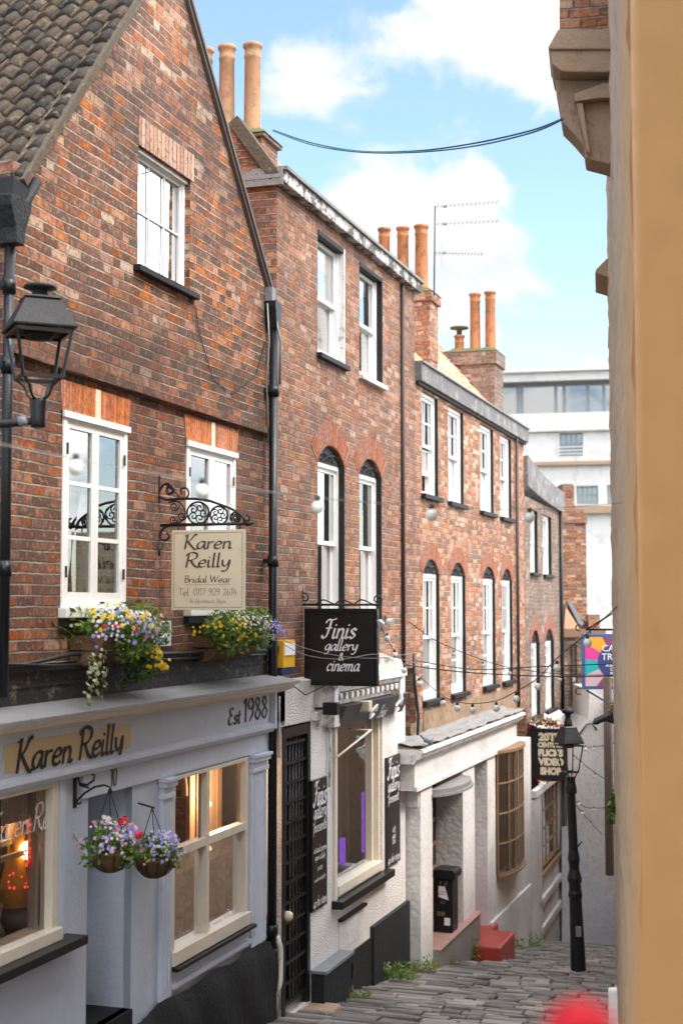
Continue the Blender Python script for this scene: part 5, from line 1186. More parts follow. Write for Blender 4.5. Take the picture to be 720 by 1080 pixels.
m = MB(); m.box(.05, BX(560, 900, YB), YB - .06, YB - .001, gq, wq[3] + .05); m.box(BX(560, 900, YB), BX(598, 830, YB), YB - .1, YB - .001, wq[3] + .08, wq[3] + .2); m.build('pilaster', M['whiterender'], H4)
m = MB(); m.box(BX(561, 900, YB), BX(564, 900, YB), YB - .02, YB - .001, bz((562, 935), yo=YB), bz((562, 880), yo=YB)); m.build('letter_plate', M['iron'], H4)
# ================================================================== chimneys and aerial
def stack(lab, s0, s1, xfr, x_left, ytop, ybot, pots, mat, potmat, ref='near', capz=.2):
    """xfr: picture column of the street-side near corner; pots (xc, ytop, ybot, width)"""
    sC = (s0 + s1) / 2; yf = A.cross(xfr, ytop, s0)[0]; yb = A.cross(x_left, ytop, s0)[0]
    if yb < yf: yf, yb = yb, yf
    z1 = A.cross(xfr, ytop, s0)[1]; z0 = A.cross(xfr, ybot, s0)[1]; P = []
    for (xc, yt, yb_, w) in pots:
        y, zt = A.cross(xc, yt, sC); zb = A.cross(xc, yb_, sC)[1]; d = A.world(sC, y).y; P.append((sC, y, w / 2 / 1500 * d * .9, zt - z1))
    yb = max(yb, max(p[1] for p in P) + .2); yf = min(yf, min(p[1] for p in P) - .15)
    return chimney(A, lab, s0, s1, yf, yb, z0, z1, P, mat, potmat, capz=capz), (yf, yb, z0, z1)
C1, c1 = stack('mossy chimney stack with three tall buff pots, behind the bargeboard of the gabled house', s2 + .25, s2 + .7, 276, 232, 134, 175, [(266.5, 47, 130, 21), (239.5, 49, 130, 20), (216, 52, 130, 20)], 'brick2', 'buffpot', capz=.1)
sc0, sc1 = A.on(453, 303, .35)[0], A.on(461.5, 303, .35)[0]
C2, c2 = stack('narrow brick chimney stack with three orange pots and the aerial, middle of the three stacks', sc0, sc1, 453, 400, 303, 378, [(444, 238, 300, 16), (424.5, 240, 303, 14.5), (405, 241, 303, 14.5)], 'brick3', 'terracotta')
C3, c3 = stack('broad brick chimney stack with two tall pots and a short cowled pot', e3 - 1.0, e3 - .25, 520, 470, 366, 440, [(516.5, 308, 362, 13), (500.5, 310, 364, 13), (484, 354, 368, 12)], 'brick4', 'terracotta', capz=.3)
y, z = A.cross(484, 352, e3 - .62); m = MB(); m.lathe(e3 - .62, y, [(.05, z - .02), (.05, z + .08), (.17, z + .09), (.17, z + .12), (.02, z + .15)], 12); m.build('cowl', M['moss'], C3)
for (s0, s1, cc) in ((s2 + .25, s2 + .7, c1), (e3 - 1, e3 - .25, c3)): pass
for C_, (s0, s1), cc in ((C1, (s2 + .25, s2 + .7), c1), (C2, (sc0, sc1), c2), (C3, (e3 - 1, e3 - .25), c3)):
    m = MB(); m.box(s0 + .01, s1 - .01, cc[0] + .01, cc[1] - .01, cc[2] - 2.2, cc[2] - .001); m.build('stack_base', M['brick3'], C_)
d_ = 19.6; p = at(458, 302, d_)
t = thing('tv_aerial', 'thin television aerial with three horizontal booms above the middle chimney stack', 'aerial', WORLD, p.x, p.y, p.z - .3)
def atw(x, y, d): q = at(x, y, d); return (q.x, q.y, q.z)
m = MB(); m.tube([atw(457.5, 312, d_), atw(458.5, 217, d_)], .010, 6); m.build('mast', M['cable'], t)
for (x0, y0, x1, y1) in ((458, 218, 528, 213), (458, 236.5, 528, 233), (457, 267, 511, 268)):
    a, b = Vector(atw(x0, y0, d_)), Vector(atw(x1, y1, d_ - .2)); m = MB(); m.tube([a, b], .0035, 4)
    for i in range(15): q = a.lerp(b, .05 + .95 * i / 15); m.tube([q - Vector((.0, .12, .004)), q + Vector((.0, .12, .004))], .004, 4)
    m.box(a.x + .12, a.x + .17, a.y - .02, a.y + .02, a.z - .01, a.z + .02); m.build('boom', M['palecable'], t)
m = MB(); a = Vector(atw(464, 267, d_)); 
for sg in (1, -1): m.tube([a, a + Vector((.035, 0, .18 * sg))], .003, 4)
m.build('reflector', M['palecable'], t)
# ================================================================== buildings beyond
def wpoly(pts, d): return [(at(x, y, d).x, at(x, y, d).z) for x, y in pts]
def wx(x, d): return at(x, 640, d).x
def wz(y, d, x=610): return at(x, y, d).z
d5 = 33.0
H5 = thing('brick_house', 'orange brick chimney-breast house end behind the pub sign, past the curved parapet', 'house', WORLD, wx(605, d5), d5, wz(1000, d5))
m = MB(); m.box(wx(590, d5), wx(618.5, d5), d5, d5 + 2.5, wz(1000, d5), wz(552, d5)); m.build('wall', M['brick5'], H5)
m = MB(); m.box(wx(590, d5), wx(619.5, d5), d5 - .05, d5 + 2.5, wz(552, d5) + .001, wz(545, d5)); m.box(wx(590.5, d5), wx(616.5, d5), d5 + .0, d5 + 2.4, wz(545, d5), wz(537, d5)); m.build('corbel_course', M['brick3'], H5)
m = MB(); m.box(wx(595.5, d5), wx(609, d5), d5 + .3, d5 + 1.3, wz(537, d5), wz(509, d5)); m.build('chimney', M['brick5'], H5, bevel=.02)
m = MB(); m.prism(wpoly([(590, 1000), (590, 640), (600, 640), (618, 656), (627, 660), (627, 1000)], d5 - .3), 'y', d5 - .3, d5 - .002); m.build('lower_wall', M['brick4'], H5)
m = MB(); m.prism(wpoly([(596, 634), (600, 633), (614, 658), (610, 661)], d5 - .4), 'y', d5 - .6, d5 - .31); m.build('lead_flashing', M['lead'], H5)
m = MB(); m.prism(wpoly([(594, 664), (596, 640), (611, 664)], d5 - .7), 'y', d5 - .75, d5 - .65); m.build('tiled_slope', M['orangetile'], H5)
m = MB(); m.box(wx(615, d5), wx(627, d5), d5 - .6, d5 - .301, wz(663, d5), wz(648, d5)); m.build('brick_pier', M['brick5'], H5)
dq = 31.0
m = MB(); m.prism(wpoly([(594, 1000), (594, 664), (636, 664), (636, 1000)], dq), 'y', dq, dq + 1.0); m.build('outhouse_wall', M['brick4'], H5)
m = MB(); a, b, c, e = wx(601, dq), wx(607, dq), wz(742, dq), wz(680, dq); sash(m, a, b, c, e, dq - .04, 1, 2, b=.02); W_ = m.build('window', M['blackgloss'], H5); pane(W_, a, b, c, e, dq - .01)
m = MB(); m.box(wx(593, dq), wx(637, dq), dq - .12, dq - .001, wz(672, dq), wz(663, dq)); m.build('lead_gutter', M['brownwood'], H5)
d6 = 28.5
H6 = thing('white_house', 'tall white-painted house end with stepped grey lower paint, behind the street lamp', 'house', WORLD, wx(622, d6), d6, wz(1010, d6))
m = MB(); m.prism(wpoly([(592, 1040), (600, 800), (604, 778), (612, 770), (620, 758), (621, 727), (668, 727), (668, 1040)], d6), 'y', d6, d6 + 2); m.build('wall', M['whiterender'], H6)
m = MB(); m.prism(wpoly([(592, 1040), (592, 872), (607, 872), (609, 878), (614, 878), (614, 898), (619.5, 898), (619.5, 918), (623, 918), (623, 932), (628, 928), (633, 930), (636, 946), (668, 946), (668, 1040)], d6 - .015), 'y', d6 - .02, d6 - .002); m.build('stepped_plinth', M['greyrender'], H6)
m = MB(); m.tube([atw(606, 783, d6 - .05), atw(612, 772, d6 - .05), atw(618, 764, d6 - .05), atw(624, 763, d6 - .05), atw(629, 770, d6 - .05)], .016, 6); m.build('wall_cable', M['cable'], H6)
m = MB(); m.box(wx(635, d6), wx(640, d6), d6 - .1, d6 - .001, wz(795, d6), wz(743, d6)); m.build('downpipe', M['brownpipe'], H6)
# long white office block far behind
thf = math.radians(102); pf = at(500, 640, 85); F = Frame(pf.x, pf.y, thf)
def fs_(x, y=500, yo=0): return F.on(x, y, yo)
H7 = thing('office_block', 'large white office block with a glazed top storey, in the distance', 'office', F, 8, 0, -18)
fL, fR = fs_(500)[0], fs_(700)[0]
fz = lambda y, x=590, yo=0: F.on(x, y, yo)[1]
wn = [(fs_(590)[0], fs_(614.5)[0], fz(481), fz(457)), (fs_(607)[0], fs_(630)[0], fz(532, 618), fz(512.5, 618)), (fs_(568)[0], fs_(591)[0], fz(534, 580), fz(514, 580)), (fs_(639.5)[0], fs_(655)[0], fz(531.5, 645), fz(511.5, 645))]
m = wallmesh(rect(fL, fR, -18, fz(455)), [rect(*c) for c in wn], reveal=.3); m.build('wall', M['farwhite'], H7)
m = MB(); m.box(fL, fR, -.25, 8, fz(455), fz(436)); m.build('parapet', M['farwhite'], H7)
m = MB(); m.box(fL, fR, -.3, 12, fz(402), fz(391)); m.box(fL - .0, fR, -.55, 12, fz(391) - .1, fz(390)); m.build('roof_slab', M['farwhite'], H7)
m = MB(); m.quad((fL, 3.4, fz(437)), (fR, 3.4, fz(437)), (fR, 3.4, fz(402)), (fL, 3.4, fz(402))); m.quad((fL, 8.1, -18), (fR, 8.1, -18), (fR, 8.1, fz(436)), (fL, 8.1, fz(436))); m.build('inner_wall', M['paleroom'], H7)
m = MB(); m.quad((fL, .5, fz(437)), (fR, .5, fz(437)), (fR, .5, fz(402)), (fL, .5, fz(402))); m.build('glazing', M['glass'], H7)
m = MB()
for x in (545, 549, 585, 594, 619, 636): q = fs_(x, 420)[0]; m.box(q - .09, q + .09, .38, .6, fz(437), fz(402))
m.box(fL, fR, .40, .58, fz(406), fz(402)); m.build('glazing_bars', M['lead'], H7)
m = MB(); m.box(fL, fR, -.28, -.001, fz(491), fz(487)); m.build('ledge', M['stone'], H7); m = MB(); m.box(fL, fR, -.35, -.001, fz(542), fz(534)); m.build('ledge', M['stone'], H7)
for c in wn:
    m = MB(); sash(m, *c, .15, 4, 2, b=.08, bar=.07); w_ = m.build('window', M['lead'], H7); pane(w_, *c, .2)
m = MB(); c = wn[0]
for k in range(3): m.box(c[0] - .1, c[1] + .1, -.12, -.08, c[2] + .1 + .2 * k, c[2] + .14 + .2 * k)
m.build('window_rail', M['white'], H7)
# ================================================================== right-hand side of the street
aR = math.radians(10.3); RT = Frame(2.66, 14.0, math.pi + aR)
H8 = thing('stone_house', 'cream rough-rendered wall with a projecting stone bay window base, right side of the street', 'house', RT, 3, 0, ground(14))
L8 = 9.6; ztop = 4.9
zpl8 = RT.on(646, 935)[1]
N1, N2 = 70, 110; m = MB(); vs = []
for i in range(N1 + 1):
    for j in range(N2 + 1):
        s = L8 * i / N1; z = -5.2 + (ztop + 5.2) * j / N2; vs.append((s, -.006 * math.sin(z * 11 + math.sin(s * 7)) - .005 * math.sin(z * 29 + s * 5) - U(0, .008), z))
m.add(vs, [(i * (N2 + 1) + j, (i + 1) * (N2 + 1) + j, (i + 1) * (N2 + 1) + j + 1, i * (N2 + 1) + j + 1) for i in range(N1) for j in range(N2)], True)
m.quad((0, 0, -5.2), (0, 3.5, -5.2), (0, 3.5, ztop), (0, 0, ztop)); m.quad((0, 0, ztop), (0, 3.5, ztop), (L8, 3.5, ztop), (L8, 0, ztop)); m.quad((0, 3.5, -5.2), (L8, 3.5, -5.2), (L8, 3.5, ztop), (0, 3.5, ztop)); m.quad((L8, 0, -5.2), (L8, 3.5, -5.2), (L8, 3.5, ztop), (L8, 0, ztop)); m.build('wall', M['roughcream'], H8)
m = MB(); m.box(-.12, L8, -.09, .1, -5.4, zpl8); m.build('plinth', M['roughcast'], H8, bevel=.02)
def rprof(pts, s): return [RT.cross(x, y, s) for x, y in pts]
sN = 4.2
def bay(name, pts, s0, s1, mat, bevel=0, x_in=665):
    P = rprof(pts, sN); m = MB(); m.prism([(max(-1.5, y), z) for y, z in P], 's', s0, s1); return m.build(name, M[mat], H8, bevel=bevel)
bay('bay_brick', [(589, -60), (589, 33), (664, 33), (664, -60)], sN - .12, sN - .45, 'brick5')
bay('bay_cap', [(588, 32), (578, 50), (578, 53), (664, 53), (664, 32)], sN + .02, sN - .55, 'stone', .01)
bay('bay_moulding', [(579, 53), (582, 68), (590, 74), (597, 76), (664, 76), (664, 53)], sN - .0, sN - .53, 'stone', .01)
bay('bay_corbel', [(584, 76), (592, 122), (604, 134), (615, 147), (617, 160), (640, 166), (664, 178), (664, 76)], sN - .15, sN - .45, 'stone', .01)
bay('bay_panel', [(604, 96), (636, 84), (664, 84), (664, 100), (632, 100), (606, 104)], sN - .06, sN - .149, 'stone', .005)
bay('bay_bracket', [(607, 104), (618, 155), (622, 158), (614, 104)], sN - .08, sN - .149, 'stone', .005)
bay('bay_bracket', [(640, 128), (642, 168), (650, 170), (648, 128)], sN - .08, sN - .149, 'stone', .005)
def mould(pts, s0, s1):
    P = [RT.cross(x, y, s0) for x, y in pts]; m = MB(); m.prism(P, 's', s0, s1); m.build('string_moulding', M['stone'], H8, bevel=.006)
mould([(652, 268), (640, 272), (628, 284), (627, 288), (640, 292), (646, 304), (652, 312)], .8, -.05); mould([(652, 338), (641, 344), (641, 350), (645, 356), (652, 358)], .8, -.05)
pB = MB(); pB.tube([RT.world(-.10, -.08, z) for z in (wz(892, 14, 640), wz(716, 14, 640))], .055, 10); 
m = MB(); m.tube([(-.10, -.06, wz(925, 14, 640)), (-.10, -.06, wz(715, 14, 640))], .042, 10); m.build('downpipe', M['brownpipe'], H8)
pr = rprof([(624, 761), (627, 758), (638, 753), (648, 748), (648, 762), (638, 758), (629, 762)], .3); m = MB(); m.prism(pr, 's', .2, .6); m.build('gutter_bracket', M['blackmat'], H8, bevel=.015)
# far flank of the right side
H9 = thing('rendered_house', 'cream rendered house set back past the rough wall on the right', 'house', WORLD, 4.5, 20, ground(18))
m = MB(); m.prism([(3.35, 14.9), (6.6, 29.5), (10, 29.5), (10, 14.9)], 'z', -10, -.6); m.build('wall', M['roughcream'], H9); m = MB(); m.prism([(3.3, 14.8), (6.5, 29.6), (10.1, 29.6), (10.1, 14.8)], 'z', -.599, -.45); m.build('roof', M['lead'], H9)
# near ochre corner by the camera
H10 = thing('ochre_wall', 'smooth ochre rendered wall corner close to the viewer, right edge of the photo', 'wall', WORLD, 1, 0, -1.7)
xo = .200 * 1.08; m = MB(); n1, n2 = 30, 60; vs = []
for i in range(n1 + 1):
    for j in range(n2 + 1): yy = -2.0 + 3.08 * i / n1; zz = -2.2 + 8 * j / n2; vs.append((xo + .004 * math.sin(zz * 3) + U(0, .003), yy, zz))
m.add(vs, [(i * (n2 + 1) + j, (i + 1) * (n2 + 1) + j, (i + 1) * (n2 + 1) + j + 1, i * (n2 + 1) + j + 1) for i in range(n1) for j in range(n2)], True)
m.box(xo + .02, 2.2, -2.0, 1.07, -2.2, 5.8); m.build('wall', M['ochrewall'], H10)
fp = at(611, 1088, 1.2)
t = thing('red_flower', 'out-of-focus bright red flower head on a stalk at the foot of the ochre wall', 'flower', WORLD, fp.x, fp.y, fp.z - .45)
m = MB()
for _ in range(70):
    d = Vector((random.gauss(0, 1), random.gauss(0, 1), random.gauss(0, 1))).normalized(); petals(m, fp + Vector((d.x * .027, d.y * .027, d.z * .024)), .011, d)
m.build('petals', M['fred'], t); m = MB(); m.tube([(fp.x + .01, fp.y, fp.z - .45), (fp.x, fp.y, fp.z - .01)], .003, 6); m.build('stalk', M['leafdark'], t)
m = foliage(40, (fp.x + .01, fp.y, fp.z - .22), (.06, .06, .1), .03); m.build('leaves', M['leafdark'], t)
# ================================================================== pub sign, film-shop sign, bridal sign
dS = 16.0; p = at(648, 697, dS)
t = thing('hanging_sign', 'colourful segmented sign with blue border and round blue centre, half hidden by the right wall', 'sign', WORLD, p.x, p.y, p.z)
X0, X1, Z0, Z1 = at(613, 697, dS).x, at(683, 697, dS).x, wz(727, dS, 630), wz(668.5, dS, 630)
m = MB(); m.box(X0, X1, dS - .02, dS + .02, Z0, Z1); bd = m.build('board', painted('blue_sign_border', (.06, .14, .36), .45, .3), t, bevel=.004)
cx, cz, IX, IZ = (X0 + X1) / 2, (Z0 + Z1) / 2, (X1 - X0) / 2 - .035, (Z1 - Z0) / 2 - .035
cols = [(.85, .40, .04), (.26, .08, .20), (.72, .45, .42), (.80, .40, .04), (.8, .1, .35), (.03, .5, .55), (.70, .55, .60), (.32, .06, .16), (.6, .5, .52), (.15, .2, .5)]
def edge(a):
    c, s = math.cos(a), math.sin(a); k = min(IX / max(abs(c), 1e-6), IZ / max(abs(s), 1e-6)); return (cx + c * k, cz + s * k)
cuts = [math.radians(d) for d in (60, 92, 118, 148, 176, 204, 232, 262, 300, 340, 420)]
order = [(.72, .45, .42), (.26, .08, .20), (.85, .42, .04), (.80, .07, .36), (.02, .48, .52), (.72, .52, .58), (.32, .07, .17), (.7, .5, .48), (.04, .3, .5), (.8, .4, .1)]
def corner_between(a, b):
    cs = [math.atan2(sz * IZ, sx * IX) % (2 * math.pi) for sx in (1, -1) for sz in (1, -1)]
    return sorted([c + k * 2 * math.pi for c in cs for k in (0, 1) if a < c + k * 2 * math.pi < b])
for i in range(len(cuts) - 1):
    a, b = cuts[i], cuts[i + 1]; pts = [(cx, cz), edge(a)] + [edge(c) for c in corner_between(a, b)] + [edge(b)]
    m = MB(); m.add([(q[0], dS - .0225, q[1]) for q in pts], [tuple(range(len(pts)))]); m.build('painted_segment', painted('sign_segment', order[i], .5, .1), bd)
m = MB(); r = IZ * .70; m.add([(cx + r * 1.02 * math.cos(a), dS - .025, cz + r * math.sin(a)) for a in [2 * math.pi * k / 40 for k in range(40)]], [tuple(range(40))]); ds = m.build('sign_disc', painted('navy_disc', (.05, .08, .25), .5, .1), bd)
def facing(x, y, z): return lambda u, v, h: (x + u, y - h, z + v)
for k, (tx, sz) in enumerate((('CAT &', .075), ('TROLL', .075), ('ALES WINES', .03), ('CIDER', .03), ('FOOD', .03), ('MUSIC', .03))):
    m = MB(); plain(m, tx, sz, facing(cx, dS - .026, cz + .115 - (0, .095, .17, .215, .26, .305)[k]), bold=.002); m.build('lettering', M['letterwhite'], ds)
m = MB(); m.tube([atw(617, 664, dS), atw(690, 664, dS)], .012, 6); m.build('bracket_bar', M['iron'], t)
for q_ in ([atw(618, 664, dS), atw(650, 644, dS), atw(690, 620, dS)], [atw(618, 728, dS), atw(650, 747, dS), atw(690, 770, dS)]): m = MB(); m.tube(q_, .01, 6); m.build('stay_rod', M['iron'], t)
m = MB()
def ring(x, y): c = Vector(atw(x, y, dS)); return [(c.x + .035 * math.cos(a), c.y, c.z + .035 * math.sin(a)) for a in [.8 + k * .5 for k in range(10)]]
m.tube(ring(610, 662), .008, 5); m.tube(ring(610, 729), .008, 5)
for x in (622, 660): m.tube([atw(x, 664, dS), atw(x, 669, dS)], .008, 5)
m.build('bracket', M['iron'], t)
# film shop sign
sV = .12; yl, zt = B.cross(559, 768, sV); yr, _ = B.cross(597.5, 768, sV); _, zb = B.cross(577, 824, sV)
t = thing('hanging_sign', 'black film-shop sign with cream capitals and a red garland edge, behind the street lamp', 'sign', B, sV, (yl + yr) / 2, zb)
m = MB(); cc = (yl + yr) / 2; hw = (yl - yr) / 2
pts = [(yl, zt), (yr, zt)] + [(yr, zb + .09)] + [(cc - hw * math.cos(a), zb + .09 - .09 * math.sin(a)) for a in [math.pi * k / 10 for k in range(1, 10)]] + [(yl, zb + .09)]
m.prism(pts, 's', sV - .025, sV + .025); bd = m.build('board', M['signblack'], t, bevel=.004)
H = zt - zb
for k, (tx, sz, xs, u) in enumerate((('20TH', .135, 1.22, .06), ('CENTURY', .085, 1.0, 0), ('FLICKS', .115, 1.0, 0), ('VIDEO', .125, 1.05, 0), ('SHOP', .125, 1.05, -.06))):
    m = MB(); plain(m, tx, sz, across(sV - .0255, cc - .035, zt - (.23, .36, .53, .71, .89)[k] * H * .97), bold=.012 if k != 1 else .007, width=(.66, .70, .68, .70, .58)[k] * (yl - yr)); m.build('lettering', M['lettercream'], bd)
m = MB(); m.tube([(sV, 0, zt + .1), (sV, yr - .05, zt + .06)], .012, 6); m.tube([(sV, yl - .05, zt), (sV, yl - .05, zt + .1)], .008, 5); m.tube([(sV, yr + .05, zt), (sV, yr + .05, zt + .07)], .008, 5); m.build('bracket_bar', M['iron'], t)
g = thing('garland', 'dried leaf garland with gold bow over the film-shop sign bracket', 'garland', B, sV, cc, zt)
m = foliage(150, (sV, cc + .05, zt + .10), (.10, hw * 1.0, .10), .05); m.build('dried_leaves', M['garland'], g)
m = foliage(16, (sV - .08, cc - .1, zt + .16), (.05, .12, .06), .06); m.build('gold_bow', M['lettercream'], g)
m = MB(); 
for k in range(70):
    u = U(-1, 1); q = random.choice((0, 1, 2)); yy, zz = (cc + u * hw, zt + U(-.0, .06)) if q == 0 else ((cc + u * hw, zb + .09 - .09 * math.sqrt(max(0, 1 - u * u)) - U(0, .05)) if q == 1 else (random.choice((yl + .03, yr - .02)), U(zt - .08, zt + .05)))
    m.ball((sV - U(0, .05), yy, zz), U(.010, .018), 5, 3)
m.build('berries', M['fcrimson'], g)
# bridal hanging sign
sK = SX(167, 590); yl, zt = A.cross(182, 559.5, sK); yr, _ = A.cross(259, 559.5, sK); _, zb = A.cross(220, 643.5, sK)
t = thing('hanging_sign', 'cream bridal shop sign with brown lettering under a scrolled iron bracket', 'sign', A, sK, (yl + yr) / 2, zb)
m = MB(); m.box(sK - .012, sK + .012, yr, yl, zb, zt); bd = m.build('board', M['signcream'], t, bevel=.003)
cy = (yl + yr) / 2; W, H = yl - yr, zt - zb
m = MB()
b = .02
for (a0, a1, c0, c1) in ((yr + b, yl - b, zb + b, zb + b + .004), (yr + b, yl - b, zt - b - .004, zt - b), (yr + b, yr + b + .004, zb + b + .004, zt - b - .004), (yl - b - .004, yl - b, zb + b + .004, zt - b - .004), (yr + .12, yl - .12, zb + .315 * H, zb + .315 * H + .002)): m.box(sK - .0135, sK - .0125, a0, a1, c0, c1)
m.build('painted_border', M['lettergrey'], bd)
for (tx, sz, v, nb, wd, mt, sl) in (('Karen', .175, .765, .13, .66, 'letterbrown', .12), ('Reilly', .175, .535, .13, .62, 'letterbrown', .12), ('Bridal Wear', .085, .345, .11, .64, 'letterbrown', .1), ('Tel: 0117 929 2614', .085, .185, .09, .80, 'lettergrey', 0), ('16 Christmas Steps', .05, .09, .09, .5, 'lettergrey', .2)):
    m = MB(); ww = sum(G[q][0] if q in G else .32 for q in tx) * sz * H * 1.0
    script(m, tx, sz * H, across(sK - .0125, cy + .0, zb + v * H), nib=nb, ang=35, slant=sl, space=wd * W / ww); m.build('lettering', M[mt], bd)
m = MB(); zb2 = A.cross(220, 553, sK)[1]; yt = A.cross(268, 553, sK)[0]
m.tube([(sK, -.02, zb2), (sK, yt + .07, zb2)], .013, 8); m.tube([(sK, yt + .08, zb2), (sK, yt + .06, zb2), (sK, yt, zb2)], [.013, .024, .002], 8); m.build('bracket_bar', M['iron'], t)
for u in (.08, .92): m = MB(); m.tube([(sK, yl - u * W, zb2), (sK, yl - u * W, zt)], .006, 5); m.build('hanger', M['iron'], t)
def kp(x, y): return A.cross(x, y, sK)
scroll(t, sK, [kp(x, y) for x, y in ((168, 500), (168, 506), (168, 528), (168.5, 528))] , .010, 'wall_plate'); scroll(t, sK, [kp(168, 576), kp(168, 586)], .01, 'wall_plate')
scroll(t, sK, [kp(x, y) for x, y in ((183, 516), (178, 513), (176, 517), (178, 521), (184, 517), (178, 510), (171, 513), (168, 522), (176, 527), (190, 526), (215, 527), (235, 533), (250, 540), (258, 548), (256, 552))], .011)
scroll(t, sK, [kp(x, y) for x, y in ((176, 512), (186, 520), (193, 527), (199, 522), (197, 515), (191, 516), (192, 521))], .008); scroll(t, sK, [kp(x, y) for x, y in ((256, 548), (262, 549), (263, 545), (260, 543))], .008)
scroll(t, sK, [kp(x, y) for x, y in ((190, 553), (180, 554), (172, 558), (169, 566), (174, 570), (179, 566), (176, 562))], .010)
for (cx_, cy_, rx, ry) in ((209, 541, 11.5, 11.5), (231, 543.5, 9, 9.5), (248, 546, 5, 5.5)):
    scroll(t, sK, [kp(cx_ + rx * math.cos(a), cy_ + ry * math.sin(a)) for a in [k * 2 * math.pi / 20 for k in range(21)]], .008)
    for k in range(5):
        a0 = k * 2 * math.pi / 5; ccx, ccy = cx_ + rx * .52 * math.cos(a0), cy_ + ry * .52 * math.sin(a0); scroll(t, sK, [kp(*q) for q in spiral((ccx, ccy), rx * .42, 1.3, a0, 14)], .006)
for (cx_, cy_, r) in ((184, 534, 5), (192, 544, 5), (183, 548, 4.5)): scroll(t, sK, [kp(*q) for q in spiral((cx_, cy_), r, 1.5, 0, 16)], .006)
scroll(t, sK, [kp(x, y) for x, y in ((178, 530), (188, 529), (195, 537), (194, 547), (186, 553))], .007)
# ================================================================== lanterns
def sq(m, rings, c, rot, lean=(0, 0)):
    """square lofted rings: (half width, z)"""
    vs = []
    for (h, z) in rings:
        for k in range(4):
            a = rot + math.pi / 4 + k * math.pi / 2; vs.append((c[0] + h * 1.414 * math.cos(a), c[1] + h * 1.414 * math.sin(a), z))
    n = len(rings); m.add(vs, [(4 * i + k, 4 * i + (k + 1) % 4, 4 * i + 4 + (k + 1) % 4, 4 * i + 4 + k) for i in range(n - 1) for k in range(4)] + [(3, 2, 1, 0), (4 * n - 4, 4 * n - 3, 4 * n - 2, 4 * n - 1)]); return m
def lantern(t, c, zb, zc, ze, zr, hb, ht, he, hr, rot, zfin, bar=.012, glassy=False):
    """zb cage bottom, zc cage top, ze roof eave, zr roof top"""
    K = lambda h, z, k: (c[0] + h * 1.414 * math.cos(rot + math.pi / 4 + k * math.pi / 2), c[1] + h * 1.414 * math.sin(rot + math.pi / 4 + k * math.pi / 2), z)
    m = MB()
    for k in range(4): m.tube([K(hb, zb, k), K(ht, zc, k)], bar, 4); m.tube([K(hb, zb, k), K(hb, zb, k + 1)], bar * 1.1, 4); m.tube([K(ht, zc, k), K(ht, zc, k + 1)], bar * 1.1, 4)
    m.build('cage', M['blackgloss'], t)
    m = sq(MB(), [(he, ze), (he * 1.01, ze + .012), (hr, zr), (hr * .96, zr + .004)], c, rot); m.build('roof', M['blackmat'], t, bevel=.003)
    m = MB(); m.lathe(c[0], c[1], [(hr * .72, zr), (hr * .6, zr + (zfin - zr) * .3), (hr * .42, zr + (zfin - zr) * .5), (hr * .45, zr + (zfin - zr) * .66), (hr * .95, zr + (zfin - zr) * .74), (hr * .85, zr + (zfin - zr) * .9), (.01, zfin)], 16); m.build('finial', M['blackmat'], t)
    m = sq(MB(), [(hr * .95, zr + .005), (hr * 1.02, zr + .015), (hr * .95, zr + .025)], c, rot); m.build('roof_rim', M['blackgloss'], t)
    m = MB(); m.lathe(c[0], c[1], [(he * .5, ze - .002), (he * .42, ze - .05), (he * .1, ze - .06)], 12); m.build('burner', M['blackmat'], t)
dl = 8.2; lz = lambda y: wz(y, dl, 41); lc = at(41, 400, dl); c = (lc.x, lc.y)
t = thing('wall_lantern', 'black square glassless lantern on a wall bracket, far left of the brick gable', 'lamp', WORLD, lc.x, lc.y, lz(452))
k = dl / 1500
lantern(t, c, lz(399), lz(352), lz(349), lz(319), 24 * k * .86, 36 * k * .80, 42 * k * .80, 19 * k, math.radians(24), lz(299), .0125)
m = MB(); m.lathe(c[0], c[1], [(7 * k, lz(451)), (8.5 * k, lz(448)), (8 * k, lz(440)), (9 * k, lz(424)), (8.5 * k, lz(421))], 14)
m.build('socket', M['blackgloss'], t)
for q in range(4):
    a = math.radians(24) + math.pi / 4 + q * math.pi / 2; m = MB(); m.tube([(c[0] + r_ * k * math.cos(a), c[1] + r_ * k * math.sin(a), lz(y_)) for r_, y_ in ((7, 422), (13, 417), (17, 408), (24, 402), (29, 399))], .008, 6); m.build('cradle_arm', M['iron'], t)
sl_, yl_ = A.loc(c[0], c[1]); w0 = A.world(sl_ - .05, 0, 0)
m = MB(); m.tube([(c[0] - .01, c[1], lz(444)), (c[0] - .15, c[1] + .01, lz(446)), (w0.x, w0.y, lz(450))], [.02, .024, .028], 8); m.build('wall_arm', M['iron'], t); m = MB(); m.tube([(c[0] - .06, c[1], lz(443)), (c[0] - .11, c[1], lz(445))], .033, 10); m.build('arm_collar', M['lead'], t)
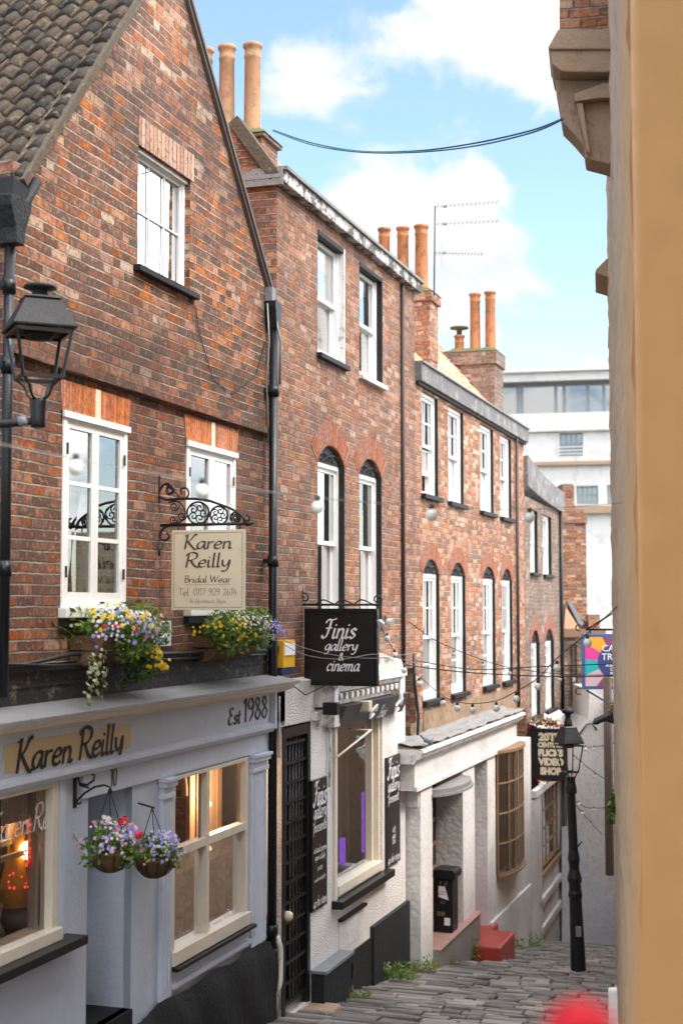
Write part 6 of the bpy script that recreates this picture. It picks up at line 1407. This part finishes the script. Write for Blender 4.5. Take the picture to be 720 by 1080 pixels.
# street lamp
dp_ = 17.9; lz = lambda y: wz(y, dp_, 605); b0 = at(609.5, 1022, dp_); k = dp_ / 1500
t = thing('street_lamp', 'black fluted cast-iron lamp post with a four-sided lantern, standing on the paving', 'lamp', WORLD, b0.x, b0.y, b0.z)
lean = (at(598.5, 760, dp_).x - b0.x) / (lz(760) - b0.z)
def leanit(m): m.v = [(v[0] + (v[2] - b0.z) * lean, v[1], v[2]) for v in m.v]; return m
def lathe_px(prof): return leanit(MB().lathe(b0.x, b0.y, [(r * k, lz(y)) for r, y in prof], 20, smooth=False))
lathe_px([(8, 1023), (7.8, 1010), (7.1, 985), (6.6, 955), (6.4, 948)]).build('base', M['blackgloss'], t)
lathe_px([(6.2, 948), (7.2, 946), (7.4, 942), (6.4, 939), (6.2, 932), (7.4, 929), (7.6, 926), (6.6, 922), (5.2, 917), (5.5, 911), (6.4, 906), (5.6, 900), (4.9, 897)]).build('collar', M['blackgloss'], t)
lathe_px([(4.9, 897), (4.8, 880), (4.5, 850), (4.3, 836)]).build('shaft', M['blackgloss'], t)
# lantern sits on top of the shaft
c = (b0.x, b0.y); before = set(bpy.data.objects)
lantern(t, c, lz(814), lz(786), lz(784), lz(768), 6.2 * k, 10.5 * k, 14.5 * k * .80, 9 * k * .75, math.radians(20), lz(746), .011)
for o in set(bpy.data.objects) - before:
    for v in o.data.vertices: v.co.x += (v.co.z) * lean
for q in range(4):
    a = math.radians(20) + math.pi / 4 + q * math.pi / 2; m = MB(); m.tube([(c[0] + r_ * k * math.cos(a), c[1] + r_ * k * math.sin(a), lz(y_)) for r_, y_ in ((4, 822), (6, 817), (9, 812))], .008, 5); leanit(m).build('cradle_arm', M['iron'], t)
lathe_px([(4.3, 838), (6.2, 836), (6, 830), (5, 826), (5, 819)]).build('lantern_socket', M['blackgloss'], t)
m = MB(); q = (b0.x, b0.y); m.box(q[0] - .03, q[0] + .03, q[1] - .16, q[1] - .10, lz(985), lz(975)); leanit(m).build('badge', M['lead'], t)
m = MB(); m.tube([(q[0] + 4 * k, q[1] - .02, lz(893)), (q[0] + 9 * k, q[1] - .02, lz(887))], .01, 6); leanit(m).build('stub_bar', M['iron'], t)
# ================================================================== flowers
def flowerbox(lab, x0, x1, ytop, ybot, n_leaf, parts, droop, group):
    s0, s1 = SX(x0 + 20, 680, -.15), SX(x1 - 22, 680, -.15); z1, z0 = Z((x0 + x1) / 2, ytop, -.2), Z((x0 + x1) / 2, ybot, -.2)
    t = thing('flower_trough', lab, 'flower basket', A, (s0 + s1) / 2, -.16, z0, group)
    m = MB(); n = 12; vs = []
    for i in range(n + 1):
        s = s0 + (s1 - s0) * i / n
        for j in range(7):
            a = math.pi * j / 6; vs.append((s, -.02 - .26 * math.sin(a / 2), z1 - (z1 - z0) * math.sin(a / 2 + math.pi / 2 * 0) * (1 if j < 6 else 1) if False else z0 + (z1 - z0) * (1 - math.sin(min(a, math.pi) / 2)) if j > 3 else z1 - (z1 - z0) * j / 8))
    vs = []
    for i in range(n + 1):
        s = s0 + (s1 - s0) * i / n
        for (yy, f) in ((-.29, 1), (-.28, .7), (-.24, .35), (-.16, .08), (-.05, 0), (-.02, 0)): vs.append((s + U(-.01, .01), yy + U(-.012, .012), z0 + (z1 - z0) * f + U(-.01, .01)))
    m.add(vs, [(6 * i + j, 6 * i + 6 + j, 6 * i + 7 + j, 6 * i + 1 + j) for i in range(n) for j in range(5)], True)
    for e in (0, n): m.add([vs[6 * e + j] for j in range(6)] + [(vs[6 * e][0], -.02, z1)], [tuple(range(7))])
    m.build('coir_trough', M['bark'], t)
    for z in (z1, (z0 + z1) / 2): m = MB(); m.tube([(s0, -.02, z), (s0, -.31, z), (s1, -.31, z), (s1, -.02, z)], .006, 5); m.build('wire_rail', M['iron'], t)
    m = foliage(n_leaf, ((s0 + s1) / 2, -.20, z1 - .01), ((s1 - s0) / 2 + .24, .28, .26), .029); m.build('leaves', M['leaf'], t)
    for (nm, mt, cnt, xx, yy, rx, rz, sz) in parts:
        q = A.on(xx, yy, -.25); m = blooms(int(cnt * 1.05), (q[0], -.24, q[1] + .02), (rx * .85, .28, rz * 1.15), sz * .9); m.build(nm, M[mt], t)
    for (xx, y0, y1_, mt, n_) in droop:
        q = A.on(xx, y0, -.3); q1 = A.on(xx + 1, y1_, -.32); m = MB(); m.tube([(q[0], -.28, q[1]), (q[0] + .03, -.33, (q[1] + q1[1]) / 2), (q1[0], -.33, q1[1])], .003, 4); m.build('trailing_stem', M['leafdark'], t)
        m = MB()
        for i in range(n_):
            f = i / n_; P = Vector((q[0] + (q1[0] - q[0]) * f + U(-.03, .03), -.33 + U(-.03, .03), q[1] + (q1[1] - q[1]) * f)); petals(m, P, U(.014, .024))
        m.build('trailing_leaves', M[mt], t)
    return t, (s0, s1, z0, z1)
t1, q1 = flowerbox('mixed flower trough with long trailing white leaves, under the left casement window', 72, 172, 668, 702, 2100,
    [('yellow_blossoms', 'fyellow', 26, 115, 664, .42, .13, .026), ('blue_blossoms', 'fblue', 120, 124, 672, .34, .16, .017), ('white_blossoms', 'fwhite', 110, 120, 666, .42, .13, .015), ('pink_blossoms', 'fpink', 26, 138, 668, .3, .14, .018), ('red_blossom', 'fred', 4, 111, 667, .04, .03, .03)],
    [(92, 690, 745, 'ivy', 26), (105, 685, 738, 'ivy', 22), (97, 690, 722, 'ivy', 16)], 'flower troughs on the wall')
q = A.on(150, 702, -.25); m = foliage(240, (q[0], -.22, q[1] - .02), (.17, .16, .18), .03); m.build('drooping_leaves', M['leafdark'], t1); m = blooms(34, (q[0] + .04, -.25, q[1] + .02), (.2, .16, .15), .022); m.build('yellow_blossoms', M['fyellow'], t1)
t2, q2 = flowerbox('yellow and pale lilac flower trough above the date end of the shop fascia', 200, 284, 668, 697, 2100,
    [('yellow_blossoms', 'fyellow', 46, 232, 672, .36, .15, .020), ('white_blossoms', 'fwhite', 110, 254, 662, .34, .1, .014), ('lilac_blossoms', 'fblue', 90, 270, 672, .22, .14, .015)], [], 'flower troughs on the wall')
def basket(lab, x, y, rpx, s, hook, n_leaf, fl, group='hanging baskets by the shop door'):
    yy, zz = A.cross(x, y, s); d = A.world(s, yy).y; r = rpx * d / 1500
    t = thing('hanging_basket', lab, 'flower basket', A, s, yy, zz - r * .9, group)
    m = MB(); m.lathe(s, yy, [(r * .15, zz - r * .95), (r * .5, zz - r * .85), (r * .82, zz - r * .5), (r * .98, zz - .1 * r), (r, zz)], 18); m.v = [(v[0] + U(-.006, .006), v[1] + U(-.006, .006), v[2]) for v in m.v]; m.build('coir_bowl', M['bark'], t)
    for a in range(5):
        m = MB(); al = a * math.pi / 5; m.tube([(s + r * 1.02 * math.cos(al) * math.cos(p_), yy + r * 1.02 * math.sin(al) * math.cos(p_), zz + r * .98 * math.sin(p_)) for p_ in [-math.pi + math.pi * i / 12 for i in range(13)]], .004, 4); m.build('wire_rib', M['iron'], t)
    for a in range(3):
        al = a * 2.1 + .4; m = MB(); m.tube([(s + r * math.cos(al), yy + r * math.sin(al), zz), hook], .0035, 4); m.build('chain', M['iron'], t)
    m = foliage(int(n_leaf * 1.3), (s, yy, zz + r * .22), (r * 1.45, r * 1.45, r * 1.15), .03); m.build('leaves', M['leaf'], t)
    for (nm, mt, cnt, sc_, sz) in fl: m = blooms(int(cnt * 1.0), (s, yy, zz + r * .35), (r * 1.36 * sc_, r * 1.36 * sc_, r * 1.0 * sc_), sz, low=-.5); m.build(nm, M[mt], t)
    return t, (yy, zz, r)
sB1 = SX(78, 830, YW); hz = A.cross(118, 832, sB1); 
ba, (by, bzz, br) = basket('larger hanging basket with two red geranium heads and trailing pink flowers, on the scrolled bracket', 117, 897, 23, sB1, (sB1, hz[0] + .02, hz[1]), 620, [('white_blossoms', 'fwhite', 80, 1.0, .013), ('blue_blossoms', 'fblue', 70, .95, .014), ('pink_blossoms', 'fpink', 26, 1.05, .018)])
for (x, y, sz) in ((130, 866, .032), (146, 880, .028)):
    q = A.cross(x, y, sB1); m = MB()
    for _ in range(34):
        d = Vector((random.gauss(0, 1), random.gauss(0, 1), random.gauss(0, 1))).normalized(); petals(m, Vector((sB1 + .0, q[0], q[1])) + d * sz * 1.05, sz * .45, d)
    m.build('geranium_head', M['fred'], ba); m = MB(); m.tube([(sB1, q[0], q[1]), (sB1 + .03, q[0] + .06, q[1] - .15)], .003, 4); m.build('stalk', M['leafdark'], ba)
m = MB(); 
for i in range(5): q0, q1_ = A.cross(104 - i * .8, 868 + i * 2, sB1), A.cross(100 + i * 2, 885, sB1)
q0 = A.cross(110, 888, sB1); qq = [A.cross(x, y, sB1) for x, y in ((98, 893), (84, 890), (76, 878))]; m.tube([(sB1, q0[0], q0[1])] + [(sB1, a, b) for a, b in qq], .003, 4); m.build('trailing_stem', M['leafdark'], ba)
m = MB()
for a, b in qq: 
    for _ in range(5): petals(m, Vector((sB1 + U(-.03, .03), a + U(-.03, .03), b + U(-.04, .04))), .016)
m.build('pink_blossoms', M['fpink'], ba)
m = MB()
for _ in range(26): x_, y_ = random.choice(((108, 866), (113, 862), (104, 872))); a, b = A.cross(x_ + U(-4, 4), y_ + U(-6, 8), sB1); petals(m, Vector((sB1 + U(-.03, .03), a, b)), .016)
m.build('white_spires', M['fwhite'], ba)
sB2 = sB1 + .9; hz2 = (A.cross(160, 908, sB2)[0], A.cross(160, 852, sB2)[1])
bb_, _q = basket('smaller hanging basket of white and blue flowers in front of the right shop window pilaster', 163, 905, 21, sB2, (sB2, hz2[0], hz2[1]), 520, [('white_blossoms', 'fwhite', 95, 1.0, .013), ('blue_blossoms', 'fblue', 80, 1.0, .014), ('yellow_blossoms', 'fyellow', 6, 1.0, .012)])
for sX, hk, lab in ((sB1, hz, 'black scrolled iron bracket holding the larger hanging basket'), (sB2, hz2, 'plain black arm bracket holding the smaller hanging basket')):
    t = thing('basket_bracket', lab, 'bracket', A, sX, YW, hk[1] - .2)
    z0, z1 = A.cross(78, 852, sB1)[1], A.cross(78, 812, sB1)[1]
    if sX == sB2:
        m = MB(); m.tube([(sX, YF, hk[1] + .03), (sX, hk[0] - .02, hk[1])], .008, 6); m.build('arm', M['iron'], t); continue
    m = MB(); m.box(sX - .012, sX + .012, YW - .02, YW - .001, z0, z1); m.build('wall_plate', M['iron'], t)
    P = lambda x, y: (sX,) + A.cross(x, y, sX)
    for L_ in (((80, 846), (90, 836), (100, 830), (110, 828), (116, 830), (118, 835), (115, 837)), ((82, 817), (84, 826), (92, 828), (99, 823), (100, 817), (97, 817)), ((80, 820), (83, 818), (84, 814)), ((80, 845), (83, 848), (86, 846)), ((84, 828), (94, 831))): m = MB(); m.tube([P(*a) for a in L_], .008, 6); m.build('scroll', M['iron'], t)
# ================================================================== small fittings on the walls
def plaque(lab, x0, x1, y0, y1, yo, depth, mat, name='street_sign', cat='sign'):
    a, b = SX(x0, (y0 + y1) / 2, yo), SX(x1, (y0 + y1) / 2, yo); zt, zb = Z((x0 + x1) / 2, y0, yo), Z((x0 + x1) / 2, y1, yo)
    t = thing(name, lab, cat, A, (a + b) / 2, yo, zb); m = MB(); m.box(a, b, yo, yo + depth, zb, zt); o = m.build('plate', M[mat], t, bevel=.006); return t, o, (a, b, zb, zt)
t, o, (a, b, zb, zt) = plaque('white street name plate on the brick between the two flower troughs', 160, 181, 655, 682, -.06, .05, 'white')
for k, tx in enumerate(('CHRISTMAS', 'STEPS')): m = MB(); plain(m, tx, .055, on_wall((a + b) / 2, -.061, zt - .095 - .09 * k), bold=.002, xs=(b - a) * .86 / (.42 if k == 0 else .30)); m.build('lettering', M['blueplastic'], o)
t, o, (a, b, zb, zt) = plaque('yellow and white alarm box with blue base on the brick by the drainpipe', 299, 311, 675, 704, -.12, .12, 'yellow', 'alarm_box', 'alarm')
m = MB(); m.box(a + .02, b - .02, -.13, -.121, zb + .12, zt - .03); m.build('label_plate', M['letterwhite'], o); m = MB(); m.box(a + .01, b - .01, -.11, -.0, zb - .07, zb - .001); m.build('base', M['blueplastic'], o, bevel=.01)
def spot(lab, x, y, d, dx, group=None):
    c = Vector(atw(x, y, d)); t = thing('spot_lamp', lab, 'lamp', WORLD, c.x, c.y, c.z, 'small white spotlights on the black gallery sign' if group else None)
    m = MB(); m.tube([c, c + Vector((dx, -.03, -.02))], [.03, .045], 12); m.build('lamp_head', M['lead' if not group else 'white'], t); m = MB(); m.tube([c, c + Vector((-dx * .4, .05, .05))], .01, 6); m.build('arm', M['iron'], t)
dF = A.world(sF, yr_ := A.cross(398, 655, sF)[0]).y
spot('small white spotlight pointing left at the top corner of the black gallery sign', 402, 656, dF, -.03, 1); spot('small white spotlight pointing right at the top corner of the black gallery sign', 408, 655, dF, .05, 1)
spot('silver spotlight on the rubble wall left of the slate pentice', 447, 780, A.world(SX(440, 780, -.3), -.3).y, .1)
m = MB(); m.tube([onw(436, 690, -.06), onw(437, 720, -.07), onw(441, 755, -.06), onw(440, 782, -.1)], .02, 6); m.build('wall_cable', M['cable'], H3)
# ================================================================== strings of lights and cables
def festoon(lab, pts, bulbs, wire=.004, r=.03, mat='cable', bulbmat='bulb', sub=6, group='strings of festoon lights across the street'):
    """pts: sight-line points (x, y, depth) the wire passes; bulbs hang below the wire"""
    V = [at(*p) for p in pts]; P = []
    for i in range(len(V) - 1):
        p0, p1, p2, p3 = V[max(i - 1, 0)], V[i], V[i + 1], V[min(i + 2, len(V) - 1)]
        for k in range(sub):
            u = k / sub; P.append(.5 * ((2 * p1) + (p2 - p0) * u + (2 * p0 - 5 * p1 + 4 * p2 - p3) * u * u + (3 * p1 - 3 * p2 + p3 - p0) * u ** 3))
    P.append(V[-1]); mid = P[len(P) // 2]
    t = thing('string_lights', lab, 'string lights', WORLD, mid.x, mid.y, mid.z - .1, group)
    m = MB(); m.tube(P, wire, 5); m.build('cable', M[mat], t)
    for (x, y, d) in bulbs:
        c = at(x, y, d); 
        m = MB(); m.ball((c.x, c.y, c.z), r, 12, 8, 1.08); b = m.build('bulb', M[bulbmat], t); m = MB(); m.tube([(c.x, c.y, c.z + r * .9), (c.x, c.y, c.z + r * 1.9)], r * .42, 8); m.build('socket', M['cable'], b)
festoon('string of white globe bulbs sagging in front of the slate pentice towards the right wall', [(398, 651, 14.5), (405, 668, 14.5), (424, 700, 14.6), (441, 713, 14.6), (467, 734, 14), (482, 740, 13.7), (498, 742, 13.4), (523, 739, 12.8), (544, 729, 12.2), (567, 715, 11.6), (587, 694, 11), (619, 668, 10.2), (650, 640, 9.8)],
        [(402.5, 658, 14.5), (408, 673.5, 14.5), (416, 691, 14.5), (426, 707, 14.6), (441.5, 721, 14.6), (467, 741.5, 14), (482, 747, 13.7), (498, 749, 13.4), (523, 747, 12.8), (544, 737, 12.2), (567, 724, 11.6), (587, 704.5, 11), (619, 678, 10.2)])
festoon('string of small bulbs running nearly straight past the arched windows to the pub sign', [(430, 655, 14.2), (455, 673, 14.2), (478, 684, 14.1), (509, 696, 14), (537, 704, 13.8), (590, 711, 13.4), (650, 712, 13)], [(478, 690, 14.1), (509, 702, 14), (537, 710, 13.8), (590, 717, 13.4)], r=.02, wire=.004)
festoon('blurred near string of globe bulbs crossing the upper windows', [(-30, 462, 4.6), (80, 484, 4.7), (213, 508, 5.0), (335, 525, 5.4), (455, 534, 6), (558, 537, 6.6), (660, 530, 7.2)], [(80, 493, 4.7), (213, 518, 5.0), (335, 535, 5.4), (455, 543, 6), (558, 546, 6.6)], r=.024, wire=.002, mat='palecable')
festoon('upper string of tiny bulbs on the white house end behind the street lamp', [(606, 786, 25), (617, 788, 25), (626, 788, 25), (650, 783, 22)], [(617, 790, 25), (626, 790, 25)], r=.035, wire=.008)
festoon('second string of tiny bulbs slanting down the white house end behind the street lamp', [(603, 795, 25), (612, 803, 25), (627, 815, 25), (645, 826, 23)], [(612, 806, 25), (627, 819, 25)], r=.035, wire=.008)
festoon('third string of tiny bulbs halfway down the white house end', [(606, 845, 25), (620, 852, 25), (645, 851, 23)], [(610, 848, 25), (626, 854, 25)], r=.03, wire=.008)
festoon('lowest string of tiny bulbs slanting down the white house end', [(606, 848, 25), (614, 858, 25), (634, 880, 24)], [(614, 858, 25), (623, 869, 25)], r=.03, wire=.008)
def cable(lab, pts, r, mat, group=None):
    V = [at(*p) for p in pts]; mid = V[len(V) // 2]; m = MB(); P = []
    for i in range(len(V) - 1):
        p0, p1, p2, p3 = V[max(i - 1, 0)], V[i], V[i + 1], V[min(i + 2, len(V) - 1)]
        for k in range(8):
            u = k / 8; P.append(.5 * ((2 * p1) + (p2 - p0) * u + (2 * p0 - 5 * p1 + 4 * p2 - p3) * u * u + (3 * p1 - 3 * p2 + p3 - p0) * u ** 3))
    P.append(V[-1]); m.tube(P, r, 5); o = m.build('cable', M[mat], None, WORLD, (mid.x, mid.y, mid.z)); tag(o, lab, 'cable', group)
cable('upper strand of the teal cable pair slung from the mossy chimney to the stone bay', [(288, 137, 14.4), (330, 151, 13.6), (380, 159.5, 12.8), (440, 159, 12), (500, 151, 11.2), (560, 137.5, 10.5), (593, 125, 10)], .008, 'teal')
cable('lower strand of the teal cable pair slung from the mossy chimney to the stone bay', [(288, 138, 14.3), (330, 153, 13.5), (380, 160.5, 12.7), (440, 160.5, 11.9), (500, 154, 11.1), (560, 140, 10.4), (593, 126, 9.95)], .007, 'teal')
cable('dark cable running level in front of the arched windows to the colourful sign', [(425, 701, 15), (480, 708, 14.8), (540, 712, 14.4), (600, 713.5, 14), (650, 713, 13.6)], .006, 'cable')
cable('thin dark cable just above the level one, ending at the colourful sign', [(440, 697, 15), (500, 706, 14.8), (570, 703, 14.4), (650, 700, 13.6)], .005, 'cable')
cable('pale thin wire looping over the black gallery sign', [(283, 668, 12), (320, 683, 12.1), (360, 692, 12.3), (400, 694, 12.8), (440, 688, 14)], .0035, 'palecable')
cable('second pale thin wire looping lower over the black gallery sign', [(283, 670, 12), (320, 690, 12.1), (360, 695, 12.3), (400, 690, 12.8), (440, 700, 14)], .0035, 'palecable')
# ================================================================== weeds at the foot of the walls
def weed(x, y, d, wpx, hpx, n, lab):
    c = at(x, y, d); k = d / 1500; s_, y_ = A.loc(c.x, c.y); zg = ground(s_)
    t = MB(); m = MB()
    for _ in range(int(n * 1.5)):
        bx, by_ = c.x + U(-1, 1) * wpx * k * .5, c.y + U(-.5, .5) * wpx * k * .5; h = U(.3, 1) * hpx * k * 1.35; s1_, _y = A.loc(bx, by_); g0 = ground(s1_)
        a = U(0, 6.28); l = U(.02, .06); P = Vector((bx, by_, g0 + h * R())); dirv = Vector((math.cos(a), math.sin(a), U(.2, 1.4))).normalized(); sd = dirv.orthogonal().normalized()
        m.add([P - sd * l * .25, P + dirv * l * .6 + sd * l * .2, P + dirv * l * 1.2, P + dirv * l * .5 - sd * l * .25], [(0, 1, 2, 3)])
    o = m.build('weed_clump', M['weed'], None, WORLD, (c.x, c.y, zg)); tag(o, lab, 'weeds', 'weeds at the foot of the walls')
dW = lambda x, yo=-.3: A.world(SX(x, 1000, yo), yo).y
weed(421, 1032, dW(421), 34, 16, 260, 'largest weed clump, against the black plinth corner of the gallery')
weed(375, 1050, dW(375), 30, 7, 90, 'low moss and weeds at the foot of the cellar recess')
weed(446, 1023, dW(446), 30, 11, 170, 'low weeds in front of the white pilaster left of the litter bin')
weed(493, 1010, dW(493), 28, 18, 230, 'bright weed clump between the pink porch step and the red steps')
weed(540, 1000, dW(540), 24, 10, 110, 'small weeds right of the red steps under the bow window')
weed(562, 992, dW(562, -.4), 18, 12, 110, 'small weeds at the far end of the white shopfront')
weed(470, 1018, dW(470), 20, 7, 60, 'sparse weeds along the stone base of the pink porch step')
c = at(642, 858, 13.7); m = foliage(150, (c.x + .03, c.y, c.z), (.06, .1, .28), .035); o = m.build('wall_fern', M['leaf'], None, WORLD, (c.x, c.y, c.z - .3)); tag(o, 'green plant sprouting beside the brown downpipe on the right wall', 'plant')
c = at(648, 748, 13.5); m = foliage(60, (c.x, c.y, c.z), (.08, .1, .10), .04); o = m.build('wall_plant', M['garland'], None, WORLD, (c.x, c.y, c.z - .1)); tag(o, 'brown dried plant above the dark gutter bracket on the right wall', 'plant')
for o in bpy.data.objects:
    if '_o' in o: del o['_o']
SKY_BLOBS = [(240, 20, 260, -.16), (470, 125, 100, -.10), (400, 110, 60, -.10), (600, 190, 110, -.16), (560, 140, 60, -.08), (510, 40, 140, .15), (330, 30, 60, .05), (330, 150, 130, .16), (450, 260, 150, .16), (540, 280, 90, .08), (600, 180, 40, .08), (600, 340, 90, -.10), (500, 345, 80, -.08), (560, 290, 60, .06)]
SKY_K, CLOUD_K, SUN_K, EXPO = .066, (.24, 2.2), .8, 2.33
# ------------------------------------------------------------------ sky, sun, camera
w = bpy.data.worlds.new('World'); sc.world = w; w.use_nodes = True; nt = w.node_tree; nt.nodes.clear()
def N(t, **k):
    o = nt.nodes.new(t)
    for a, b in k.items(): setattr(o, a, b)
    return o
def MT(op, a, b=0.0, clamp=False):
    o = N('ShaderNodeMath', operation=op, use_clamp=clamp)
    for i, v in enumerate((a, b)):
        if hasattr(v, 'links'): nt.links.new(v, o.inputs[i])
        else: o.inputs[i].default_value = v
    return o.outputs[0]
SUN_EL, SUN_AZ = math.radians(52), math.radians(118)   # azimuth measured clockwise from the view direction (+Y)
sky = N('ShaderNodeTexSky'); sky.sky_type = 'NISHITA'; sky.sun_disc = False; sky.sun_elevation = SUN_EL; sky.sun_rotation = SUN_AZ
sky.air_density = 1.0; sky.dust_density = .6; sky.ozone_density = 1.2
tc = N('ShaderNodeTexCoord'); mp = N('ShaderNodeMapping'); mp.inputs['Scale'].default_value = (1, 1, 1.5); nt.links.new(tc.outputs['Generated'], mp.inputs[0])
n1 = N('ShaderNodeTexNoise'); n1.inputs['Scale'].default_value = 7.5; n1.inputs['Detail'].default_value = 9; n1.inputs['Roughness'].default_value = .56; n1.inputs['Distortion'].default_value = .25
mp.inputs['Location'].default_value = (3.1, .4, .7); nt.links.new(mp.outputs[0], n1.inputs['Vector'])
fac = n1.outputs[0]
def blob(x, y, rad, amt):
    """a clearer or cloudier patch of the sky round one direction"""
    global fac
    d = ray(x, y).normalized(); dt = N('ShaderNodeVectorMath', operation='DOT_PRODUCT'); nm = N('ShaderNodeVectorMath', operation='NORMALIZE')
    nt.links.new(tc.outputs['Generated'], nm.inputs[0]); nt.links.new(nm.outputs[0], dt.inputs[0]); dt.inputs[1].default_value = d
    mr = N('ShaderNodeMapRange', interpolation_type='SMOOTHSTEP'); nt.links.new(dt.outputs['Value'], mr.inputs[0])
    mr.inputs[1].default_value = math.cos(rad / 1500.0); mr.inputs[2].default_value = 1.0; mr.inputs[3].default_value = 0; mr.inputs[4].default_value = amt
    fac = MT('ADD', fac, mr.outputs[0])
for a in SKY_BLOBS: blob(*a)
mr = N('ShaderNodeMapRange', interpolation_type='SMOOTHSTEP'); nt.links.new(fac, mr.inputs[0]); mr.inputs[1].default_value = .46; mr.inputs[2].default_value = .60
n2 = N('ShaderNodeTexNoise'); n2.inputs['Scale'].default_value = 11; n2.inputs['Detail'].default_value = 6; nt.links.new(mp.outputs[0], n2.inputs['Vector'])
cr = N('ShaderNodeValToRGB'); cr.color_ramp.elements[0].position = .3; cr.color_ramp.elements[0].color = (.72, .78, .86, 1); cr.color_ramp.elements[1].position = .6; cr.color_ramp.elements[1].color = (1, .965, .92, 1); nt.links.new(n2.outputs[0], cr.inputs[0])
b1 = N('ShaderNodeBackground'); b1.inputs[1].default_value = SKY_K; nt.links.new(sky.outputs[0], b1.inputs[0])
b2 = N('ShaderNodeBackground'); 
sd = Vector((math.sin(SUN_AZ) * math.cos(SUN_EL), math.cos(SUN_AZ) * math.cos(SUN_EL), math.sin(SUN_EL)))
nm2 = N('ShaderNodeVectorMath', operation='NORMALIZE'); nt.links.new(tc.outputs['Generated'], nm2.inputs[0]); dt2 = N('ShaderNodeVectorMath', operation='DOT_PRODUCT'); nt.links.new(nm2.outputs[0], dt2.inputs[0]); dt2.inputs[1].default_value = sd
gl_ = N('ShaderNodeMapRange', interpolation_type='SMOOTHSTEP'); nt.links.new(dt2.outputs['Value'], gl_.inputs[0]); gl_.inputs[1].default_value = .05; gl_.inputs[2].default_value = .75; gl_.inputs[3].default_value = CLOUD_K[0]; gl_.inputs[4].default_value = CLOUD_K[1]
nt.links.new(gl_.outputs[0], b2.inputs[1])   # out-of-view cloud towards the sun is boosted to light the street
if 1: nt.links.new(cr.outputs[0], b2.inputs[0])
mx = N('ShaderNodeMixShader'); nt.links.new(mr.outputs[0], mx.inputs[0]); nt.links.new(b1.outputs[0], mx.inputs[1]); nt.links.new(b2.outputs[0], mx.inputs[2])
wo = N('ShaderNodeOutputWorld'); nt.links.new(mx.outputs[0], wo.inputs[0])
sl = bpy.data.lights.new('sun', 'SUN'); sl.energy = SUN_K; sl.angle = math.radians(12); sl.color = (1, .91, .80)
so = bpy.data.objects.new('sun', sl); COL.objects.link(so)
dv = Vector((math.sin(SUN_AZ) * math.cos(SUN_EL), math.cos(SUN_AZ) * math.cos(SUN_EL), math.sin(SUN_EL)))
so.rotation_euler = dv.to_track_quat('Z', 'Y').to_euler()
cam = bpy.data.cameras.new('camera'); co = bpy.data.objects.new('camera', cam); COL.objects.link(co); sc.camera = co
cam.sensor_fit = 'VERTICAL'; cam.sensor_height = 36; cam.sensor_width = 24; cam.lens = 50; cam.clip_end = 3000; cam.clip_start = .05
co.location = (0, 0, 0); co.rotation_euler = (math.pi / 2 + TILT, 0, 0)
cam.dof.use_dof = True; cam.dof.focus_distance = 12.5; cam.dof.aperture_fstop = 2.0
sc.view_settings.view_transform = 'Standard'; sc.view_settings.look = 'None'; sc.view_settings.gamma = 1; sc.view_settings.use_curve_mapping = False
sc.view_settings.exposure = EXPO
sc.render.engine = 'CYCLES'; sc.cycles.use_denoising = True; sc.cycles.max_bounces = 6; sc.cycles.transparent_max_bounces = 12
sc.cycles.diffuse_bounces = 5; sc.cycles.glossy_bounces = 3; sc.cycles.caustics_reflective = False; sc.cycles.caustics_refractive = False; sc.cycles.sample_clamp_indirect = 6
